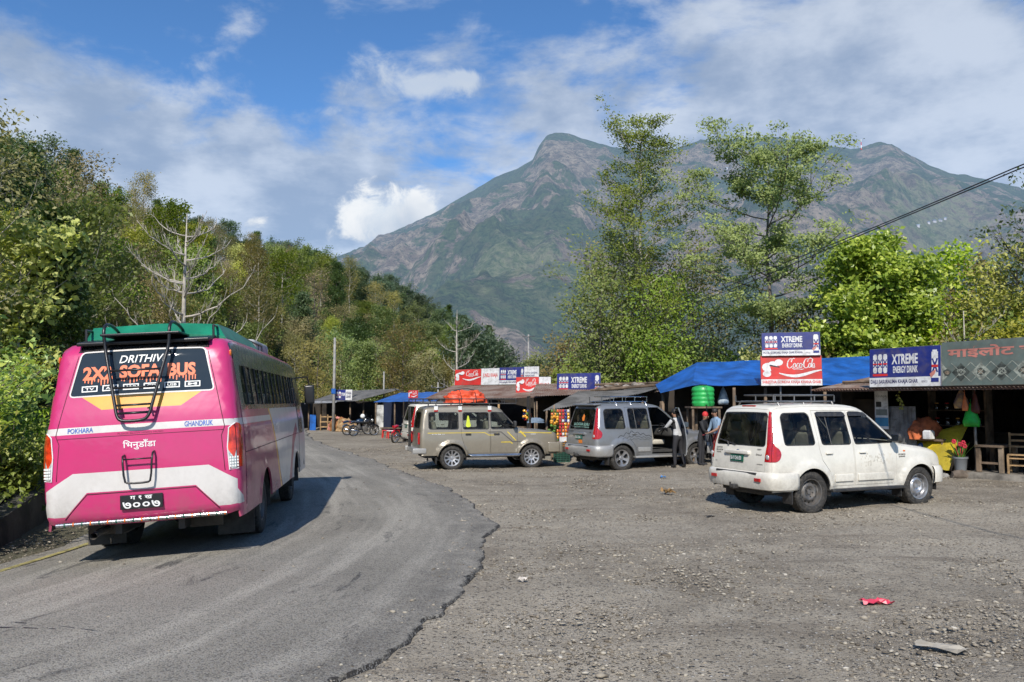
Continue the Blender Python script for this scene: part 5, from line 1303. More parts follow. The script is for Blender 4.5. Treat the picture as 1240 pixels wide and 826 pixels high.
RUST = rust_mat('rusty_corrugated_iron', (.17, .085, .05), (.30, .235, .19)); GREYR = rust_mat('grey_corrugated_iron', (.20, .19, .175), (.10, .095, .085)); LIGHTR = rust_mat('bright_corrugated_iron', (.42, .42, .42), (.25, .24, .22)); BRN = rust_mat('brown_sheet', (.11, .06, .045), (.16, .10, .075))

def corrugated(mb, p00, p10, p01, p11, pitch=.09, amp=.016, k=None, th=.004):
    """corrugated sheet between four corners; waves run from the 0 edge to the 1 edge (second index)"""
    p00, p10, p01, p11 = map(Vector, (p00, p10, p01, p11)); L = (p10 - p00).length; n = max(6, int(L / pitch * 4)); m = 5
    N = (p10 - p00).cross(p01 - p00).normalized()
    if N.z < 0: N.negate()
    vs = []
    for i in range(n + 1):
        a = i / n; w_ = math.sin(a * L / pitch * 2 * math.pi) * amp
        for j in range(m): b_ = j / (m - 1); vs.append(p00.lerp(p10, a).lerp(p01.lerp(p11, a), b_) + N * (w_ + .012 * noise.noise(Vector((a * L * .8, b_ * 3, L)))))
    f = [(i * m + j, (i + 1) * m + j, (i + 1) * m + j + 1, i * m + j + 1) for i in range(n) for j in range(m - 1)]
    mb.add(vs, f, k); mb.add([v - N * th for v in vs], [q[::-1] for q in f], k)

# ---------------------------------------------------------------- sign boards
def quad(mb, x0, x1, z0, z1, y, k, sk=0):
    mb.add([(x0, y, z0), (x1, y, z0), (x1 + sk, y, z1), (x0 + sk, y, z1)], [(0, 1, 2, 3)], k)
def ribbon(mb, P, W, fn, k=0):
    P = [Vector(p) for p in P]; vs = []
    for i, p in enumerate(P):
        d = (P[min(i + 1, len(P) - 1)] - P[max(i - 1, 0)]); d = d.normalized() if d.length else Vector((1, 0)); n_ = Vector((-d.y, d.x)) * (W[i] if hasattr(W, '__len__') else W) / 2
        vs += [fn(*(p - n_)), fn(*(p + n_))]
    mb.add(vs, [(2 * i, 2 * i + 2, 2 * i + 3, 2 * i + 1) for i in range(len(P) - 1)], k)
def script_cola(mb, x0, x1, z0, z1, y, k):
    """flowing white script wordmark drawn with pen strokes in a box 10 x 3 units"""
    sx, sz = (x1 - x0) / 10.2, (z1 - z0) / 3.3
    fn = lambda a, b_: (x0 + (a + b_ * .22) * sx, y, z0 + (b_ + .5) * sz)
    def ell(cx, cz, rx, rz, a0, a1, w0=.16, w1=.42, n=22, **kw):
        P = [(cx + rx * math.cos(R(a0 + (a1 - a0) * i / n)), cz + rz * math.sin(R(a0 + (a1 - a0) * i / n))) for i in range(n + 1)]
        W = [w0 + (w1 - w0) * abs(math.cos(R(a0 + (a1 - a0) * i / n))) ** 1.5 for i in range(n + 1)]; ribbon(mb, P, W, fn, k)
    ell(1.15, 1.35, .95, 1.3, 50, 320); ribbon(mb, [(1.75, 2.3), (1.45, 1.75), (1.30, 1.9), (1.5, 2.5), (2.1, 2.75), (2.6, 2.6)], [.1, .3, .2, .15, .25, .1], fn, k)
    ribbon(mb, [(1.85, .45), (2.3, .75), (2.6, 1.1)], .13, fn, k)
    ell(2.75, .75, .42, .62, 0, 360, .14, .34); ribbon(mb, [(3.1, 1.1), (3.45, .95), (3.75, 1.2)], .12, fn, k)
    ell(3.95, .75, .42, .62, 55, 315, .14, .34); ribbon(mb, [(4.2, .3), (4.6, .5)], .12, fn, k)
    ell(4.85, .75, .40, .60, 0, 360, .14, .34); ribbon(mb, [(5.2, 1.35), (5.15, .5), (5.35, .15), (5.65, .4)], [.2, .32, .25, .1], fn, k)
    ribbon(mb, [(5.35, .95), (5.95, 1.0)], .26, fn, k)
    ell(6.85, 1.35, .95, 1.3, 50, 320); ribbon(mb, [(7.45, 2.3), (7.15, 1.75), (7.0, 1.9), (7.2, 2.5), (7.9, 2.8), (8.8, 2.5)], [.1, .3, .2, .15, .28, .08], fn, k)
    ell(8.05, .75, .40, .60, 0, 360, .14, .32)
    ribbon(mb, [(8.5, .5), (8.8, 1.6), (8.85, 2.5), (8.65, 2.5), (8.6, 1.2), (8.75, .25), (9.0, .35)], [.1, .16, .2, .25, .32, .28, .1], fn, k)
    ell(9.3, .72, .36, .58, 0, 360, .14, .3); ribbon(mb, [(9.6, 1.3), (9.55, .5), (9.75, .15), (10.1, .4)], [.2, .3, .22, .08], fn, k)
    ribbon(mb, [(1.9, .1), (2.8, -.25), (4.2, -.2), (5.6, -.32), (6.3, -.15)], [.08, .22, .16, .2, .06], fn, k)
def can(mb, x, z, w, h, y, mk=(1, 0, 2)):
    quad(mb, x - w / 2, x + w / 2, z + h * .06, z + h * .94, y, mk[0]); quad(mb, x - w * .36, x + w * .36, z + h * .94, z + h, y, mk[0]); quad(mb, x - w * .36, x + w * .36, z, z + h * .06, y, mk[0])
    for s_ in (1, -1): ribbon(mb, [(x - s_ * w * .38, z + h * .28), (x + s_ * w * .38, z + h * .72)], w * .26, lambda a, b_: (a, y - .001 - .0004 * (s_ > 0), b_), mk[1])
    quad(mb, x - w / 2, x + w / 2, z + h * .44, z + h * .52, y - .0025, mk[2])
def signboard(kind, L, Rr, h, label, sub='', group=None, cat='sign', frac=None):
    """board whose bottom edge runs L -> R (world points), height h"""
    L, Rr = Vector(L), Vector(Rr); d = Rr - L; w = math.hypot(d.x, d.y); o = empty('shop_sign', L, math.atan2(d.y, d.x), label, cat, group)
    o.rotation_euler = (R(-3), 0, math.atan2(d.y, d.x)); sl = d.z / w
    b = MB(); b.box((w / 2, .02, h / 2), (w, .018, h)); f = o
    fr = MB()
    for a_, c_ in (((0, .04, 0), (w, .04, 0)), ((0, .04, h), (w, .04, h)), ((0, .04, 0), (0, .04, h)), ((w, .04, 0), (w, .04, h)), ((w / 2, .04, 0), (w / 2, .04, h))): fr.tube([a_, c_], .014, 4)
    y = .007
    def fin(board, back): 
        p = b.build('panel', [back], o); fr.build('frame', [STEELT], o)
        if board.v: board.build('print', [SIGNW, SIGNB, SIGNR, SIGNDB, SIGNK, SIGNP, mat('faded_print_light', (.30, .32, .27), .6, var=.3, scale=9), mat('faded_print_dark', (.06, .07, .06), .6, var=.4, scale=9), mat('faded_print_food', (.22, .17, .12), .6, var=.4, scale=12)], o)
    m = MB()
    if kind == 'energy':
        quad(m, 0, w, 0, h * .24, y, 0)
        for i in range(3): can(m, w * (.085 + .075 * i), h * .36, w * .06, h * .50, y, (0, 1, 2))
        quad(m, w * .05, w * .27, h * .28, h * .34, y, 2)
        put_text(m, 'XTREME', w * .33, w * .70, h * .58, h * .84, y, 0, .035); put_text(m, 'ENERGY DRINK', w * .35, w * .70, h * .35, h * .53, y, 0, .03)
        put_text(m, sub, w * .02, w * .70, h * .055, h * .185, y - .002, 3, .03); put_text(m, 'PEPSICO', w * .75, w * .83, h * .09, h * .14, y - .002, 3)
        can(m, w * .93, h * .12, w * .085, h * .78, y - .004, (0, 1, 2)); quad(m, w * .88, w * .98, h * .10, h * .2, y - .008, 1)
        m.add([(w * .86, y - .009, h * .3), (w * .90, y - .009, h * .36), (w * .95, y - .009, h * .42), (w * .93, y - .009, h * .30), (w * .88, y - .009, h * .2)], [(0, 4, 3, 2, 1)], 5)
        fin(m, SIGNB)
    elif kind == 'cola':
        q = .21 if sub else 0
        if q: quad(m, 0, w, 0, h * q, y, 0); put_text(m, sub, w * .02, w * .98, h * .04, h * .17, y - .002, 2, .03)
        script_cola(m, w * .42, w * .90, h * .52, h * .92, y, 0)
        ribbon(m, [(w * (.30 + .70 * i / 20), h * (.42 - .10 * math.sin(math.pi * i / 20 * 1.4))) for i in range(21)], [h * (.03 + .07 * math.sin(math.pi * i / 20)) for i in range(21)], lambda a, b_: (a, y, b_), 0)
        # white round shapes with a red cup on the left
        for cx_, cz_, r_ in ((.12, .62, .10), (.30, .78, .07), (.20, .70, .08), (.10, .40, .07)):
            m.add([(w * cx_, y, h * cz_)] + [(w * cx_ + w * r_ * math.cos(a), y, h * cz_ + h * r_ * 1.7 * math.sin(a) * .9) for a in np.linspace(0, 2 * math.pi, 17)[:-1]], [(0, 1 + i, 1 + (i + 1) % 16) for i in range(16)], 0); y -= .0006
        m.add([(w * .15, y, h * .68), (w * .30, y, h * .62), (w * .27, y, h * .36), (w * .19, y, h * .34)], [(3, 2, 1, 0)], 2); m.add([(w * .14, y - .001, h * .66), (w * .31, y - .001, h * .60), (w * .31, y - .001, h * .64), (w * .15, y - .001, h * .71)], [(0, 1, 2, 3)], 4)
        fin(m, SIGNR)
    elif kind == 'plain':
        put_text(m, sub, w * .08, w * .92, h * .40, h * .70, y, 2 if 'HOTEL' not in sub else 3, .02); fin(m, SIGNW)
    elif kind == 'menu':
        put_text(m, 'माईलोट खाजा घर', w * .04, w * .97, h * .62, h * .90, y, 5, .03)
        nn = int(w / .42); dx = w / nn; hz_ = h * .42; z0 = h * .09
        for i in range(nn + 1):
            for dz_ in (0,):
                cx_ = dx * i; cz_ = z0 + hz_ / 2; ph_ = [(cx_ - dx * .47, cz_), (cx_, cz_ - hz_ * .50), (cx_ + dx * .47, cz_), (cx_, cz_ + hz_ * .50)]; ph_ = [(min(max(a, .01), w - .01), c_) for a, c_ in ph_]
                m.add([(a, y, c_) for a, c_ in ph_], [(0, 1, 2, 3)], 7 if i % 2 else 6)
                rr_ = dx * .26; ca = min(max(cx_, rr_ + .01), w - rr_ - .01)
                m.add([(ca + rr_ * math.cos(a) * (.8 + .2 * math.sin(3 * a + i)), y - .001, cz_ + rr_ * .7 * math.sin(a)) for a in np.linspace(0, 2 * math.pi, 13)[:-1]], [tuple(range(12))], 6 if i % 2 else 7)
                m.add([(ca + rr_ * .5 * math.cos(a), y - .002, cz_ + rr_ * .4 * math.sin(a)) for a in np.linspace(0, 2 * math.pi, 9)[:-1]], [tuple(range(8))], 7 if i % 2 else 8)
            for s_ in (1, -1):
                a0 = dx * i; P_ = [(a0 - dx / 2, z0 - .01 + (hz_ + .02) * (.5 - s_ * .5)), (a0 + dx / 2, z0 - .01 + (hz_ + .02) * (.5 + s_ * .5))]
                if P_[0][0] >= 0 and P_[1][0] <= w: ribbon(m, P_, .016, lambda a, b_: (a, y - .003, b_), 6)
        fin(m, SIGNG)
    elif kind == 'small_energy':
        quad(m, w * .62, w, 0, h, y, 0); can(m, w * .12, h * .2, w * .12, h * .6, y, (0, 1, 2)); can(m, w * .28, h * .2, w * .12, h * .6, y, (0, 1, 2)); put_text(m, 'XTREME', w * .36, w * .6, h * .4, h * .7, y, 0, .03)
        put_text(m, 'KHAJA\nGHAR', w * .66, w * .96, h * .2, h * .8, y - .002, 3, .03); fin(m, SIGNB)
    return o

# ---------------------------------------------------------------- right hand stall, frame: x along the front, y inwards
RS = Vector((8.82, 21.26, 0)); RA = math.atan2(-.869, .494); RM = Matrix.Translation(RS) @ Matrix.Rotation(RA, 4, 'Z')
def rs(t_, d_, z=None):
    p = RM @ Vector((t_, d_, 0)); p.z = gz(p.x, p.y) if z is None else z; return p
shop = empty('roadside_shop', (RS.x, RS.y, 0), RA, 'open fronted dark wooden stall with rusty awning at the right, behind the white SUV', 'shop')
b = MB(); corrugated(b, (-.9, -.02, 2.30), (7.6, -.02, 2.30), (-.9, 5.6, 3.15), (7.6, 5.6, 3.15)); b.build('roof', [RUST], shop, True)
b = MB()
b.box((3.4, .03, 2.30), (8.4, .03, .09)); b.build('fascia', [BRN], shop)
b = MB()
for t_ in (.45, 3.11, 6.2): b.tube([(t_, .92, .05), (t_ + .01, .92, 2.42)], .035, 8)
b.build('post', [STEELT], shop, True)
b = MB(); b.box((3.4, 5.3, 1.5), (8.2, .06, 3.1)); b.box((7.3, 3.1, 1.2), (.06, 4.4, 2.4)); b.box((-.6, 3.1, 1.2), (.06, 4.4, 2.4))
for t_ in np.arange(-.5, 7.4, .22): b.box((t_, 5.25, 1.5), (.02, .03, 3.0))
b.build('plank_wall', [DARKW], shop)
b = MB()
for d_ in (1.0, 2.6, 4.2): b.tube([(-.6, d_, 2.38 + d_ * .15), (7.3, d_, 2.38 + d_ * .15)], .05, 6)
b.build('roof_beam', [WOOD], shop)
b = MB(); b.box((2.0, 3.4, .62), (2.6, .55, 1.0), k=0); b.box((2.0, 3.35, 1.14), (2.7, .65, .05)); b.build('counter', [DARKW], shop)
b = MB()
for z_ in (1.35, 1.75): b.box((1.9, 2.35, z_), (1.5, .3, .03))
for t_ in (1.15, 2.65): b.box((t_, 2.35, 1.2), (.05, .3, 2.3))
b.build('shelf', [WOOD], shop)
b = MB(); b.box((1.02, .93, 1.0), (1.15, .03, 1.72)); 
for t_ in np.arange(.46, 1.6, .115): b.tube([(t_, .912, .14), (t_, .912, 1.86)], .012, 5)
b.build('sheet_wall', [GREYW], shop, True, 30)
b = MB(); b.box((-.2, 1.4, 1.1), (.9, .04, 1.9)); b.build('side_panel', [DARKW], shop)
b = MB(); pts_ = []
random.seed(5)
for i in range(42):
    t_ = 2.75 + i * .12; e_ = .62 + .10 * noise.noise(Vector((t_ * 1.5, 0, 0))); pts_.append((t_, e_))
vs_ = []
for t_, e_ in pts_:
    zz_ = .30 + .02 * noise.noise(Vector((t_ * 2, 3, 0))); vs_ += [(t_, e_ - .04, .0), (t_, e_, zz_), (t_, e_ + .5, zz_ + .01), (t_, 5.2, zz_ + .01)]
b.add(vs_, [(i * 4 + j, (i + 1) * 4 + j, (i + 1) * 4 + j + 1, i * 4 + j + 1) for i in range(41) for j in range(3)]); tag(b.build('floor_slab', [mat('earthen_slab', (.20, .18, .15), .95, var=.3, scale=3, bump=.9, bscale=10)], None, True, loc=(RS.x, RS.y, 0)), 'rough earthen floor slab with broken edge under the wooden chair', 'step').rotation_euler = (0, 0, RA)
signboard('energy', rs(1.0, -.06, 2.36), rs(2.90, -.06, 2.30), .97, 'blue energy drink sign reading DAJU SASURALIMA KHAJA GHAR on the rusty awning', 'DAJU SASURALIMA KHAJA GHAR')
signboard('menu', rs(2.93, -.05, 2.36), rs(6.6, -.05, 2.33), 1.02, 'grey green banner with food pictures in diamonds above the right stall', cat='banner')
# poster board
o = empty('poster', rs(.62, .80, 0), RA, 'pale hanging poster with blue lower picture on the grey sheet wall', 'poster')
b = MB(); b.box((.10, 0, 1.78), (.38, .01, 1.05)); b.build('sheet', [SIGNW], o)
b = MB(); quad(b, -.07, .27, 1.62, 1.78, -.007, 0); quad(b, -.09, .29, 1.33, 1.56, -.007, 1); quad(b, -.06, .1, 1.84, 1.98, -.007, 2); put_text(b, 'KHAJA', -.06, .26, 2.08, 2.16, -.007, 0); b.build('print', [mat('poster_grey', (.2, .22, .2), .6), mat('poster_blue', (.05, .22, .38), .6), SIGNK], o)
# yellow sheet over a table heap
YEL_T = newmat('yellow_plastic_sheet'); _t = YEL_T; tc_ = _t.n('ShaderNodeTexCoord').outputs['Object']
n_ = _t.noise(tc_, 1.9, 4, .5); setc(_t, 'Base Color', _t.mix(_t.smooth(n_, .3, .7), (.60, .45, .03), (.36, .28, .03))); _t.b.inputs['Roughness'].default_value = .35
bp = _t.n('ShaderNodeBump'); bp.inputs['Distance'].default_value = .05; bp.inputs['Strength'].default_value = .8; _t.L.new(_t.noise(tc_, 5, 4, .6, 1.0), bp.inputs['Height']); _t.L.new(bp.outputs[0], _t.b.inputs['Normal'])
o = empty('covered_heap', rs(1.18, .62, .2), RA, 'yellow plastic sheet with blue and white emblem draped over a heap beside the white SUV', 'tarpaulin')
vs_ = []; nx_, ny_ = 26, 18
def heap(a, c_):     # a 0..1 along, c 0..1 front foot -> top back
    t_ = a * 1.55 - .05; sag = .07 * noise.noise(Vector((a * 5, c_ * 3, 1))) + .03 * noise.noise(Vector((a * 13, c_ * 9, 4)))
    hgt = (.72 + .42 * a) ; z = .12 + hgt * min(1, c_ * 1.5) ** .8 + .08 * max(0, c_ - .6) + .10 * (1 - a) * (c_ < .2)
    return (t_ + .06 * math.sin(c_ * 3), -.12 + c_ * 1.25 + sag, z + sag)
for i in range(nx_):
    for j in range(ny_): vs_.append(heap(i / (nx_ - 1), j / (ny_ - 1)))
b = MB(); b.add(vs_, [tuple(q) for q in grid_faces(nx_, ny_).tolist()]); sh_ = b.build('sheet', [YEL_T.m], o, True)
b = MB()
for (cx_, cz_, rx_, rz_, k_, of_) in ((.33, .26, .10, .16, 1, .006), (.33, .26, .075, .125, 0, .010), (.31, .31, .05, .05, 1, .014), (.36, .20, .04, .045, 2, .014)):
    P_ = []
    for a in np.linspace(0, 2 * math.pi, 21)[:-1]:
        p = Vector(heap(cx_ + rx_ * math.cos(a + .5), cz_ + rz_ * math.sin(a))); P_.append(p + Vector((0, -of_, of_ * .5)))
    c_ = Vector(heap(cx_, cz_)) + Vector((0, -of_, of_ * .5)); b.add([c_] + P_, [(0, 1 + i, 1 + (i + 1) % 20) for i in range(20)], k_)
b.build('emblem', [SIGNW, mat('emblem_blue', (.03, .12, .42), .5), SIGNR], sh_)
b = MB(); b.box((.72, .80, .25), (1.2, .5, .4)); b.build('table', [DARKW], o)
# orange cloth & white tin
cloth_lump('cloth_heap', (0, 0, 0), (.42, .26, .50), 11, mat('orange_brown_cloth', (.50, .13, .045), .85, var=.35, scale=4, bump=.5), None, sharp=.32).location = rs(1.70, 1.15, 1.02)
tag(bpy.data.objects['cloth_heap'], 'orange brown cloth piled behind the yellow sheet', 'cloth')
b = MB(); b.box((0, 0, .40), (.9, .5, .06)); [b.tube([(sx_ * .4, sy_ * .2, -.6), (sx_ * .4, sy_ * .2, .40)], .03, 6) for sx_ in (1, -1) for sy_ in (1, -1)]
o = b.build('wooden_bench', [WOOD], None, loc=rs(1.86, 1.15, .62)); o.rotation_euler = (0, 0, RA); tag(o, 'rough wooden table carrying the orange brown cloth', 'table')
b = MB(); b.rbox((0, 0, .10), (.20, .2, .20), .02); b.rbox((0, 0, .21), (.16, .16, .03), .01); tag(b.build('tin', [SIGNW], None, loc=rs(2.02, .78, 1.04)), 'white square tin in front of the orange cloth', 'tin').rotation_euler = (0, 0, RA)
# jars on the shelf
JAR = glass('jar_glass', (.75, .78, .75), .08)
for i in range(9):
    o = empty('jar', rs(1.30 + (i % 5) * .28, 2.33, 1.365 + .40 * (i // 5)), 0, 'glass jar with dull lid on the dim shelf of the right stall', 'jar', 'jars on the shelf of the right stall')
    b = MB(); b.lathe([(0, 0), (.06, 0), (.065, .02), (.065, .13), (.045, .16)], 12); b.build('body', [JAR], o, True, 40)
    b = MB(); b.lathe([(.05, .16), (.05, .19), (0, .19)], 12); b.build('lid', [(REDT, STEEL, YLB)[i % 3]], o, True, 40)
# hanging bags
def bag(name, p, w, h, mt, label, rz=0, neck=True):
    n = 16; vs_ = []; m_ = 9
    for i in range(m_):
        t_ = i / (m_ - 1); ww = w * (.12 + .88 * min(1, (1 - t_) * 1.9)) * (.9 + .1 * math.sin(t_ * 9)); 
        for j in range(n): a = 2 * math.pi * j / n; q = .1 * noise.noise(Vector((math.cos(a) * 2, math.sin(a) * 2, t_ * 5 + w * 9))); vs_.append((ww / 2 * math.cos(a) * (1 + q), ww * .28 * math.sin(a) * (1 + q * 2) * (1 if 0 < i else .4), t_ * h))
    b = MB(); b.add(vs_, [(i * n + j, i * n + (j + 1) % n, (i + 1) * n + (j + 1) % n, (i + 1) * n + j) for i in range(m_ - 1) for j in range(n)] + [tuple(reversed(range(n)))]); b.tube([(0, 0, h), (.0, 0, h + .12)], .008, 4)
    o = b.build(name, mt if isinstance(mt, list) else [mt], None, True, loc=p); o.rotation_euler = (0, 0, rz); tag(o, label, 'bag'); return o
GRB = mat('bright_green_plastic', (.02, .50, .05), .35, var=.2, scale=5, bump=.5)
bag('plastic_bag', rs(3.10, .80, 1.38), .42, .55, GRB, 'bright green plastic bag hanging on the pipe post of the right stall', RA)
bag('printed_bag', rs(2.90, .76, 1.82), .34, .45, mat('printed_bag_foil', (.42, .26, .10), .5, col2=(.10, .09, .14), scale=7), 'brown and grey printed bag hanging left of the green bag', RA + .4)
bag('orange_bag', rs(3.02, .70, 1.76), .15, .38, mat('orange_plastic', (.75, .22, .08), .45), 'narrow orange bag hanging above the green bag', RA)
bag('dark_bag', rs(3.22, .78, 1.70), .22, .50, mat('dark_red_plastic', (.09, .02, .015), .5), 'dark maroon bag hanging on the right side of the pipe post', RA)
# potted plant
o = empty('potted_plant', rs(2.90, .62), RA, 'grey flower pot with red blooms standing by the pipe post', 'plant')
b = MB(); b.lathe([(0, .16), (.12, .16), (.15, .42), (.17, .44), (.17, .48), (.145, .48), (.13, .40), (0, .40)], 20); b.build('pot', [mat('grey_plastic_pot', (.16, .17, .18), .6)], o, True, 40)
b = MB(); random.seed(12)
LEAFG = mat('pot_plant_leaf', (.10, .20, .03), .5, var=.3, scale=9)
for i in range(26):
    a = random.uniform(0, 6.28); L_ = random.uniform(.25, .55); lean = random.uniform(.1, .65); p0 = Vector((.06 * math.cos(a), .06 * math.sin(a), .40)); P_ = [p0 + Vector((math.cos(a) * lean * L_ * t_ ** 1.4, math.sin(a) * lean * L_ * t_ ** 1.4, L_ * t_ * (1 - .3 * lean * t_))) for t_ in (0, .3, .6, .85, 1)]
    s_ = Vector((-math.sin(a), math.cos(a), 0)); W_ = (.012, .022, .024, .016, .002); vs_ = []
    for p, w_ in zip(P_, W_): vs_ += [p - s_ * w_, p + s_ * w_]
    b.add(vs_, [(2 * q, 2 * q + 1, 2 * q + 3, 2 * q + 2) for q in range(4)])
b.build('leaves', [LEAFG], o)
for (dx_, dz_) in ((-.13, .84), (.10, .82), (.13, .74), (.02, .78)):
    b = MB(); b.tube([(0, 0, .42), (dx_ * .6, 0, .6), (dx_, 0, dz_)], .006, 5)
    for q in range(6):
        a = q * 1.047; b.ball((dx_ + .035 * math.cos(a), -.02, dz_ + .035 * math.sin(a)), (.028, .018, .028), 8)
    b.build('flower', [mat('red_pink_petal', (.62, .03, .06), .6, var=.2)], o, True)
def rock(name, p, r, seed, label=None, mt=None, sub=2, fl=.6, cat='rock'):
    bm = bmesh.new(); bmesh.ops.create_icosphere(bm, subdivisions=sub, radius=1)
    for v in bm.verts:
        c = v.co; n_ = 1 + .35 * noise.noise(c * 1.3 + Vector((seed, 0, 0))) + .12 * noise.noise(c * 4 + Vector((0, seed, 0))); v.co = Vector((c.x * r[0], c.y * r[1], c.z * r[2])) * n_
    b = MB(); b.add([v.co for v in bm.verts], [tuple(v.index for v in f.verts) for f in bm.faces]); bm.free(); o = b.build(name, [mt or STONE], None, True, 40, loc=p); o.rotation_euler = (0, 0, seed)
    if label: tag(o, label, cat)
    return o
rock('rock', rs(2.90, .60) + Vector((0, 0, .06)), (.24, .20, .13), 3.3, 'brown boulder under the grey flower pot', mat('brown_stone', (.14, .11, .085), .95, var=.3, bump=.8))
rock('rock', rs(2.45, .45) + Vector((0, 0, .02)), (.22, .16, .07), 5.1, 'flat grey rock just left of the flower pot')
rock('rock', rs(2.05, .35) + Vector((0, 0, .02)), (.28, .14, .06), 7.7, 'long pale rock in front of the yellow sheet')
# chair and table
def chair(p, rz, label):
    o = empty('wooden_chair', p, rz, label, 'chair'); b = MB(); b.rbox((0, 0, .44), (.40, .40, .035), .01); b.build('seat', [WOODL], o)
    for x_, y_, h_ in ((-.18, -.18, .43), (.18, -.18, .43), (-.18, .18, .95), (.18, .18, .95)): b = MB(); b.rbox((x_, y_, h_ / 2), (.045, .045, h_), .006); b.build('leg', [WOODL], o)
    b = MB(); [b.box((0, .18, z_), (.32, .025, .045)) for z_ in (.62, .76, .90)]; b.build('backrest', [WOODL], o)
    b = MB(); [b.box((0, y_, z_), (.33, .025, .03)) for y_, z_ in ((-.18, .2), (.18, .2), (-.18, .36))]; [b.box((x_, 0, .16), (.025, .33, .03)) for x_ in (-.18, .18)]; b.build('stretcher', [WOODL], o); return o
chair(rs(3.95, 1.15, .31), RA + .35, 'pale wooden ladder back chair on the slab at the right edge')
chair(rs(5.0, 1.9, .31), RA - 2.2, 'wooden chair deep inside the right stall, turned away') 
o = empty('wooden_table', rs(3.42, 1.0, .31), RA + .1, 'rough wooden table with thick leg beside the pipe post', 'table')
b = MB(); b.box((0, .3, .62), (.62, .9, .05)); b.build('tabletop', [WOOD], o)
for x_, y_ in ((.25, -.08), (-.25, -.08), (.25, .66), (-.25, .66)): b = MB(); b.rbox((x_, y_, .30), (.10, .08, .60), .01); b.build('leg', [WOOD if x_ < 0 else mat('grey_brown_wood', (.26, .20, .14), .8, var=.2, bump=.4)], o)
b = MB(); b.box((0, -.08, .22), (.42, .03, .05)); b.build('stretcher', [WOOD], o)
# small hanging plant near the poster
o = empty('hanging_plant', rs(1.42, .55, 2.28), 0, 'thin trailing plant hanging from the awning by the poster', 'plant'); b = MB(); random.seed(2)
for i in range(40):
    z_ = -random.uniform(.02, .5); a = random.uniform(0, 6.28); x_ = .05 * math.sin(z_ * 12); r_ = .035; b.add([(x_, 0, z_), (x_ + r_ * math.cos(a), r_ * math.sin(a), z_ + .02), (x_ + 2 * r_ * math.cos(a), 2 * r_ * math.sin(a), z_ - .02), (x_ + r_ * math.cos(a), r_ * math.sin(a) + .01, z_ - .03)], [(0, 1, 2, 3)])
b.build('leaves', [mat('yellow_green_leaf', (.30, .32, .06), .6)], o); b = MB(); b.tube([(.05 * math.sin(z_ * 12), 0, z_) for z_ in np.linspace(.08, -.5, 8)], .005, 4); b.build('stem', [WOOD], o)

# ---------------------------------------------------------------- blue tarpaulin shelter
sh = empty('tarpaulin_shelter', (8.4, 25, 0), 0, 'market shelter with bright blue tarpaulin roof on wooden posts', 'shelter'); O_ = Vector((8.4, 25, 0))
A_ = [at(838, 467, 24.4), at(1062, 466, 24.0)]; Bk = [at(844, 439, 28.2), at(1068, 431, 27.6)]
vs_ = []; nx_, ny_ = 40, 14
for i in range(nx_):
    for j in range(ny_):
        a, c_ = i / (nx_ - 1), j / (ny_ - 1); p = A_[0].lerp(A_[1], a).lerp(Bk[0].lerp(Bk[1], a), c_); sag = -.09 * abs(math.sin(a * math.pi * 4)) ** .7 * math.sin(math.pi * c_) * 1.0 + .03 * noise.noise(Vector((a * 9, c_ * 4, 0)))
        vs_.append(p - O_ + Vector((0, 0, sag)))
b = MB(); b.add(vs_, [tuple(q) for q in grid_faces(nx_, ny_).tolist()]); 
F_ = [A_[0], at(796, 477, 26.0), Bk[0]]; vs_ = []; n_ = 10
for i in range(n_):
    for j in range(n_):
        a, c_ = i / (n_ - 1), j / (n_ - 1); p = A_[0].lerp(Bk[0], a); q = A_[0].lerp(F_[1], .9).lerp(F_[1] + Vector((.3, 2.0, .35)), a); vs_.append(p.lerp(q, c_) - O_ + Vector((0, 0, -.06 * math.sin(math.pi * c_) * math.sin(math.pi * a))))
b.add(vs_, [tuple(q) for q in grid_faces(n_, n_).tolist()]); b.build('tarpaulin', [BLUET], sh, True)
for u_, Y_ in ((842, 24.5), (888, 24.4), (926, 24.3), (998, 24.1), (1052, 24.0), (846, 28.1), (1060, 27.6), (802, 26.1)):
    p = at(u_, 470, Y_); g_ = gz(p.x, Y_); zt_ = 2.42 if Y_ < 26 else (3.35 if u_ > 803 else 2.3); b = MB(); b.tube([(p.x - O_.x, Y_ - O_.y, g_ - .1), (p.x - O_.x + .02, Y_ - O_.y, zt_)], .05, 7); b.build('post', [WOOD], sh, True)
b = MB(); 
x0_, x1_ = at(806, 470, 28.6).x - O_.x, at(1075, 470, 28.0).x - O_.x
b.box(((x0_ + x1_) / 2, 3.0, 1.45), (x1_ - x0_ - .4, .06, 2.9)); 
for x_ in np.arange(x0_, x1_, .25): b.box((x_, 3.25, 1.1), (.02, .03, 2.2))
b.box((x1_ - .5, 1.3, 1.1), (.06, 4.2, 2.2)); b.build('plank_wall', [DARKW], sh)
b = MB(); p = at(818, 500, 26.6); b.box((p.x - O_.x, 1.6, .9), (1.1, .05, 1.5), rz=.1); b.build('board_wall', [mat('reddish_board', (.10, .06, .04), .85, var=.3)], sh)
b = MB(); p = at(900, 500, 26); b.box((p.x - O_.x, .9, .50), (2.4, .6, .06)); [b.box((p.x - O_.x + s_, .9, .2), (.06, .5, .6)) for s_ in (-1.1, 0, 1.1)]; b.build('counter', [WOOD], sh)
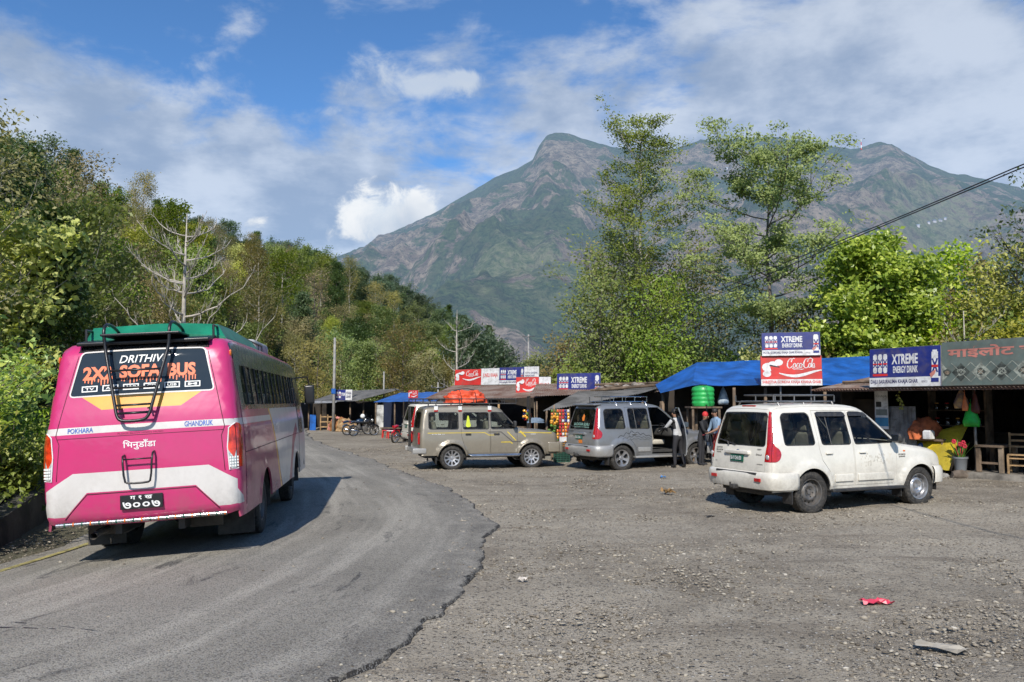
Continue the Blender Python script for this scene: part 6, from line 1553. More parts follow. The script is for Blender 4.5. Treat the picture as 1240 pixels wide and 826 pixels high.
# stacked signs on a pole frame in front
pL, pR = at(922, 467, 23.9), at(996, 468, 23.5)
signboard('cola', (pL.x, pL.y, pL.z), (pR.x, pR.y, pL.z), .90, 'red cola sign on a white strip of letters standing over the white SUV', 'SHRESTHA GORKHA KHAJA KHANA GHAR')
signboard('energy', (pL.x + .04, pL.y - .03, pL.z + .905), (pR.x - .04, pR.y - .03, pL.z + .905), .70, 'blue energy drink sign mounted directly above the red cola sign', 'HOTEL GORKHALI KHAJA GHAR KHANA')
o = empty('sign_stand', (pL.x, pL.y + .12, 0), 0, 'steel pole frame behind the stacked blue and red signs', 'stand')
for dx_ in (.62, 1.55): b = MB(); g_ = gz(pL.x + dx_, pL.y); b.tube([(dx_, 0, g_ - .1), (dx_, 0, pL.z + 1.62)], .03, 8); b.build('pole', [STEELT], o, True)
b = MB(); [b.tube([(0.1, 0, z_), (1.8, 0, z_)], .02, 6) for z_ in (pL.z + .1, pL.z + .8, pL.z + 1.5)]; b.build('crossbar', [STEELT], o, True)
# green water tank
p = at(851.5, 492, 24.3); o = empty('water_tank', (p.x, p.y, 1.84), 0, 'bright green ribbed plastic water tank under the blue tarpaulin', 'water tank'); GT = mat('green_tank_plastic', (.03, .40, .09), .4, var=.15)
b = MB(); prof_ = [(0, 0), (.31, 0), (.33, .03)]
for i in range(4): prof_ += [(.33, .05 + .13 * i), (.345, .08 + .13 * i), (.345, .12 + .13 * i), (.33, .15 + .13 * i)]
prof_ += [(.32, .58), (.22, .62), (.12, .64), (0, .64)]; b.lathe(prof_, 28); b.build('body', [GT], o, True, 50); b = MB(); b.lathe([(.13, .63), (.13, .67), (0, .68)], 16); b.build('lid', [BLK], o, True, 40); b = MB(); b.tube([(.0, -.35, .05), (0, -.42, .05), (0, -.42, -.4), (.1, -.42, -1.2)], .015, 5); b.build('pipe', [BLK], o)
b = MB(); [b.tube([(sx_ * .4, sy_ * .35, 0), (sx_ * .4, sy_ * .35, 1.79 - gz(p.x, p.y))], .04, 6) for sx_ in (1, -1) for sy_ in (1, -1)]; b.box((0, 0, 1.81 - gz(p.x, p.y)), (.95, .85, .05)); tag(b.build('tank_stand', [WOOD], None, loc=(p.x, p.y, gz(p.x, p.y))), 'wooden platform on four posts carrying the green water tank', 'stand')
bag('plastic_bag', at(876, 490, 24.9), .36, .55, mat('pale_blue_plastic', (.42, .48, .52), .35, col2=(.08, .16, .28), scale=5), 'clear blue and white plastic bag hanging under the blue tarpaulin')

# ---------------------------------------------------------------- snack stall between the jeep and the silver car
st = empty('snack_stall', (3.0, 29, 0), 0, 'low stall under grey iron sheets weighed down by stones', 'stall'); O_ = Vector((3.0, 29, 0))
def q3(u_, v_, Y_): return at(u_, v_, Y_) - O_
b = MB(); corrugated(b, q3(657, 498, 26.6), q3(772, 477, 27.6), q3(700, 474, 30.0), q3(806, 467, 31.0), .09, .014); b.build('awning_sheet', [GREYR], st, True)
b = MB(); corrugated(b, q3(640, 480, 30.5), q3(806, 474, 29.6), q3(650, 465, 35), q3(812, 463, 34)); b.build('roof', [RUST], st, True)
b = MB(); b.tube([q3(715, 473, 30), q3(800, 466, 29.8)], .06, 7); b.tube([q3(720, 466, 31), q3(800, 463.5, 31)], .05, 7); b.tube([q3(735, 470, 30), q3(770, 463, 32)], .04, 6); b.build('roof_pole', [WOOD], st, True)
random.seed(9)
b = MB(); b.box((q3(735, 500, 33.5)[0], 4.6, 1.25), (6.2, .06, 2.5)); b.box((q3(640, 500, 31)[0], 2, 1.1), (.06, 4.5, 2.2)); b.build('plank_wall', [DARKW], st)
for u_, Y_ in ((662, 27.3), (700, 27.4), (778, 28.2), (650, 30.6), (800, 29.8)):
    p = q3(u_, 500, Y_); b = MB(); b.tube([(p.x, p.y, -.05), (p.x, p.y, 2.0 if Y_ > 28 else 1.72)], .04, 6); b.build('post', [WOOD], st, True)
for i, (u_, v_, Y_) in enumerate(((737, 468, 31), (747, 466, 31), (758, 467.5, 30.7), (768, 465.5, 31), (741, 465, 31.5), (776, 466, 31), (752, 472, 30.2), (726, 470, 30.4))):
    r_ = random.uniform(.10, .19); o = rock('roof_stone', at(u_, v_, Y_), (r_ * 1.5, r_, r_ * .55), i * 1.7, 'flat stone weighing down the roof of the snack stall', mat('roof_stone_mat', (.30, .26, .22), .9, var=.3, bump=.6), 1); o['group'] = 'stones on the stall roof'
# hanging snack packets, fruit
o = empty('snack_rack', at(679, 552, 26.4), 0, 'rack hung with red, yellow and green snack packets in front of the low stall', 'rack'); o.location.z = gz(o.location.x, o.location.y)
b = MB(); b.box((0, .1, .9), (.62, .03, 1.6)); [b.tube([(x_, .05, 0), (x_, .05, 1.75)], .018, 5) for x_ in (-.31, .31)]; b.build('back_board', [WOOD], o)
b = MB(); random.seed(21); cols = [REDT, YLB, LEAFG, SIGNW, ORL, SIGNB]
for i in range(11):
    for j in range(7):
        x_ = -.28 + j * .09 + random.uniform(-.01, .01); z_ = .55 + i * .11; b.rbox((x_, -.01 - random.uniform(0, .03), z_), (.07, .02, .09), .008, 1, ry=random.uniform(-.3, .3), k=random.choice((0, 0, 1, 3, 4, 5) if j > 2 else (1, 2, 2, 4)))
b.build('packet', cols, o, True); b = MB(); b.box((.14, -.05, .62), (.36, .02, .34), k=0); b.add([(.14 - .16, -.062, .47), (.30, -.062, .47), (.28, -.062, .56), (.16, -.062, .66), (.02, -.062, .58)], [(0, 1, 2, 3, 4)], 1); b.build('picture_card', [SIGNW, YLB], o)
for nm, (u_, v_), col_, lb in (('yellow', (671, 509), YLB, 'cluster of yellow fruit hanging by the snack rack'), ('green', (668, 520), LEAFG, 'bunch of green fruit hanging below the yellow one')):
    p = at(u_, v_, 26.2); b = MB(); random.seed(4)
    for i in range(16): b.ball((random.uniform(-.14, .14), random.uniform(-.06, .06), random.uniform(-.14, .14)), .05, 8)
    b.tube([(0, 0, .1), (0, 0, .5)], .006, 4); tag(b.build('fruit_bunch', [col_], None, True, loc=p), lb, 'fruit')
def crate(p, rz, mt, label):
    o = empty('crate', p, rz, label, 'crate'); b = MB()
    for s_ in (1, -1):
        for z_ in (.02, .09, .16, .23, .30): b.box((0, s_ * .16, z_), (.48, .012, .03)); b.box((s_ * .24, 0, z_), (.012, .32, .03))
        for x_ in np.linspace(-.24, .24, 6): b.box((x_, s_ * .16, .16), (.025, .016, .32))
        for y_ in np.linspace(-.16, .16, 4): b.box((s_ * .24, y_, .16), (.016, .025, .32))
    b.box((0, 0, .01), (.48, .32, .012)); b.build('basket', [mt], o); return o
p = at(680, 556, 25.9); crate((p.x, p.y, gz(p.x, p.y)), .05, mat('dark_green_crate', (.015, .075, .05), .5), 'dark green bottle crate on the ground, lower of two by the silver SUV')
crate((p.x + .01, p.y + .02, gz(p.x, p.y) + .33), .09, mat('brown_crate', (.07, .045, .035), .5), 'brown bottle crate stacked on the dark green crate')
b = MB(); b.box((0, 0, .42), (.5, .4, .84)); b.box((0, -.01, .86), (.54, .44, .04)); pp = at(668, 556, 26.9); tag(b.build('cabinet', [CONC], None, loc=(pp.x - .05, pp.y, gz(pp.x, pp.y))), 'pale low cabinet standing left of the bottle crates', 'cabinet')

# ---------------------------------------------------------------- shack behind the jeep
sk_ = empty('roadside_shack', (-1.5, 40, 0), 0, 'low shack with rusty iron roof and dark interior behind the champagne jeep', 'shack'); O_ = Vector((-1.5, 40, 0))
b = MB(); corrugated(b, q3(514, 483, 37.5), q3(700, 481, 31.5), q3(548, 467, 43), q3(690, 465.5, 38)); b.build('roof', [RUST], sk_, True)
b = MB(); x0_, x1_ = -3.2, 4.2; b.box((.4, 2.2, 1.1), (8.2, .06, 2.3), rz=-.5); b.box((-3.9, 1.0, 1.0), (.06, 3.6, 2.0)); b.build('plank_wall', [DARKW], sk_)
for u_, Y_ in ((520, 37.6), (560, 36.2), (604, 34.7), (648, 33.3), (690, 32.0)):
    p = q3(u_, 500, Y_); b = MB(); b.tube([(p.x, p.y, 0), (p.x, p.y, 2.15)], .05, 6); b.build('post', [mat('pale_post', (.28, .22, .16), .8)] if u_ != 604 else [WOODL], sk_, True)
b = MB(); p = q3(600, 500, 35.5); b.box((p.x, p.y, .45), (3.0, .5, .9), rz=-.4); b.build('counter', [WOOD], sk_)
Lh = 1.0
signboard('cola', at(550.5, 466.5, 44.5), at(582, 466, 43.6), .88, 'red cola panel at the left end of the long sign row over the rusty roof')
signboard('plain', at(582.3, 466, 43.6), at(604, 465.6, 42.9), .90, 'white panel with red letters between the cola and blue panels', 'JUNELI KHAJA')
signboard('energy', at(604.3, 465.7, 42.9), at(634, 465.2, 42.0), .92, 'blue energy drink panel fourth along from the white SUV, top row over the shack', 'KHAJA GHAR')
signboard('plain', at(634.3, 465, 42.0), at(652, 464.8, 41.5), .92, 'white panel with dark blue letters at the right end of the top sign row', 'HOTEL GANDAKI\nKHAJA GHAR')
signboard('cola', at(624.5, 480.6, 36.0), at(652, 480.6, 35.6), .90, 'small red cola panel in the lower row hanging under the rusty roof edge')
signboard('plain', at(652.3, 480.6, 35.6), at(666.5, 480.7, 35.4), .90, 'grey white panel with red letters beside the lower cola panel', 'KHAJA\nGHAR')
signboard('energy', at(674, 479.5, 32.6), at(726.5, 477.3, 31.6), .92, 'blue energy drink sign leaning over the stone weighted stall roof', 'की ती खाजा घर')
# things inside the opening
p = at(643, 520, 29.5); o = empty('market_pole', (p.x, p.y, 0), 0, 'short orange pole with colourful toy packets beside the shack', 'stand'); b = MB(); b.tube([(0, 0, 0), (0, 0, 1.55)], .03, 6); b.build('pole', [mat('orange_red_paint', (.45, .10, .03), .6)], o)
b = MB(); random.seed(8)
for i in range(26): b.rbox((random.uniform(-.28, .05), random.uniform(-.1, .1), random.uniform(1.3, 1.65)), (.1, .04, .09), .02, 1, ry=random.uniform(-1, 1), k=i % 4)
b.build('packet', [SIGNB, YLB, LEAFG, REDT], o, True)
for i, (u_, w_) in enumerate(((650, .7), (661, .5))):
    p = at(u_, 530, 29.0 + i * .6); o = empty('small_table', (p.x, p.y, gz(p.x, p.y)), 0, ('low table with orange frame in front of the dark shack', 'second low table with blue cloth further right in the shack')[i], 'table')
    b = MB(); b.box((0, 0, .78), (w_, .5, .04)); b.build('tabletop', [(mat('orange_wood', (.40, .14, .05), .7), BLUET)[i]], o)
    for sx_ in (1, -1):
        for sy_ in (1, -1): b = MB(); b.box((sx_ * w_ * .45, sy_ * .22, .39), (.05, .05, .78)); b.build('leg', [mat('orange_wood', (.40, .14, .05), .7)], o)
cloth_lump('cloth_heap', (0, 0, 0), (.30, .2, .18), 15, mat('grey_blue_cloth', (.16, .22, .30), .8), None).location = at(649, 512, 29.0)
tag(bpy.data.objects['cloth_heap.001'], 'small grey blue cloth heap on the low orange table', 'cloth')

# ---------------------------------------------------------------- far sheds on the left
fs = empty('far_shed', (-12, 58, 0), 0, 'grey iron roofed open shed far down the road beyond the bus', 'shed'); O_ = Vector((-12, 58, 0))
b = MB(); corrugated(b, q3(370, 488, 57), q3(432, 485.5, 54.5), q3(400, 478, 62), q3(428, 473, 60), .1); corrugated(b, q3(432, 485.5, 54.5), q3(484, 471.5, 56), q3(427, 473, 60), q3(479, 470.8, 60.5), .1); corrugated(b, q3(478, 471, 56), q3(493, 478, 54.5), q3(478, 470.5, 61), q3(496, 478, 60), .1); b.build('roof', [GREYR], fs, True)
b = MB(); corrugated(b, q3(368, 489, 54.5), q3(407, 487.6, 54), q3(372, 486, 57.5), q3(409, 485, 57), .1); b.build('awning_sheet', [LIGHTR], fs, True)
b = MB(); b.box((0.2, 3.2, 1.0), (7.8, .08, 2.1)); b.box((-3.4, 1, 1.0), (.08, 3.5, 1.9)); b.build('plank_wall', [DARKW], fs)
for u_ in (374, 389, 404, 424, 440, 456):
    p = q3(u_, 500, 55.5); b = MB(); b.tube([(p.x, p.y, -.1), (p.x, p.y, 2.0)], .06, 6); b.build('post', [WOOD], fs, True)
b = MB(); p = q3(379, 505, 55.4); b.box((p.x, p.y, .55), (.42, .05, 1.1)); b.build('door', [BLUET], fs)
b = MB(); p = q3(397, 505, 55); [b.box((p.x, p.y, z_), (1.0, .06, .09)) for z_ in (.25, .6, .95)]; [b.box((p.x + s_, p.y, .55), (.08, .08, 1.1)) for s_ in (-.5, 0, .5)]; b.build('railing', [WOODL], fs)
b = MB(); p = q3(461, 505, 53); b.box((p.x, p.y, .9), (.75, .1, 1.75)); b.build('white_wall', [mat('peeling_white_wall', (.42, .42, .40), .8, var=.4, scale=2)], fs)
random.seed(6)
for i, (u_, Y_, mt_, lb) in enumerate(((413, 53.5, mat('orange_sack', (.30, .13, .04), .8), 'orange brown sacks heaped before the far shed'), (420, 53, WOODL, 'pale firewood heap beside the far motorcycle'), (411, 55, SIGNP, 'dusty pink sacks beside the utility pole'))):
    p = at(u_, 505, Y_); o = cloth_lump('sack_heap' if i != 1 else 'firewood_heap', (0, 0, 0), (.7, .4, .75), 30 + i * 3, mt_, None, sharp=.6); o.location = (p.x, p.y, gz(p.x, p.y)); tag(o, lb, 'sacks' if i != 1 else 'firewood')
b2 = empty('blue_shed', (-8, 50, 0), 0, 'far shed with faded blue tarpaulin roof right of the motorcycle', 'shed'); O_ = Vector((-8, 50, 0))
vs_ = []; nx_, ny_ = 16, 8; c4 = (q3(452, 487, 47), q3(528, 486, 43), q3(485, 475.5, 52), q3(545, 474.5, 49))
for i in range(nx_):
    for j in range(ny_): a, c_ = i / 15, j / 7; vs_.append(c4[0].lerp(c4[1], a).lerp(c4[2].lerp(c4[3], a), c_) + Vector((0, 0, .07 * noise.noise(Vector((a * 6, c_ * 3, 8))))))
b = MB(); b.add(vs_, [tuple(q) for q in grid_faces(nx_, ny_).tolist()]); b.build('tarpaulin', [BLUET], b2, True)
b = MB(); b.box((1.4, -.6, .95), (4.6, .08, 2.0), rz=-.75); b.build('plank_wall', [mat('dark_blue_board', (.012, .02, .05), .8)], b2)
for u_, Y_ in ((455, 47), (478, 45.8), (503, 44.4), (526, 43.2)): p = q3(u_, 500, Y_); b = MB(); b.tube([(p.x, p.y, 0), (p.x, p.y, 1.98)], .05, 6); b.build('post', [WOOD], b2, True)
b = MB(); p = q3(476, 510, 45); b.box((p.x, p.y, .5), (1.4, .6, .06)); [b.box((p.x + s_, p.y, .25), (.06, .5, .5)) for s_ in (-.6, .6)]; b.build('counter', [WOOD], b2)
signboard('small_energy', at(405.5, 484.5, 53.5), at(426, 484, 53), .70, 'tiny blue and white energy drink sign on the far shed')
signboard('cola', at(494, 484, 47), at(505.5, 484, 46.6), .55, 'smallest cola sign, on the blue roofed far shed')

# ---------------------------------------------------------------- poles and wires
PC = mat('grey_pole_concrete', (.30, .29, .27), .8, var=.15)
def pole(u_, vt, Y_, label, arms=(), r=.11, base=None):
    p = at(u_, vt, Y_); g_ = gz(p.x, Y_); h = p.z - g_; o = empty('utility_pole', (p.x, Y_, g_), 0, label, 'pole'); b = MB(); b.tube([(0, 0, -.3), (0, 0, h)], [r, r * .7], 10); b.build('shaft', [PC], o, True)
    for z_, w_ in arms: b = MB(); b.box((0, -.12, h - z_), (w_, .06, .07)); [b.lathe([(.03, 0), (.045, .05), (.03, .1), (0, .11)], 8, Matrix.Translation((s_ * w_ * .45, -.12, h - z_ + .03))) for s_ in (1, -1)]; b.build('crossarm', [STEELT], o, True)
    return o, p
o, _ = pole(405.5, 409, 53, 'tall grey utility pole with blue tag beside the far shed'); b = MB(); b.box((0, -.13, 2.7), (.28, .02, .34)); b.build('tag', [BLUET], o)
pole(465, 450, 60, 'short plain grey pole rising behind the far shed roof', r=.08); pole(530.5, 463, 52, 'short pole with crossarm behind the blue roofed shed', ((.35, .9),), r=.07)
_, pe = pole(640, 405, 75, 'distant utility pole where the overhead cables end', ((.2, 1.2),))
o = empty('overhead_cables', (0, 0, 0), 0, 'bundle of black overhead cables sloping across the sky from the right', 'cable')
WIRE = mat('black_cable', (.015, .015, .017), .6)
for k_, (du, dv, sag, r_) in enumerate(((0, 0, 1.0, .009), (0, 3, 1.1, .009))):
    a_ = at(1275 + du, 183 + dv, 9.0); e_ = at(640 + du * .3, 409 + dv * .7, 75); P_ = []
    for i in range(70): t_ = -.22 + 1.22 * i / 69; p = a_.lerp(e_, t_); p.z -= sag * 4 * max(0, t_) * (1 - t_) * .9; p.x += .03 * math.sin(t_ * 40 + k_ * 2); P_.append(p)
    b = MB(); b.tube(P_, r_, 5); b.build('cable', [WIRE], o, True)
# ================================================================== people, motorcycles, roadside
def human2(name, loc, rz, J, label, cloth, extra, scale=1.0):
    names = list(J); bm = bmesh.new(); sl_ = bm.verts.layers.skin.verify(); vs_ = {}
    for i, n in enumerate(names):
        v = bm.verts.new(J[n][0]); r_ = J[n][1]; v[sl_].radius = r_ if hasattr(r_, '__len__') else (r_, r_); v[sl_].use_root = (i == 0); vs_[n] = v
    for n in names:
        if J[n][2]: bm.edges.new((vs_[J[n][2]], vs_[n]))
    me = bpy.data.meshes.new(name); bm.to_mesh(me); bm.free(); o = bpy.data.objects.new(name, me); COL.objects.link(o)
    s_ = o.modifiers.new('skin', 'SKIN'); s_.use_smooth_shade = True; s_.branch_smoothing = .4
    su = o.modifiers.new('sub', 'SUBSURF'); su.levels = 2; su.render_levels = 2
    dg = bpy.context.evaluated_depsgraph_get(); dg.update(); m2 = bpy.data.meshes.new_from_object(o.evaluated_get(dg)); bpy.data.objects.remove(o); bpy.data.meshes.remove(me)
    o = link(name, m2); o.location = loc; o.rotation_euler = (0, 0, rz); o.scale = (scale,) * 3; m2.materials.clear()
    for m, _ in cloth: m2.materials.append(m)
    for p in m2.polygons:
        p.use_smooth = True; p.material_index = 0
        for i, (_, f) in enumerate(cloth):
            if f(p.center): p.material_index = i
    tag(o, label, 'person'); extra(o); return o
def body_joints(lean=0, arms=None, legs=None, head_turn=0):
    """standing figure facing +x, 1.68 m"""
    def L(x, y, z): return (x + lean * max(0, z - .9), y, z - abs(lean) * .15 * max(0, z - .9))
    J = {'pelvis': ((0, 0, .93), (.15, .12), None), 'belly': (L(0, 0, 1.07), (.145, .115), 'pelvis'), 'chest': (L(.0, 0, 1.26), (.17, .125), 'belly'), 'collar': (L(-.01, 0, 1.40), (.12, .085), 'chest'),
         'neck': (L(.0, 0, 1.47), .055, 'collar'), 'skull': (L(.015, 0, 1.56), (.080, .088), 'neck'), 'crown': (L(.005, 0, 1.645), (.072, .080), 'skull')}
    for s_, n in ((1, 'l'), (-1, 'r')):
        a = (arms or {}).get(n, ((.02, .24, 1.12), (.10, .25, .88), (.14, .24, .80)))
        J['sh' + n] = (L(-.01, s_ * .17, 1.37), .068, 'collar'); J['el' + n] = (a[0][0], a[0][1] * s_, a[0][2]), .048, 'sh' + n; J['wr' + n] = (a[1][0], a[1][1] * s_, a[1][2]), .032, 'el' + n; J['pa' + n] = (a[2][0], a[2][1] * s_, a[2][2]), (.038, .02), 'wr' + n
        d = Vector(J['pa' + n][0]) - Vector(J['wr' + n][0]); d.normalize()
        for q, (off, ln) in enumerate(((-.027, .062), (-.009, .072), (.009, .068), (.027, .052))):
            J['f%s%d' % (n, q)] = tuple(Vector(J['pa' + n][0]) + d * ln * .55 + Vector((off, 0, 0))), .009, 'pa' + n; J['g%s%d' % (n, q)] = tuple(Vector(J['pa' + n][0]) + d * ln * 1.05 + Vector((off, -s_ * .012, 0))), .008, 'f%s%d' % (n, q)
        J['t' + n] = tuple(Vector(J['wr' + n][0]) + d * .05 + Vector((.035, -s_ * .02, 0))), .011, 'wr' + n
        g = (legs or {}).get(n, ((.02, .11, .50), (-.01, .11, .09), (.16, .13, .035)))
        J['hip' + n] = (0, s_ * .09, .86), .098, 'pelvis'; J['kn' + n] = (g[0][0], g[0][1] * s_, g[0][2]), .062, 'hip' + n; J['an' + n] = (g[1][0], g[1][1] * s_, g[1][2]), .045, 'kn' + n; J['he' + n] = (g[1][0] + .02, g[1][1] * s_, .045), .042, 'an' + n; J['to' + n] = (g[2][0], g[2][1] * s_, g[2][2]), (.045, .03), 'he' + n
    return J
HAIR = mat('black_hair', (.012, .010, .009), .6)
def face(o, lean, hair=True, cloth=None, z0=1.60):
    zc = z0 - abs(lean) * .15 * (z0 - .9); cx_ = lean * (z0 - .9) + .012
    b = MB(); b.ball((cx_ - .012, 0, zc + .035), (.098, .088, .105), 16); 
    if hair: b.build('hair', [HAIR] if cloth is None else [cloth], o, True)
    b = MB(); b.ball((cx_ + .095, 0, zc - .035), (.018, .013, .024), 8); b.build('nose', [SKINM], o, True)
    b = MB(); [b.ball((cx_ + .080, s_ * .032, zc - .012), (.012, .014, .009), 8) for s_ in (1, -1)]; b.build('eyes', [HAIR], o, True)
    b = MB(); b.ball((cx_ + .083, 0, zc - .075), (.01, .026, .007), 8); b.build('mouth', [mat('lips', (.25, .08, .06), .6)], o, True)
    b = MB(); [b.ball((cx_ - .01, s_ * .088, zc - .025), (.018, .008, .03), 8) for s_ in (1, -1)]; b.build('ears', [SKINM], o, True)
DKJ = mat('black_jacket_cloth', (.02, .02, .022), .8); LTJ = mat('pale_grey_jacket_panels', (.50, .50, .50), .8); DKT = mat('dark_trousers', (.022, .022, .026), .85); BLS = mat('light_blue_shirt', (.22, .32, .44), .8); RDS = mat('red_check_skirt', (.26, .035, .04), .85); SHOE = mat('black_shoe', (.02, .02, .02), .5)
p = at(810, 566, 22.6); p.z = gz(p.x, p.y)
# man leaning into the open front door of the silver car (right side, facing the car)
sm = Matrix.Translation(SV.location) @ Matrix.Rotation(SV.rotation_euler.z, 4, 'Z'); pd = sm @ Vector((2.62, -1.30, 0)); pd.z = gz(pd.x, pd.y)
human2('person', pd, SV.rotation_euler.z + R(96), body_joints(.20, {'l': ((.26, .25, 1.14), (.44, .20, 1.12), (.52, .18, 1.12)), 'r': ((.04, .24, 1.08), (.10, .25, .86), (.12, .24, .78))}, {'l': ((.05, .11, .50), (.02, .12, .09), (.18, .14, .035)), 'r': ((.0, .11, .48), (-.12, .13, .10), (.04, .15, .035))}),
       'man in black and pale grey jacket leaning into the open door of the silver SUV',
       [(SKINM, lambda c: True), (DKJ, lambda c: c.z > .90 and c.z < 1.47), (LTJ, lambda c: c.z > .90 and c.z < 1.44 and (abs(c.y) < .10 or (abs(c.y) > .19 and 1.16 < c.z)) or (.9 < c.z < 1.10 and abs(c.y) < .2)), (DKT, lambda c: .10 < c.z <= .93 and abs(c.y) < .22), (SHOE, lambda c: c.z <= .10)],
       lambda o: (face(o, .20)))
pw = at(849, 540, 23.5); pw.z = gz(pw.x, pw.y)
human2('person', pw, R(-35), body_joints(.22, {'l': ((.18, .22, 1.12), (.34, .12, 1.02), (.42, .08, 1.0)), 'r': ((.18, .22, 1.12), (.34, .12, 1.02), (.42, .08, 1.0))}), 'woman in dark top with red head scarf standing under the blue tarpaulin',
       [(SKINM, lambda c: True), (DKJ, lambda c: .80 < c.z < 1.46), (DKT, lambda c: c.z <= .82)], lambda o: face(o, .22, True, REDT), .93)
pb = at(869, 540, 23.3); pb.z = gz(pb.x, pb.y)
human2('person', pb, R(200), body_joints(.10, {'l': ((.16, .24, 1.10), (.36, .18, 1.0), (.44, .16, .98)), 'r': ((.10, .24, 1.10), (.26, .2, .94), (.34, .18, .92))}), 'person in light blue shirt and red shorts standing right of the woman with the scarf',
       [(SKINM, lambda c: True), (BLS, lambda c: .96 < c.z < 1.46 and abs(c.y) < .26 and c.x < .2), (RDS, lambda c: .55 < c.z <= .96 and abs(c.y) < .22), (SHOE, lambda c: c.z <= .07)], lambda o: face(o, .10), .98)

def motorbike(loc, rz, paint, label, tilt=R(9)):
    o = empty('motorcycle', loc, rz, label, 'motorcycle'); o.rotation_euler = (tilt, 0, rz)
    for x_ in (-.62, .66):
        b = MB(); M = Matrix.Translation((x_, 0, .31)) @ Matrix.Rotation(math.pi / 2, 4, 'X'); b.lathe([(.255, -.04), (.285, -.055), (.31, -.03), (.315, 0), (.31, .03), (.285, .055), (.255, .04)], 28, M)
        w_ = b.build('wheel', [RUB], o, True, 40); b = MB(); b.lathe([(.255, -.04), (.235, -.03), (.235, .03), (.255, .04)], 28, M); b.lathe([(0, -.05), (.05, -.05), (.05, .05), (0, .05)], 12, M)
        for i in range(6): a = i * math.pi / 3; b.tube([M @ Vector((.04 * math.cos(a), .04 * math.sin(a), 0)), M @ Vector((.24 * math.cos(a), .24 * math.sin(a), 0))], .012, 5)
        b.build('rim', [ALU], w_, True, 40)
    b = MB(); b.tube([(-.62, .1, .31), (-.1, .1, .42), (.12, .08, .35)], .025, 6); b.tube([(-.62, -.1, .31), (-.1, -.1, .42)], .025, 6); b.tube([(.36, 0, .92), (.1, 0, .45), (-.15, 0, .40), (-.25, 0, .72), (.3, 0, .84)], .028, 6); b.tube([(-.2, 0, .72), (-.75, 0, .82)], .02, 6); b.tube([(-.05, .14, .3), (-.12, .22, .02)], .012, 5); b.build('frame', [BLK], o, True)
    b = MB(); b.rbox((.06, 0, .42), (.32, .26, .30), .06); b.lathe([(.07, -.10), (.085, 0), (.07, .10)], 12, Matrix.Translation((.12, 0, .60)) @ Matrix.Rotation(.2, 4, 'Y')); b.build('engine', [STEEL], o, True, 40)
    b = MB(); b.ball((.16, 0, .84), (.27, .14, .13), 16); b.build('fuel_tank', [paint], o, True)
    b = MB(); b.rbox((-.30, 0, .80), (.62, .24, .09), .04, ry=R(3)); b.build('seat', [BLK], o, True, 40)
    b = MB(); b.rbox((-.72, 0, .80), (.34, .17, .12), .05, ry=R(-12)); b.tube([(-.90, 0, .5), (-.78, 0, .60), (-.62, 0, .645)], .05, 6); b.build('tail_cowl', [paint], o, True, 40)
    b = MB(); b.rbox((-.90, 0, .82), (.03, .12, .06), .01); b.build('taillight', [REDL], o, True)
    b = MB(); b.tube([(-.1, -.14, .26), (-.35, -.16, .27), (-.85, -.17, .42)], [.03, .045, .05], 10); b.build('exhaust_pipe', [CHR], o, True)
    b = MB(); [b.tube([(.66, s_ * .08, .31), (.38, s_ * .08, .98)], .022, 6) for s_ in (1, -1)]; b.tube([(.66 + .34 * math.cos(a), 0, .31 + .34 * math.sin(a)) for a in np.linspace(.6, 2.4, 10)], .045, 5); b.build('front_fork', [BLK], o, True)
    b = MB(); b.tube([(.22, .36, 1.04), (.32, .2, 1.02), (.36, 0, 1.0), (.32, -.2, 1.02), (.22, -.36, 1.04)], .014, 6); b.build('handlebar', [BLK], o, True)
    b = MB(); b.ball((.48, 0, .90), (.08, .09, .10), 12); b.build('headlight', [CLL], o, True)
    for s_ in (1, -1): b = MB(); b.tube([(.28, s_ * .28, 1.03), (.24, s_ * .34, 1.2)], .008, 5); b.ball((.24, s_ * .36, 1.23), (.015, .05, .035), 8); b.build('mirror', [BLK], o, True)
    return o
p = at(440, 524, 46); motorbike((p.x, 46, gz(p.x, 46)), R(35), BKG, 'black motorcycle with white helmet parked before the far shed')
b = MB(); b.ball((0, 0, .12), (.14, .12, .14), 14); tag(b.build('helmet', [WHT], None, True, loc=(p.x - .05, 46, gz(p.x, 46) + 1.02)), 'white helmet on top of the black motorcycle', 'helmet')
p2 = at(432, 524, 47.5); motorbike((p2.x, 47.5, gz(p2.x, 47.5)), R(28), mat('dark_blue_bike_paint', (.01, .03, .07), .3), 'dark blue motorcycle parked just left of the black one')
p = at(487, 534, 38.5); motorbike((p.x, 38.5, gz(p.x, 38.5)), R(62), mat('red_bike_paint', (.50, .012, .03), .3, coat=.5), 'red motorcycle seen from behind left of the hidden white SUV')
for i, (u_, Y_) in enumerate(((467, 43), (473, 42.3), (479, 42.8))):
    p = at(u_, 520, Y_); o = empty('plastic_stool', (p.x, Y_, gz(p.x, Y_)), i * .5, 'low red plastic stool in the group before the blue roofed shed', 'stool', 'red plastic stools'); b = MB(); b.rbox((0, 0, .42), (.34, .34, .04), .02); b.build('seat', [SIGNR if i != 1 else WHT], o, True, 40)
    for sx_ in (1, -1):
        for sy_ in (1, -1): b = MB(); b.tube([(sx_ * .13, sy_ * .13, .42), (sx_ * .17, sy_ * .17, 0)], .025, 5); b.build('leg', [SIGNR], o)
hid = dup(WH, (-4.55, 33.6, .0), R(22), 'white SUV mostly hidden behind the back of the champagne jeep')
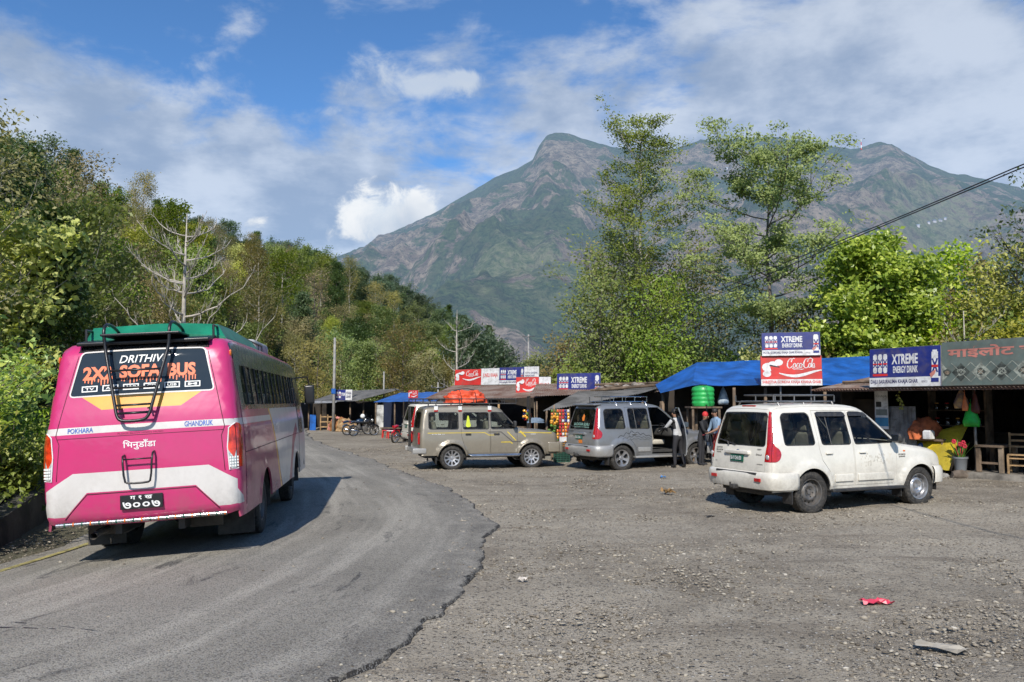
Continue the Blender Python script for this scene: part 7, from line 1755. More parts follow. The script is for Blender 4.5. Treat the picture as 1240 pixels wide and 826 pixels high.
# ---------------------------------------------------------------- left roadside: wall, barrier, kerb ledge
wp = resample(catmull([(-6.2, 5.6), (-6.9, 8.5), (-7.45, 11.2), (-8.6, 14.6), (-10.4, 18.5), (-13.4, 26), (-17.2, 38)], 8), .35)[0]
b = MB(); vs_ = []
tg_ = np.gradient(wp, axis=0); tg_ /= np.hypot(*tg_.T)[:, None]; nl = np.stack([-tg_[:, 1], tg_[:, 0]], 1)
for i, (q_, n_) in enumerate(zip(wp, nl)):
    hh = float(np.interp(q_[1], [5, 9, 11.7, 14.6, 20, 38], [.2, .28, .38, .62, .7, .6])) + .03 * noise.noise(Vector((i * .4, 0, 0))); g_ = gz(*q_) ; g_ = min(g_, 0) if q_[1] < 20 else g_
    for o_, z_ in ((-.05, -.3), (-.02, hh * .6), (.02, hh), (.30, hh + .03), (.34, -.2)): vs_.append((q_[0] + n_[0] * o_, q_[1] + n_[1] * o_, g_ + z_))
b.add(vs_, [(i * 5 + j, i * 5 + j + 1, (i + 1) * 5 + j + 1, (i + 1) * 5 + j) for i in range(len(wp) - 1) for j in range(4)]); tag(b.build('retaining_wall', [DARKC], None, True, 40), 'low shade-dark mossy retaining wall along the left road edge', 'wall')
b = MB(); vs_ = []
for i, (q_, n_) in enumerate(zip(wp, nl)):
    hh = float(np.interp(q_[1], [5, 9, 11.7, 14.6, 20, 38], [.2, .28, .38, .62, .7, .6])); g_ = gz(*q_); g_ = min(g_, 0) if q_[1] < 20 else g_
    for o_ in (.28, .7, 1.2, 1.7): vs_.append((q_[0] + n_[0] * o_, q_[1] + n_[1] * o_, g_ + hh + .05 + .25 * (o_ - .28) + .08 * noise.noise(Vector((i * .5, o_ * 2, 0)))))
b.add(vs_, [(i * 4 + j, i * 4 + j + 1, (i + 1) * 4 + j + 1, (i + 1) * 4 + j) for i in range(len(wp) - 1) for j in range(3)]); tag(b.build('rubble_ledge', [mat('earth_ledge', (.13, .115, .09), .95, var=.4, scale=1.5, bump=.9, col2=(.05, .06, .025))], None, True), 'sloping stony ledge behind the low dark wall', 'ledge')
pA, pB = at(2, 437, 27), at(72, 427, 33); o = empty('road_barrier', (pA.x, pA.y, pA.z - .55), math.atan2(pB.y - pA.y, pB.x - pA.x), 'white concrete railing with dark gaps on the slope behind the hedge', 'barrier'); L_ = math.hypot(pB.x - pA.x, pB.y - pA.y)
b = MB(); b.box((L_ / 2, 0, .55), (L_, .18, .14)); b.build('rail', [mat('white_washed_concrete', (.62, .62, .60), .8, var=.2)], o)
for i in range(int(L_ / .9) + 1): b = MB(); b.box((i * .9, 0, .2), (.22, .16, .6)); b.build('baluster', [mat('white_washed_concrete', (.62, .62, .60), .8) if i % 2 else mat('dark_grey_baluster', (.1, .1, .1), .8)], o)
# dry stalks
p = at(92, 400, 24); o = empty('dry_stalks', (p.x, 24, p.z - 1.6), 0, 'tuft of pale dry upright stalks on the bank behind the bus', 'plant'); b = MB(); random.seed(44)
for i in range(16): x_ = random.uniform(-.3, .3); h_ = random.uniform(1.3, 2.6); b.tube([(x_, random.uniform(-.2, .2), 0), (x_ * 1.2, 0, h_ * .5), (x_ * 1.5 + random.uniform(-.1, .1), 0, h_)], [.022, .018, .008], 5)
b.build('stalks', [mat('dry_cane', (.42, .34, .20), .8)], o)
# ---------------------------------------------------------------- litter and loose stones
def scrap(name, u_, v_, sz, mt, label, cat='litter', seed=0):
    Y_ = 950 * CAMH / (v_ - 487); p = at(u_, v_, Y_); vs_ = []; n = 8
    for i in range(n):
        for j in range(n): a, c_ = i / 7 - .5, j / 7 - .5; r_ = 1 + .5 * noise.noise(Vector((a * 3, c_ * 3, seed))); vs_.append((a * sz[0] * r_, c_ * sz[1] * r_, sz[2] * (.5 + noise.noise(Vector((a * 5, c_ * 5, seed + 4))))))
    b = MB(); b.add(vs_, [tuple(q) for q in grid_faces(n, n).tolist()]); o = b.build(name, [mt], None, False, loc=(p.x, Y_, gz(p.x, Y_) + .02)); o.rotation_euler = (0, 0, seed); tag(o, label, cat); return o
scrap('plastic_wrapper', 1062, 727, (.30, .12, .05), mat('pink_red_plastic', (.62, .05, .09), .4), 'crumpled pink red plastic wrapper lying on the gravel', seed=.1)
scrap('cardboard_scrap', 808, 597, (.24, .16, .10), mat('brown_cardboard', (.25, .15, .06), .8), 'brown scrap lying left of the white SUV', seed=2.2)
scrap('plastic_scrap', 803, 579, (.13, .12, .05), mat('blue_scrap', (.04, .20, .50), .5), 'small blue plastic scrap near the silver SUV', seed=1.2)
scrap('paper_scrap', 633, 701, (.10, .07, .05), mat('pale_paper', (.6, .55, .5), .8), 'small crumpled pale paper at the road edge', seed=3.1)
scrap('leather_scrap', 860, 625, (.16, .05, .03), BLK, 'flat black scrap on the gravel behind the white SUV', seed=.4)
scrap('flat_stone', 1145, 780, (.36, .13, .03), mat('pale_flat_stone', (.34, .31, .26), .9, var=.2), 'largest pale flat stone at the lower right of the gravel', 'stone', seed=-.6)
def pebbles():
    rng = np.random.default_rng(5); bm = bmesh.new(); bmesh.ops.create_icosphere(bm, subdivisions=1, radius=1); bv = np.array([v.co[:] for v in bm.verts]); bf = np.array([[v.index for v in f.verts] for f in bm.faces]); bm.free()
    N = 110000; Yd = 4.4 + 30 * rng.random(N) ** 1.7; X_ = (rng.random(N) * 1.75 - .85) * Yd; d = road_d(X_, Yd); keep = ((d < -.02) | ((d < .5) & (rng.random(N) < .25)) | (rng.random(N) < .012) | (d > RW)) & (d < RW + .9); X_, Yd = X_[keep], Yd[keep]; N = len(X_)
    dn = np.array([noise.noise(Vector((x * .35, y * .9, 7))) for x, y in zip(X_, Yd)]); k2 = rng.random(N) < (.55 + dn * 1.5); X_, Yd = X_[k2], Yd[k2]; N = len(X_)
    s_ = .0038 + .017 * rng.random(N) ** 5 + .00045 * Yd; big = rng.random(N) < .004; s_[big] *= 2.0
    Zg = base_z(X_, Yd); sc = np.stack([s_ * rng.uniform(.8, 1.9, N), s_ * rng.uniform(.7, 1.2, N), s_ * rng.uniform(.3, .7, N)], 1); th = rng.random(N) * 6.28
    jit = rng.uniform(.75, 1.2, (N, len(bv), 1)); P = bv[None] * jit * sc[:, None, :]; c, s = np.cos(th)[:, None], np.sin(th)[:, None]
    W = np.stack([P[..., 0] * c - P[..., 1] * s + X_[:, None], P[..., 0] * s + P[..., 1] * c + Yd[:, None], P[..., 2] + Zg[:, None] + sc[:, 2:3] * .35 + np.where(road_d(X_, Yd) > 0, .035, 0)[:, None]], -1)
    F = (bf[None] + (np.arange(N) * len(bv))[:, None, None]).reshape(-1, 3)
    t = newmat('loose_gravel'); g = t.n('ShaderNodeNewGeometry'); setc(t, 'Base Color', t.ramp(g.outputs['Random Per Island'], [(0, (.10, .083, .062)), (.4, (.23, .195, .150)), (.78, (.34, .30, .235)), (.95, (.40, .36, .29)), (1, (.50, .46, .39))])); t.b.inputs['Roughness'].default_value = .9
    tag(mesh_np('loose_gravel', W.reshape(-1, 3), F, t.m), 'loose pale pebbles scattered over the parking ground', 'gravel', kind='stuff')
pebbles()

MW = mat('whitewashed_house', (.42, .44, .50), .8); MR = mat('house_roof_blue_grey', (.20, .26, .36), .7)
for i, (u_, v_, w_) in enumerate(((1124, 271, 5), (1131, 269, 7), (1139, 268, 6), (1145, 266, 5), (1112, 275, 4), (880, 205, 5))):
    h = on_mountain(u_, v_)
    if h is None: continue
    o = empty('hillside_house', h, .3 * i, 'tiny white house on the far mountain slope' if i < 5 else 'single tiny pale house high on the mountain between the two tall trees', 'house', 'white houses of the hamlet on the mountain' if i < 5 else None)
    b = MB(); b.box((0, 0, .5), (w_, 4, 4)); b.build('wall', [MW], o); b = MB(); b.prism([(-w_ * .55, 2.5), (w_ * .55, 2.5), (w_ * .4, 4), (-w_ * .4, 4)], -2.5, 2.5); b.build('roof', [MR], o)
h = on_mountain(1043, 181.5) or on_mountain(1043, 184)
if h is not None:
    o = empty('radio_mast', h, 0, 'red and white lattice mast on the mountain ridge', 'mast')
    for i in range(4): b = MB(); b.tube([(0, 0, -4 + i * 8), (0, 0, 4 + i * 8)], 1.3 - .18 * i, 6); b.build('mast_section', [(SIGNR, WHT)[i % 2]], o)
# ================================================================== vegetation
def leaf_mat(name, dark, light, trans=.35, nscale=.5, rough=.5, young=None):
    t = newmat(name); g = t.n('ShaderNodeNewGeometry'); P = g.outputs['Position']; oi = t.n('ShaderNodeObjectInfo')
    n_ = t.noise(P, nscale, 3, .6); f = t.math('ADD', t.math('MULTIPLY', g.outputs['Random Per Island'], .5), t.math('MULTIPLY', t.smooth(n_, .35, .65), .5))
    c = t.mix(f, dark, light)
    if young: c = t.mix(t.math('GREATER_THAN', g.outputs['Random Per Island'], .86), c, young)
    hs = t.n('ShaderNodeHueSaturation'); t.L.new(c, hs.inputs['Color']); t.put(hs.inputs['Hue'], t.math('ADD', t.math('MULTIPLY', oi.outputs['Random'], .030), .470)); t.put(hs.inputs['Value'], t.math('ADD', t.math('MULTIPLY', oi.outputs['Random'], .5), .92)); t.put(hs.inputs['Saturation'], t.math('ADD', t.math('MULTIPLY', t.math('FRACT', t.math('MULTIPLY', oi.outputs['Random'], 7.3)), .35), .75))
    c = hs.outputs[0]
    setc(t, 'Base Color', c); t.b.inputs['Roughness'].default_value = rough; t.b.inputs['Specular IOR Level'].default_value = .35
    tr = t.n('ShaderNodeBsdfTranslucent'); t.L.new(t.mix(1, c, (1.25, 1.35, .6), 'MULTIPLY'), tr.inputs[0])
    mx = t.n('ShaderNodeMixShader'); mx.inputs[0].default_value = trans; t.L.new(t.b.outputs[0], mx.inputs[1]); t.L.new(tr.outputs[0], mx.inputs[2]); t.L.new(mx.outputs[0], t.out.inputs[0])
    return t.m
LM = {'fresh': leaf_mat('fresh_green_leaves', (.12, .17, .020), (.26, .32, .045)), 'green': leaf_mat('green_leaves', (0.085, 0.142, 0.023), (0.227, 0.305, 0.051)), 'olive': leaf_mat('olive_leaves', (0.149, 0.142, 0.043), (0.327, 0.291, 0.088)),
      'dark': leaf_mat('dark_green_leaves', (0.037, 0.080, 0.026), (0.099, 0.163, 0.043)), 'bright': leaf_mat('bright_green_leaves', (0.106, 0.213, 0.017), (0.355, 0.483, 0.057), .38, .9, .35, (0.483, 0.596, 0.099)),
      'yellow': leaf_mat('yellow_green_leaves', (0.227, 0.256, 0.043), (0.483, 0.511, 0.099)), 'brown': leaf_mat('brown_twig_leaves', (0.185, 0.135, 0.078), (0.355, 0.270, 0.156), .25),
      'blue': leaf_mat('distant_dark_leaves', (0.057, 0.099, 0.057), (0.121, 0.177, 0.088))}
BARK = mat('grey_bark', (.17, .145, .12), .9, var=.3, scale=2, bump=.6, bscale=12); BARKP = mat('pale_bark', (.44, .40, .34), .85, var=.2, scale=2, bump=.4, bscale=12); BARKD = mat('dark_bark', (.07, .055, .045), .9, var=.3)
def leaf_arrays(C, S, rng, up=.3, asp=.55):
    N = len(C); n = rng.normal(size=(N, 3)); n[:, 2] = np.abs(n[:, 2]) + up; n[:, 1] -= .8; n /= np.linalg.norm(n, axis=1)[:, None]
    t_ = rng.normal(size=(N, 3)); t_ -= (t_ * n).sum(1)[:, None] * n; t_ /= np.linalg.norm(t_, axis=1)[:, None]; b_ = np.cross(n, t_)
    s = S[:, None]; V = np.stack([C - t_ * s * .5, C - t_ * s * .08 + b_ * s * asp * .5 + n * s * .06, C + t_ * s * .5 - n * s * .05, C - t_ * s * .08 - b_ * s * asp * .5 + n * s * .06], 1)
    return V.reshape(-1, 3), np.arange(N * 4).reshape(N, 4)
def skeleton(mb, H, r0, nl, z0, shape, seed, lean=(0, 0), up=.5, twigs=4, wig=.12, stems=1, gap=0, limb_r=.30, sub=True):
    """trunk with curved limbs and twigs; returns leaf anchors"""
    rnd_ = random.Random(seed); A = []
    for s_ in range(stems):
        a0 = rnd_.uniform(0, 6.28); off = Vector((math.cos(a0), math.sin(a0), 0)) * (0 if stems == 1 else .25 * s_); hh = H * (1 if s_ == 0 else rnd_.uniform(.6, .9)); spread = Vector((math.cos(a0), math.sin(a0), 0)) * (0 if s_ == 0 else hh * .22)
        P = [off + spread * t_ ** 1.3 + Vector((lean[0] * t_ * hh + wig * hh * .12 * noise.noise(Vector((t_ * 4, seed, s_))), lean[1] * t_ * hh + wig * hh * .12 * noise.noise(Vector((t_ * 4, seed, s_ + 9))), hh * t_)) for t_ in np.linspace(0, 1, 12)]
        mb.tube(P, [r0 * (1 - .93 * i / 11) * (1 if s_ == 0 else .7) + .008 for i in range(12)], 7)
        for i in range(nl if s_ == 0 else nl // 2):
            q = z0 + (1 - z0) * (i + rnd_.random() * .8) / (nl if s_ == 0 else nl // 2); q = min(q, .985)
            if gap and noise.noise(Vector((q * 9, seed, 3))) < gap - .5: continue
            k = q * 11; i0 = min(int(k), 10); p = P[i0].lerp(P[i0 + 1], k - i0); L = shape(q) * H * rnd_.uniform(.75, 1.15) * (1 if s_ == 0 else .7)
            a = i * 2.4 + rnd_.uniform(-.5, .5); d = Vector((math.cos(a), math.sin(a), up * rnd_.uniform(.3, 1.2))).normalized(); Q = [p]; m = 7
            for j in range(m): d = (d + Vector((rnd_.uniform(-1, 1) * wig, rnd_.uniform(-1, 1) * wig, rnd_.uniform(-.3, 1) * wig + up * .06))).normalized(); Q.append(Q[-1] + d * L / m)
            rr = max(.012, r0 * limb_r * (1 - q * .6)); mb.tube(Q, [rr * (1 - .85 * j / m) + .004 for j in range(m + 1)], 5)
            for j in range(2, m + 1): A.append((Q[j], j / m))
            for w_ in range(twigs):
                j = rnd_.randint(2, m); e = (d + Vector((rnd_.uniform(-1, 1), rnd_.uniform(-1, 1), rnd_.uniform(-.2, .9)))).normalized(); l2 = L * rnd_.uniform(.2, .42); T_ = [Q[j], Q[j] + e * l2 * .5 + Vector((0, 0, .02)), Q[j] + (e + Vector((0, 0, .25))).normalized() * l2]
                mb.tube(T_, [rr * .35 + .003, rr * .22 + .003, .003], 4); A += [(T_[1], .8), (T_[2], 1)]
                if sub:
                    for _ in range(2): e2 = (e + Vector((rnd_.uniform(-1, 1), rnd_.uniform(-1, 1), rnd_.uniform(-.3, .8)))).normalized(); T2 = T_[1] + e2 * l2 * .5; mb.tube([T_[1], T2], [rr * .14 + .003, .002], 3); A.append((T2, 1))
        A.append((P[-1], 1)); A.append((P[-2], 1))
    return A
def make_tree(name, label, cat, H, r0, nl, z0, shape, seed, lm, bark, per, rc, ls, lean=(0, 0), up=.5, twigs=4, wig=.12, stems=1, gap=0, flat=1.0, group=None, limb_r=.30, pup=.3, link_at=None):
    mb = MB(); A = skeleton(mb, H, r0, nl, z0, shape, seed, lean, up, twigs, wig, stems, gap, limb_r)
    root = empty(name, link_at or (0, 0, -500), 0, label, cat, group); mb.build('trunk', [bark], root, True)
    if per > 0:
        rng = np.random.default_rng(seed); pts = np.array([a[0][:] for a in A]); cl = rng.uniform(.35, 1.6, len(pts)); n = np.maximum(1, (per * cl)).astype(int)
        C = np.repeat(pts, n, 0) + np.clip(rng.normal(size=(n.sum(), 3)), -1.7, 1.7) * rc * np.array([1, 1, .7 * flat]); S = ls * rng.uniform(.55, 1.35, len(C))
        V, F = leaf_arrays(C, S, rng, pup); mesh_np('crown', V, F, [LM[lm]], root)
    return root
sh_round = lambda q: .36 * math.sin(math.pi * min(1, max(0, (q - .05) / 1.02))) ** .6
sh_cone = lambda q: .30 * (1 - q) + .03
sh_slim = lambda q: .20 * math.sin(math.pi * min(1, q)) ** .7 + .04
PROTO = []
def proto(kind, **k): PROTO.append((kind, make_tree(**k)))
GP = {'green': 'green broadleaf trees of the left hillside wood', 'dark': 'dark trees of the left hillside wood', 'olive': 'olive brown trees of the left hillside wood', 'brown': 'bare twiggy trees of the left hillside wood', 'yellow': 'yellow green trees of the left hillside wood', 'blue': 'dark distant trees at the foot of the mountain'}
GL = {'green': 'mid green leafy tree growing among others in the wood on the left hillside', 'dark': 'dense dark green tree growing among others in the wood on the left hillside', 'olive': 'olive brown thin leaved tree growing in the wood on the left hillside', 'brown': 'brownish twiggy tree with few leaves in the wood on the left hillside', 'yellow': 'yellow green fresh leaved tree in the wood on the left hillside', 'blue': 'dark distant tree on the low ridge end in front of the mountain'}
HID = (0, 0, -500)
for i, (k, H, nl, z0, shp, per, rc, ls, bk, st) in enumerate((
    ('green', 9, 22, .18, sh_round, 15, .42, .26, BARK, 1), ('green', 8, 24, .12, sh_round, 16, .40, .24, BARKD, 2), ('green', 10, 20, .25, sh_round, 13, .45, .27, BARKP, 1),
    ('dark', 9, 26, .10, sh_round, 19, .42, .26, BARKD, 1), ('dark', 11, 30, .08, sh_cone, 14, .34, .24, BARKD, 1),
    ('olive', 9, 24, .15, sh_round, 10, .45, .19, BARK, 2), ('olive', 11, 26, .2, sh_slim, 9, .5, .20, BARKP, 1), ('olive', 7, 22, .1, sh_round, 12, .4, .18, BARK, 3),
    ('brown', 8, 26, .12, sh_round, 5, .5, .15, BARK, 2), ('yellow', 7, 22, .12, sh_round, 13, .42, .24, BARKP, 2), ('blue', 10, 24, .1, sh_round, 16, .5, .34, BARKD, 1))):
    proto(k, name='hillside_tree', label=GL[k], cat='tree', H=H, r0=.13, nl=nl, z0=z0, shape=shp, seed=100 + i, lm=k, bark=bk, per=per, rc=rc, ls=ls, stems=st, group=GP[k], up=.55, wig=.2)
used = set()
def plant(kind, x, y, s_, rz=None, z=None, rr=random, **k):
    c = [(i, p) for i, (kk, p) in enumerate(PROTO) if kk == kind]; i, p = rr.choice(c); z = gz(x, y) - .15 if z is None else z; rz = rr.uniform(0, 6.28) if rz is None else rz
    if i not in used: used.add(i); p.location = (x, y, z); p.rotation_euler = (0, 0, rz); p.scale = (s_,) * 3; return p
    return dup(p, (x, y, z), rz, scale=s_, **k)
rg_ = random.Random(77); placed = []
def fx_(y): return float(np.interp(y, FOOT[:, 1], FOOT[:, 0]))
def try_place(x, y, md):
    for a in placed:
        if (a[0] - x) ** 2 + (a[1] - y) ** 2 < (md * (a[2] + 1) * .5) ** 2: return False
    return True
cnt = 0
for tries in range(9000):
    y = 17 + 185 * rg_.random() ** 1.25; d = 1.0 + 62 * rg_.random() ** 1.1; x = fx_(y) - d
    if x < -.74 * y - 3 or y < 17: continue
    if x > -.66 * y * 0 + 12: continue
    u_ = 620 + 950 * x / y
    if u_ > 690: continue
    md = 2.6 + y * .022
    if not try_place(x, y, md): continue
    r_ = rg_.random(); s_ = rg_.uniform(.55, .98) * (1 if y > 30 else .7)
    if u_ > 560 or y > 150: kd = 'blue' if r_ < .75 else 'dark'
    elif u_ > 400: kd = 'olive' if r_ < .35 else 'green' if r_ < .65 else 'yellow' if r_ < .72 else 'dark' if r_ < .9 else 'brown'
    else: kd = 'olive' if r_ < .38 else 'green' if r_ < .62 else 'dark' if r_ < .78 else 'brown' if r_ < .9 else 'yellow'
    placed.append((x, y, s_)); plant(kd, x, y, s_, rr=rg_); cnt += 1
    if cnt >= 235: break
# trees on the flat between the far sheds and the hill
for (u_, Y_, kd, s_) in ((385, 72, 'olive', .8), (412, 80, 'green', .8), (440, 74, 'green', .75), (462, 78, 'yellow', .7), (488, 72, 'olive', .9), (515, 80, 'olive', .9), (545, 84, 'olive', .8), (572, 78, 'blue', .85), (600, 88, 'blue', .8), (628, 92, 'blue', .75), (655, 98, 'blue', .7), (500, 95, 'green', .9), (585, 105, 'blue', .9), (560, 70, 'olive', .55), (425, 95, 'dark', .9), (365, 90, 'dark', .9)):
    x = (u_ - 620) / 950 * Y_; plant(kd, x, Y_, s_, rr=rg_)
# shrub cover of the hillside
def cover(name, label, cat, pts, per, rc, ls, lm, seed):
    rng = np.random.default_rng(seed); n = rng.integers(int(per * .6), int(per * 1.5), len(pts)); sc = rng.uniform(.6, 1.5, len(pts)); C = np.repeat(pts, n, 0) + rng.normal(size=(n.sum(), 3)) * np.repeat(sc, n)[:, None] * rc * np.array([1, 1, .6]); C[:, 2] += np.repeat(sc, n) * rc * .5
    V, F = leaf_arrays(C, ls * rng.uniform(.5, 1.4, len(C)), rng); tag(mesh_np(name, V, F, [LM[lm]]), label, cat, kind='stuff')
rng = np.random.default_rng(8); N = 26000; yy_ = 15 + 180 * rng.random(N) ** 1.6; dd_ = .3 + 60 * rng.random(N) ** 1.3; xx_ = np.interp(yy_, FOOT[:, 1], FOOT[:, 0]) - dd_; m_ = (xx_ > -.72 * yy_ - 2); xx_, yy_ = xx_[m_], yy_[m_]; zz_ = base_z(xx_, yy_); P_ = np.stack([xx_, yy_, zz_], 1)
h_ = np.array([noise.noise(Vector((x * .12, y * .12, 2))) for x, y in zip(xx_, yy_)]); near = yy_ < 40
for nm, msk, lm in (('hillside_shrubs', h_ < -.08, 'olive'), ('hillside_undergrowth', (h_ >= -.08) & (h_ < .15), 'green'), ('hillside_brush', h_ >= .15, 'dark')):
    Q = P_[msk]; Q = Q[rng.permutation(len(Q))[:2900]]; cover(nm, {'olive': 'olive brown low scrub covering the left hillside', 'green': 'green undergrowth between the trees of the left hillside', 'dark': 'dark green brush in patches on the left hillside'}[lm], 'scrub', Q, 22, .75, .25, lm, 3)
# ---------------------------------------------------------------- hedge beside the road, left
hd = [(-8.2, 10.6, 1.5), (-9.2, 12.6, 1.9), (-10.2, 14.8, 2.0), (-11.6, 17.4, 2.1), (-8.9, 14.0, 1.2), (-13.2, 20.5, 2.1), (-10.0, 16.6, 1.3)]
hd_l = ['leafy roadside bush nearest the camera at the left edge', 'leafy green bush over the low wall, left of the bus', 'large leafy bush touching the left side of the bus', 'tall bush behind the leafy bush beside the bus', 'small bright shrub on the ledge beside the bus tail lamp', 'farther green bush on the bank hidden mostly by the bus', 'low bright shrub rising behind the wall by the bus']
for i, (x, y, h_2) in enumerate(hd):
    rng = np.random.default_rng(60 + i); o = empty('roadside_bush', (x, y, max(gz(x, y), 0.3)), 0, hd_l[i], 'bush'); b = MB(); n = 26; pts_ = []
    for q in range(n):
        a = rng.random() * 6.28; L_ = h_2 * rng.uniform(.6, 1.15); e = Vector((math.cos(a) * rng.uniform(.1, .75), math.sin(a) * rng.uniform(.1, .75), 1)).normalized(); T_ = [Vector((0, 0, 0)), e * L_ * .5, e * L_ + Vector((math.cos(a), math.sin(a), 0)) * .2 * L_]; b.tube(T_, [.022, .014, .005], 4)
        for t_ in np.linspace(.12, 1, 9): pts_.append((T_[0].lerp(T_[1], t_ * 2) if t_ < .5 else T_[1].lerp(T_[2], t_ * 2 - 1))[:])
    b.build('stems', [BARK], o); pts_ = np.array(pts_); C = np.repeat(pts_, 15, 0) + rng.normal(size=(len(pts_) * 15, 3)) * .17; V, F = leaf_arrays(C, .13 * rng.uniform(.6, 1.3, len(C)), rng, .5, .38); mesh_np('leaves', V, F, [LM['bright' if i in (1, 2, 4, 6, 3) else 'yellow']], o)
# ground cover tufts by the wall and along shop backs
rng = np.random.default_rng(31); q = wp[rng.integers(0, len(wp), 900)] + rng.normal(size=(900, 2)) * .12 + np.array([-.9, 0]) * rng.random((900, 1)) * 2.0; cover('weeds', 'low weeds growing on the ledge behind the left wall', 'weeds', np.stack([q[:, 0], q[:, 1], np.maximum(base_z(q[:, 0], q[:, 1]), .1) + .35], 1)[q[:, 1] > 9], 12, .16, .10, 'green', 5)
# big leaved pale tree at the left edge
make_tree('young_tree', 'yellow green big leaved young tree at the left edge behind the hedge', 'tree', 5.2, .07, 16, .2, sh_round, 301, 'yellow', BARKP, 9, .28, .24, link_at=(-13.6, 21.5, gz(-13.6, 21.5)), stems=2, up=.7)
make_tree('slender_tree', 'slender tree with two pale leaning trunks on the slope above the barrier', 'tree', 11, .13, 22, .3, sh_slim, 302, 'olive', BARKP, 7, .5, .20, link_at=(-24.5, 43, gz(-24.5, 43)), stems=2, up=.6, lean=(.06, 0))
make_tree('slender_tree', 'tall thin tree rising above the crest at the far left', 'tree', 12, .15, 20, .3, sh_slim, 303, 'dark', BARK, 8, .5, .24, link_at=(-40, 66, gz(-40, 66)), up=.6)
# ---------------------------------------------------------------- bare candelabra trees
def bare_tree(loc, H, seed, label, tiers, spread, r0):
    o = empty('bare_tree', loc, 0, label, 'tree'); b = MB(); rr = random.Random(seed); b.tube([(0, 0, -.3), (.02, 0, H * .35), (-.02, 0, H * .7), (0, 0, H)], [r0, r0 * .75, r0 * .45, .012], 9); b.build('trunk', [BARKP], o, True)
    b = MB()
    for i in range(tiers):
        z_ = H * (.34 + .62 * i / tiers)
        for k in range(rr.randint(3, 4)):
            z_ = H * (.34 + .62 * (i + rr.uniform(-.35, .35)) / tiers); a = k * 1.9 + i * .8 + rr.uniform(-.5, .5); L_ = spread * (1 - .62 * i / tiers) * rr.uniform(.75, 1.1); P_ = [Vector((math.cos(a) * L_ * t_, math.sin(a) * L_ * t_, z_ + L_ * (.10 * t_ + .50 * t_ ** 2.2))) + Vector((rr.uniform(-1, 1), rr.uniform(-1, 1), rr.uniform(-1, 1))) * .05 * L_ * t_ for t_ in np.linspace(0, 1, 9)]
            rb = r0 * .34 * (1 - .5 * i / tiers); b.tube(P_, [rb * (1 - .9 * j / 8) + .006 for j in range(9)], 6)
            for j in (2, 3, 4, 5, 6, 7, 8):
                for s_ in ((1, -1) if j < 8 else (1,)):
                    if rr.random() < .25: continue
                    e = (P_[j] - P_[j - 1]).normalized(); sd = Vector((-e.y, e.x, 0)).normalized() * s_; l2 = L_ * rr.uniform(.16, .38) * (1.15 - j / 10); T_ = [P_[j] + (e * .55 + sd * .55 * (1 - t_ * .4) + Vector((0, 0, .1 + .75 * t_))) * l2 * t_ for t_ in (0, .35, .7, 1)]; b.tube(T_, [rb * .4 * (1 - j / 11) + .004, rb * .3 * (1 - j / 11) + .004, .006, .003], 4)
                    e3 = T_[2] + (e * .3 - sd * .2 + Vector((0, 0, .5))) * l2 * .45; b.tube([T_[1], e3], [.007, .003], 3)
    b.build('branches', [BARKP], o, True); return o
tb = at(222, 398, 31); bare_tree((tb.x, 31, gz(tb.x, 31) - .2), at(222, 252, 31).z - gz(tb.x, 31), 5, 'large pale leafless tree with upswept branches rising behind the bus', 8, 3.3, .15)
tb = at(553, 460, 62); bare_tree((tb.x, 62, gz(tb.x, 62) - .2), at(553, 372, 62).z - gz(tb.x, 62), 12, 'smaller pale leafless tree behind the row of cola signs', 4, 3.2, .14)
# ---------------------------------------------------------------- trees behind the shops
def rt(u_, vt, Y_): p = at(u_, vt, Y_); g_ = gz(p.x, Y_); return (p.x, Y_, g_ - .2), (p.z - g_ + .2) * .90
loc, H = rt(775, 128, 42); H *= 1.02
def shA(q): return (.13 if q > .88 else .18 if q > .72 else .25 if q > .5 else .27) * (.6 + .4 * math.sin(q * 23) ** 2)
make_tree('tall_tree', 'tallest airy tree with straight pale trunk behind the snack stall', 'tree', H, .17, 54, .14, shA, 401, 'green', BARKP, 19, .29, .14, link_at=loc, up=.5, twigs=5, wig=.16, flat=.5)
for (u_, vt, Y_, sd, lb, lm_) in ((722, 300, 41, 402, 'leafy many stemmed tree just left of the tallest airy tree', 'green'), (838, 310, 45, 403, 'thin olive tree right of the tallest airy tree', 'olive'), (800, 340, 40, 404, 'bright low tree at the foot of the tallest airy tree', 'green'), (742, 270, 46, 405, 'slender tree close behind the tallest airy tree', 'olive')):
    loc, H = rt(u_, vt, Y_); make_tree('leafy_tree', lb, 'tree', H, .10, 30, .12, sh_round if sd != 405 else sh_slim, sd, lm_, BARK, 7, .40, .17, link_at=loc, up=.6, stems=3, twigs=4, wig=.18)
loc, H = rt(930, 152, 36)
def shB(q): return (.20 if q > .8 else .36 if q > .45 else .30) * (.45 + .55 * abs(math.sin(q * 15)))
make_tree('spreading_tree', 'tall open tree with flat leafy tiers behind the blue tarpaulin shelter', 'tree', H, .15, 34, .34, shB, 411, 'fresh', BARK, 34, .26, .145, link_at=loc, up=.28, twigs=6, wig=.14, flat=.45, lean=(-.015, 0), limb_r=.4)
loc, H = rt(952, 370, 37); make_tree('leafy_tree', 'short second trunk with thin crown right beside the tall open tree', 'tree', H, .08, 18, .45, sh_round, 412, 'olive', BARK, 6, .4, .16, link_at=loc, up=.6)
loc, H = rt(1056, 284, 31.5); make_tree('round_tree', 'dense round bright leaved tree between the two energy drink signs', 'tree', H, .14, 40, .08, lambda q: .33 * math.sin(math.pi * min(1, .12 + q * .86)) ** .55, 421, 'bright', BARKD, 32, .34, .21, link_at=loc, up=.35, twigs=5, wig=.2, stems=2)
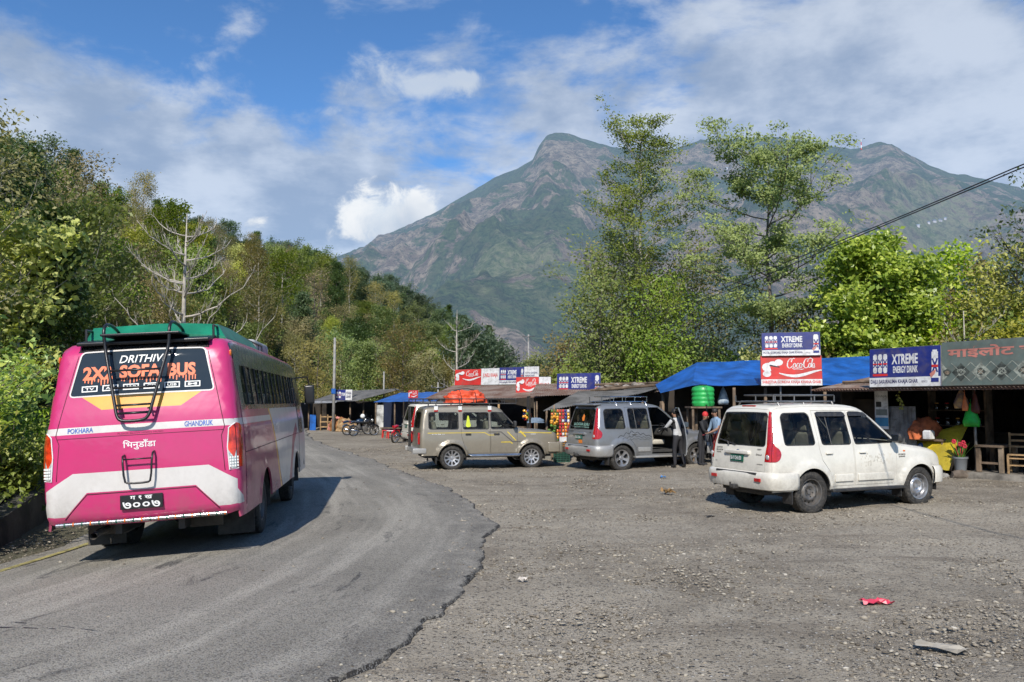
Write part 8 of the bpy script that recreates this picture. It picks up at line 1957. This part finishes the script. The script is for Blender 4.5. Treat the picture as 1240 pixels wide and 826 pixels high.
for (u_, vt, Y_, sd, lb, lm_, ls_) in ((1150, 284, 33, 431, 'thin young tree with bright sprig top right of the round tree', 'bright', .2), (1185, 325, 32, 432, 'olive brown scrubby tree above the grey green banner', 'olive', .16), (1230, 300, 30, 433, 'yellowish scrubby tree at the right edge above the banner', 'yellow', .17), (1125, 375, 36, 434, 'low olive tree between the round tree and the banner', 'olive', .16), (1275, 345, 29, 435, 'green tree cut by the right edge of the picture', 'green', .18)):
    loc, H = rt(u_, vt, Y_); make_tree('scrub_tree', lb, 'tree', H, .07, 22 if sd != 431 else 12, .12 if sd != 431 else .5, sh_round if sd != 431 else sh_slim, sd, lm_, BARKP, 9, .36, ls_, link_at=loc, up=.6, stems=3 if sd != 431 else 1, wig=.2)
loc, H = rt(1325, 190, 27); make_tree('overhanging_tree', 'dark tree leaning in from beyond the right edge below the cables', 'tree', H, .2, 22, .5, lambda q: .42 * math.sin(math.pi * q) ** .5, 441, 'dark', BARKD, 8, .36, .15, link_at=loc, up=.25, twigs=6, flat=.4, limb_r=.35)
loc, _ = rt(1168, 405, 28.5); bare_tree(loc, 5.2, 21, 'leafless pale branches just above the grey green banner', 3, 2.6, .08)
# bushes hiding the ground behind the shops
lbs = []
for i, (u_, vt, Y_, lm_) in enumerate(((655, 432, 52, 'green'), (690, 415, 50, 'olive'), (720, 425, 44, 'green'), (760, 420, 43, 'olive'), (800, 425, 42, 'yellow'), (840, 418, 41, 'green'), (872, 430, 44, 'olive'), (900, 435, 38, 'green'), (925, 434, 36, 'yellow'), (990, 418, 36, 'green'), (1020, 405, 33, 'olive'), (1095, 400, 33, 'green'), (1130, 402, 31, 'bright'), (1165, 402, 30, 'olive'), (1205, 395, 29, 'green'), (1245, 390, 27.5, 'yellow'), (700, 452, 38, 'green'), (630, 448, 60, 'blue'), (960, 424, 35, 'olive'))):
    loc, H = rt(u_, vt, Y_); make_tree('bush', 'leafy bush in the green belt directly behind the shop roofs', 'bush', H, .05, 16, .08, lambda q: .42 * math.sin(math.pi * min(1, .1 + q * .85)) ** .5, 500 + i, lm_, BARK, 11, .34, .17, link_at=loc, up=.7, stems=3, group='bushes behind the shop roofs')
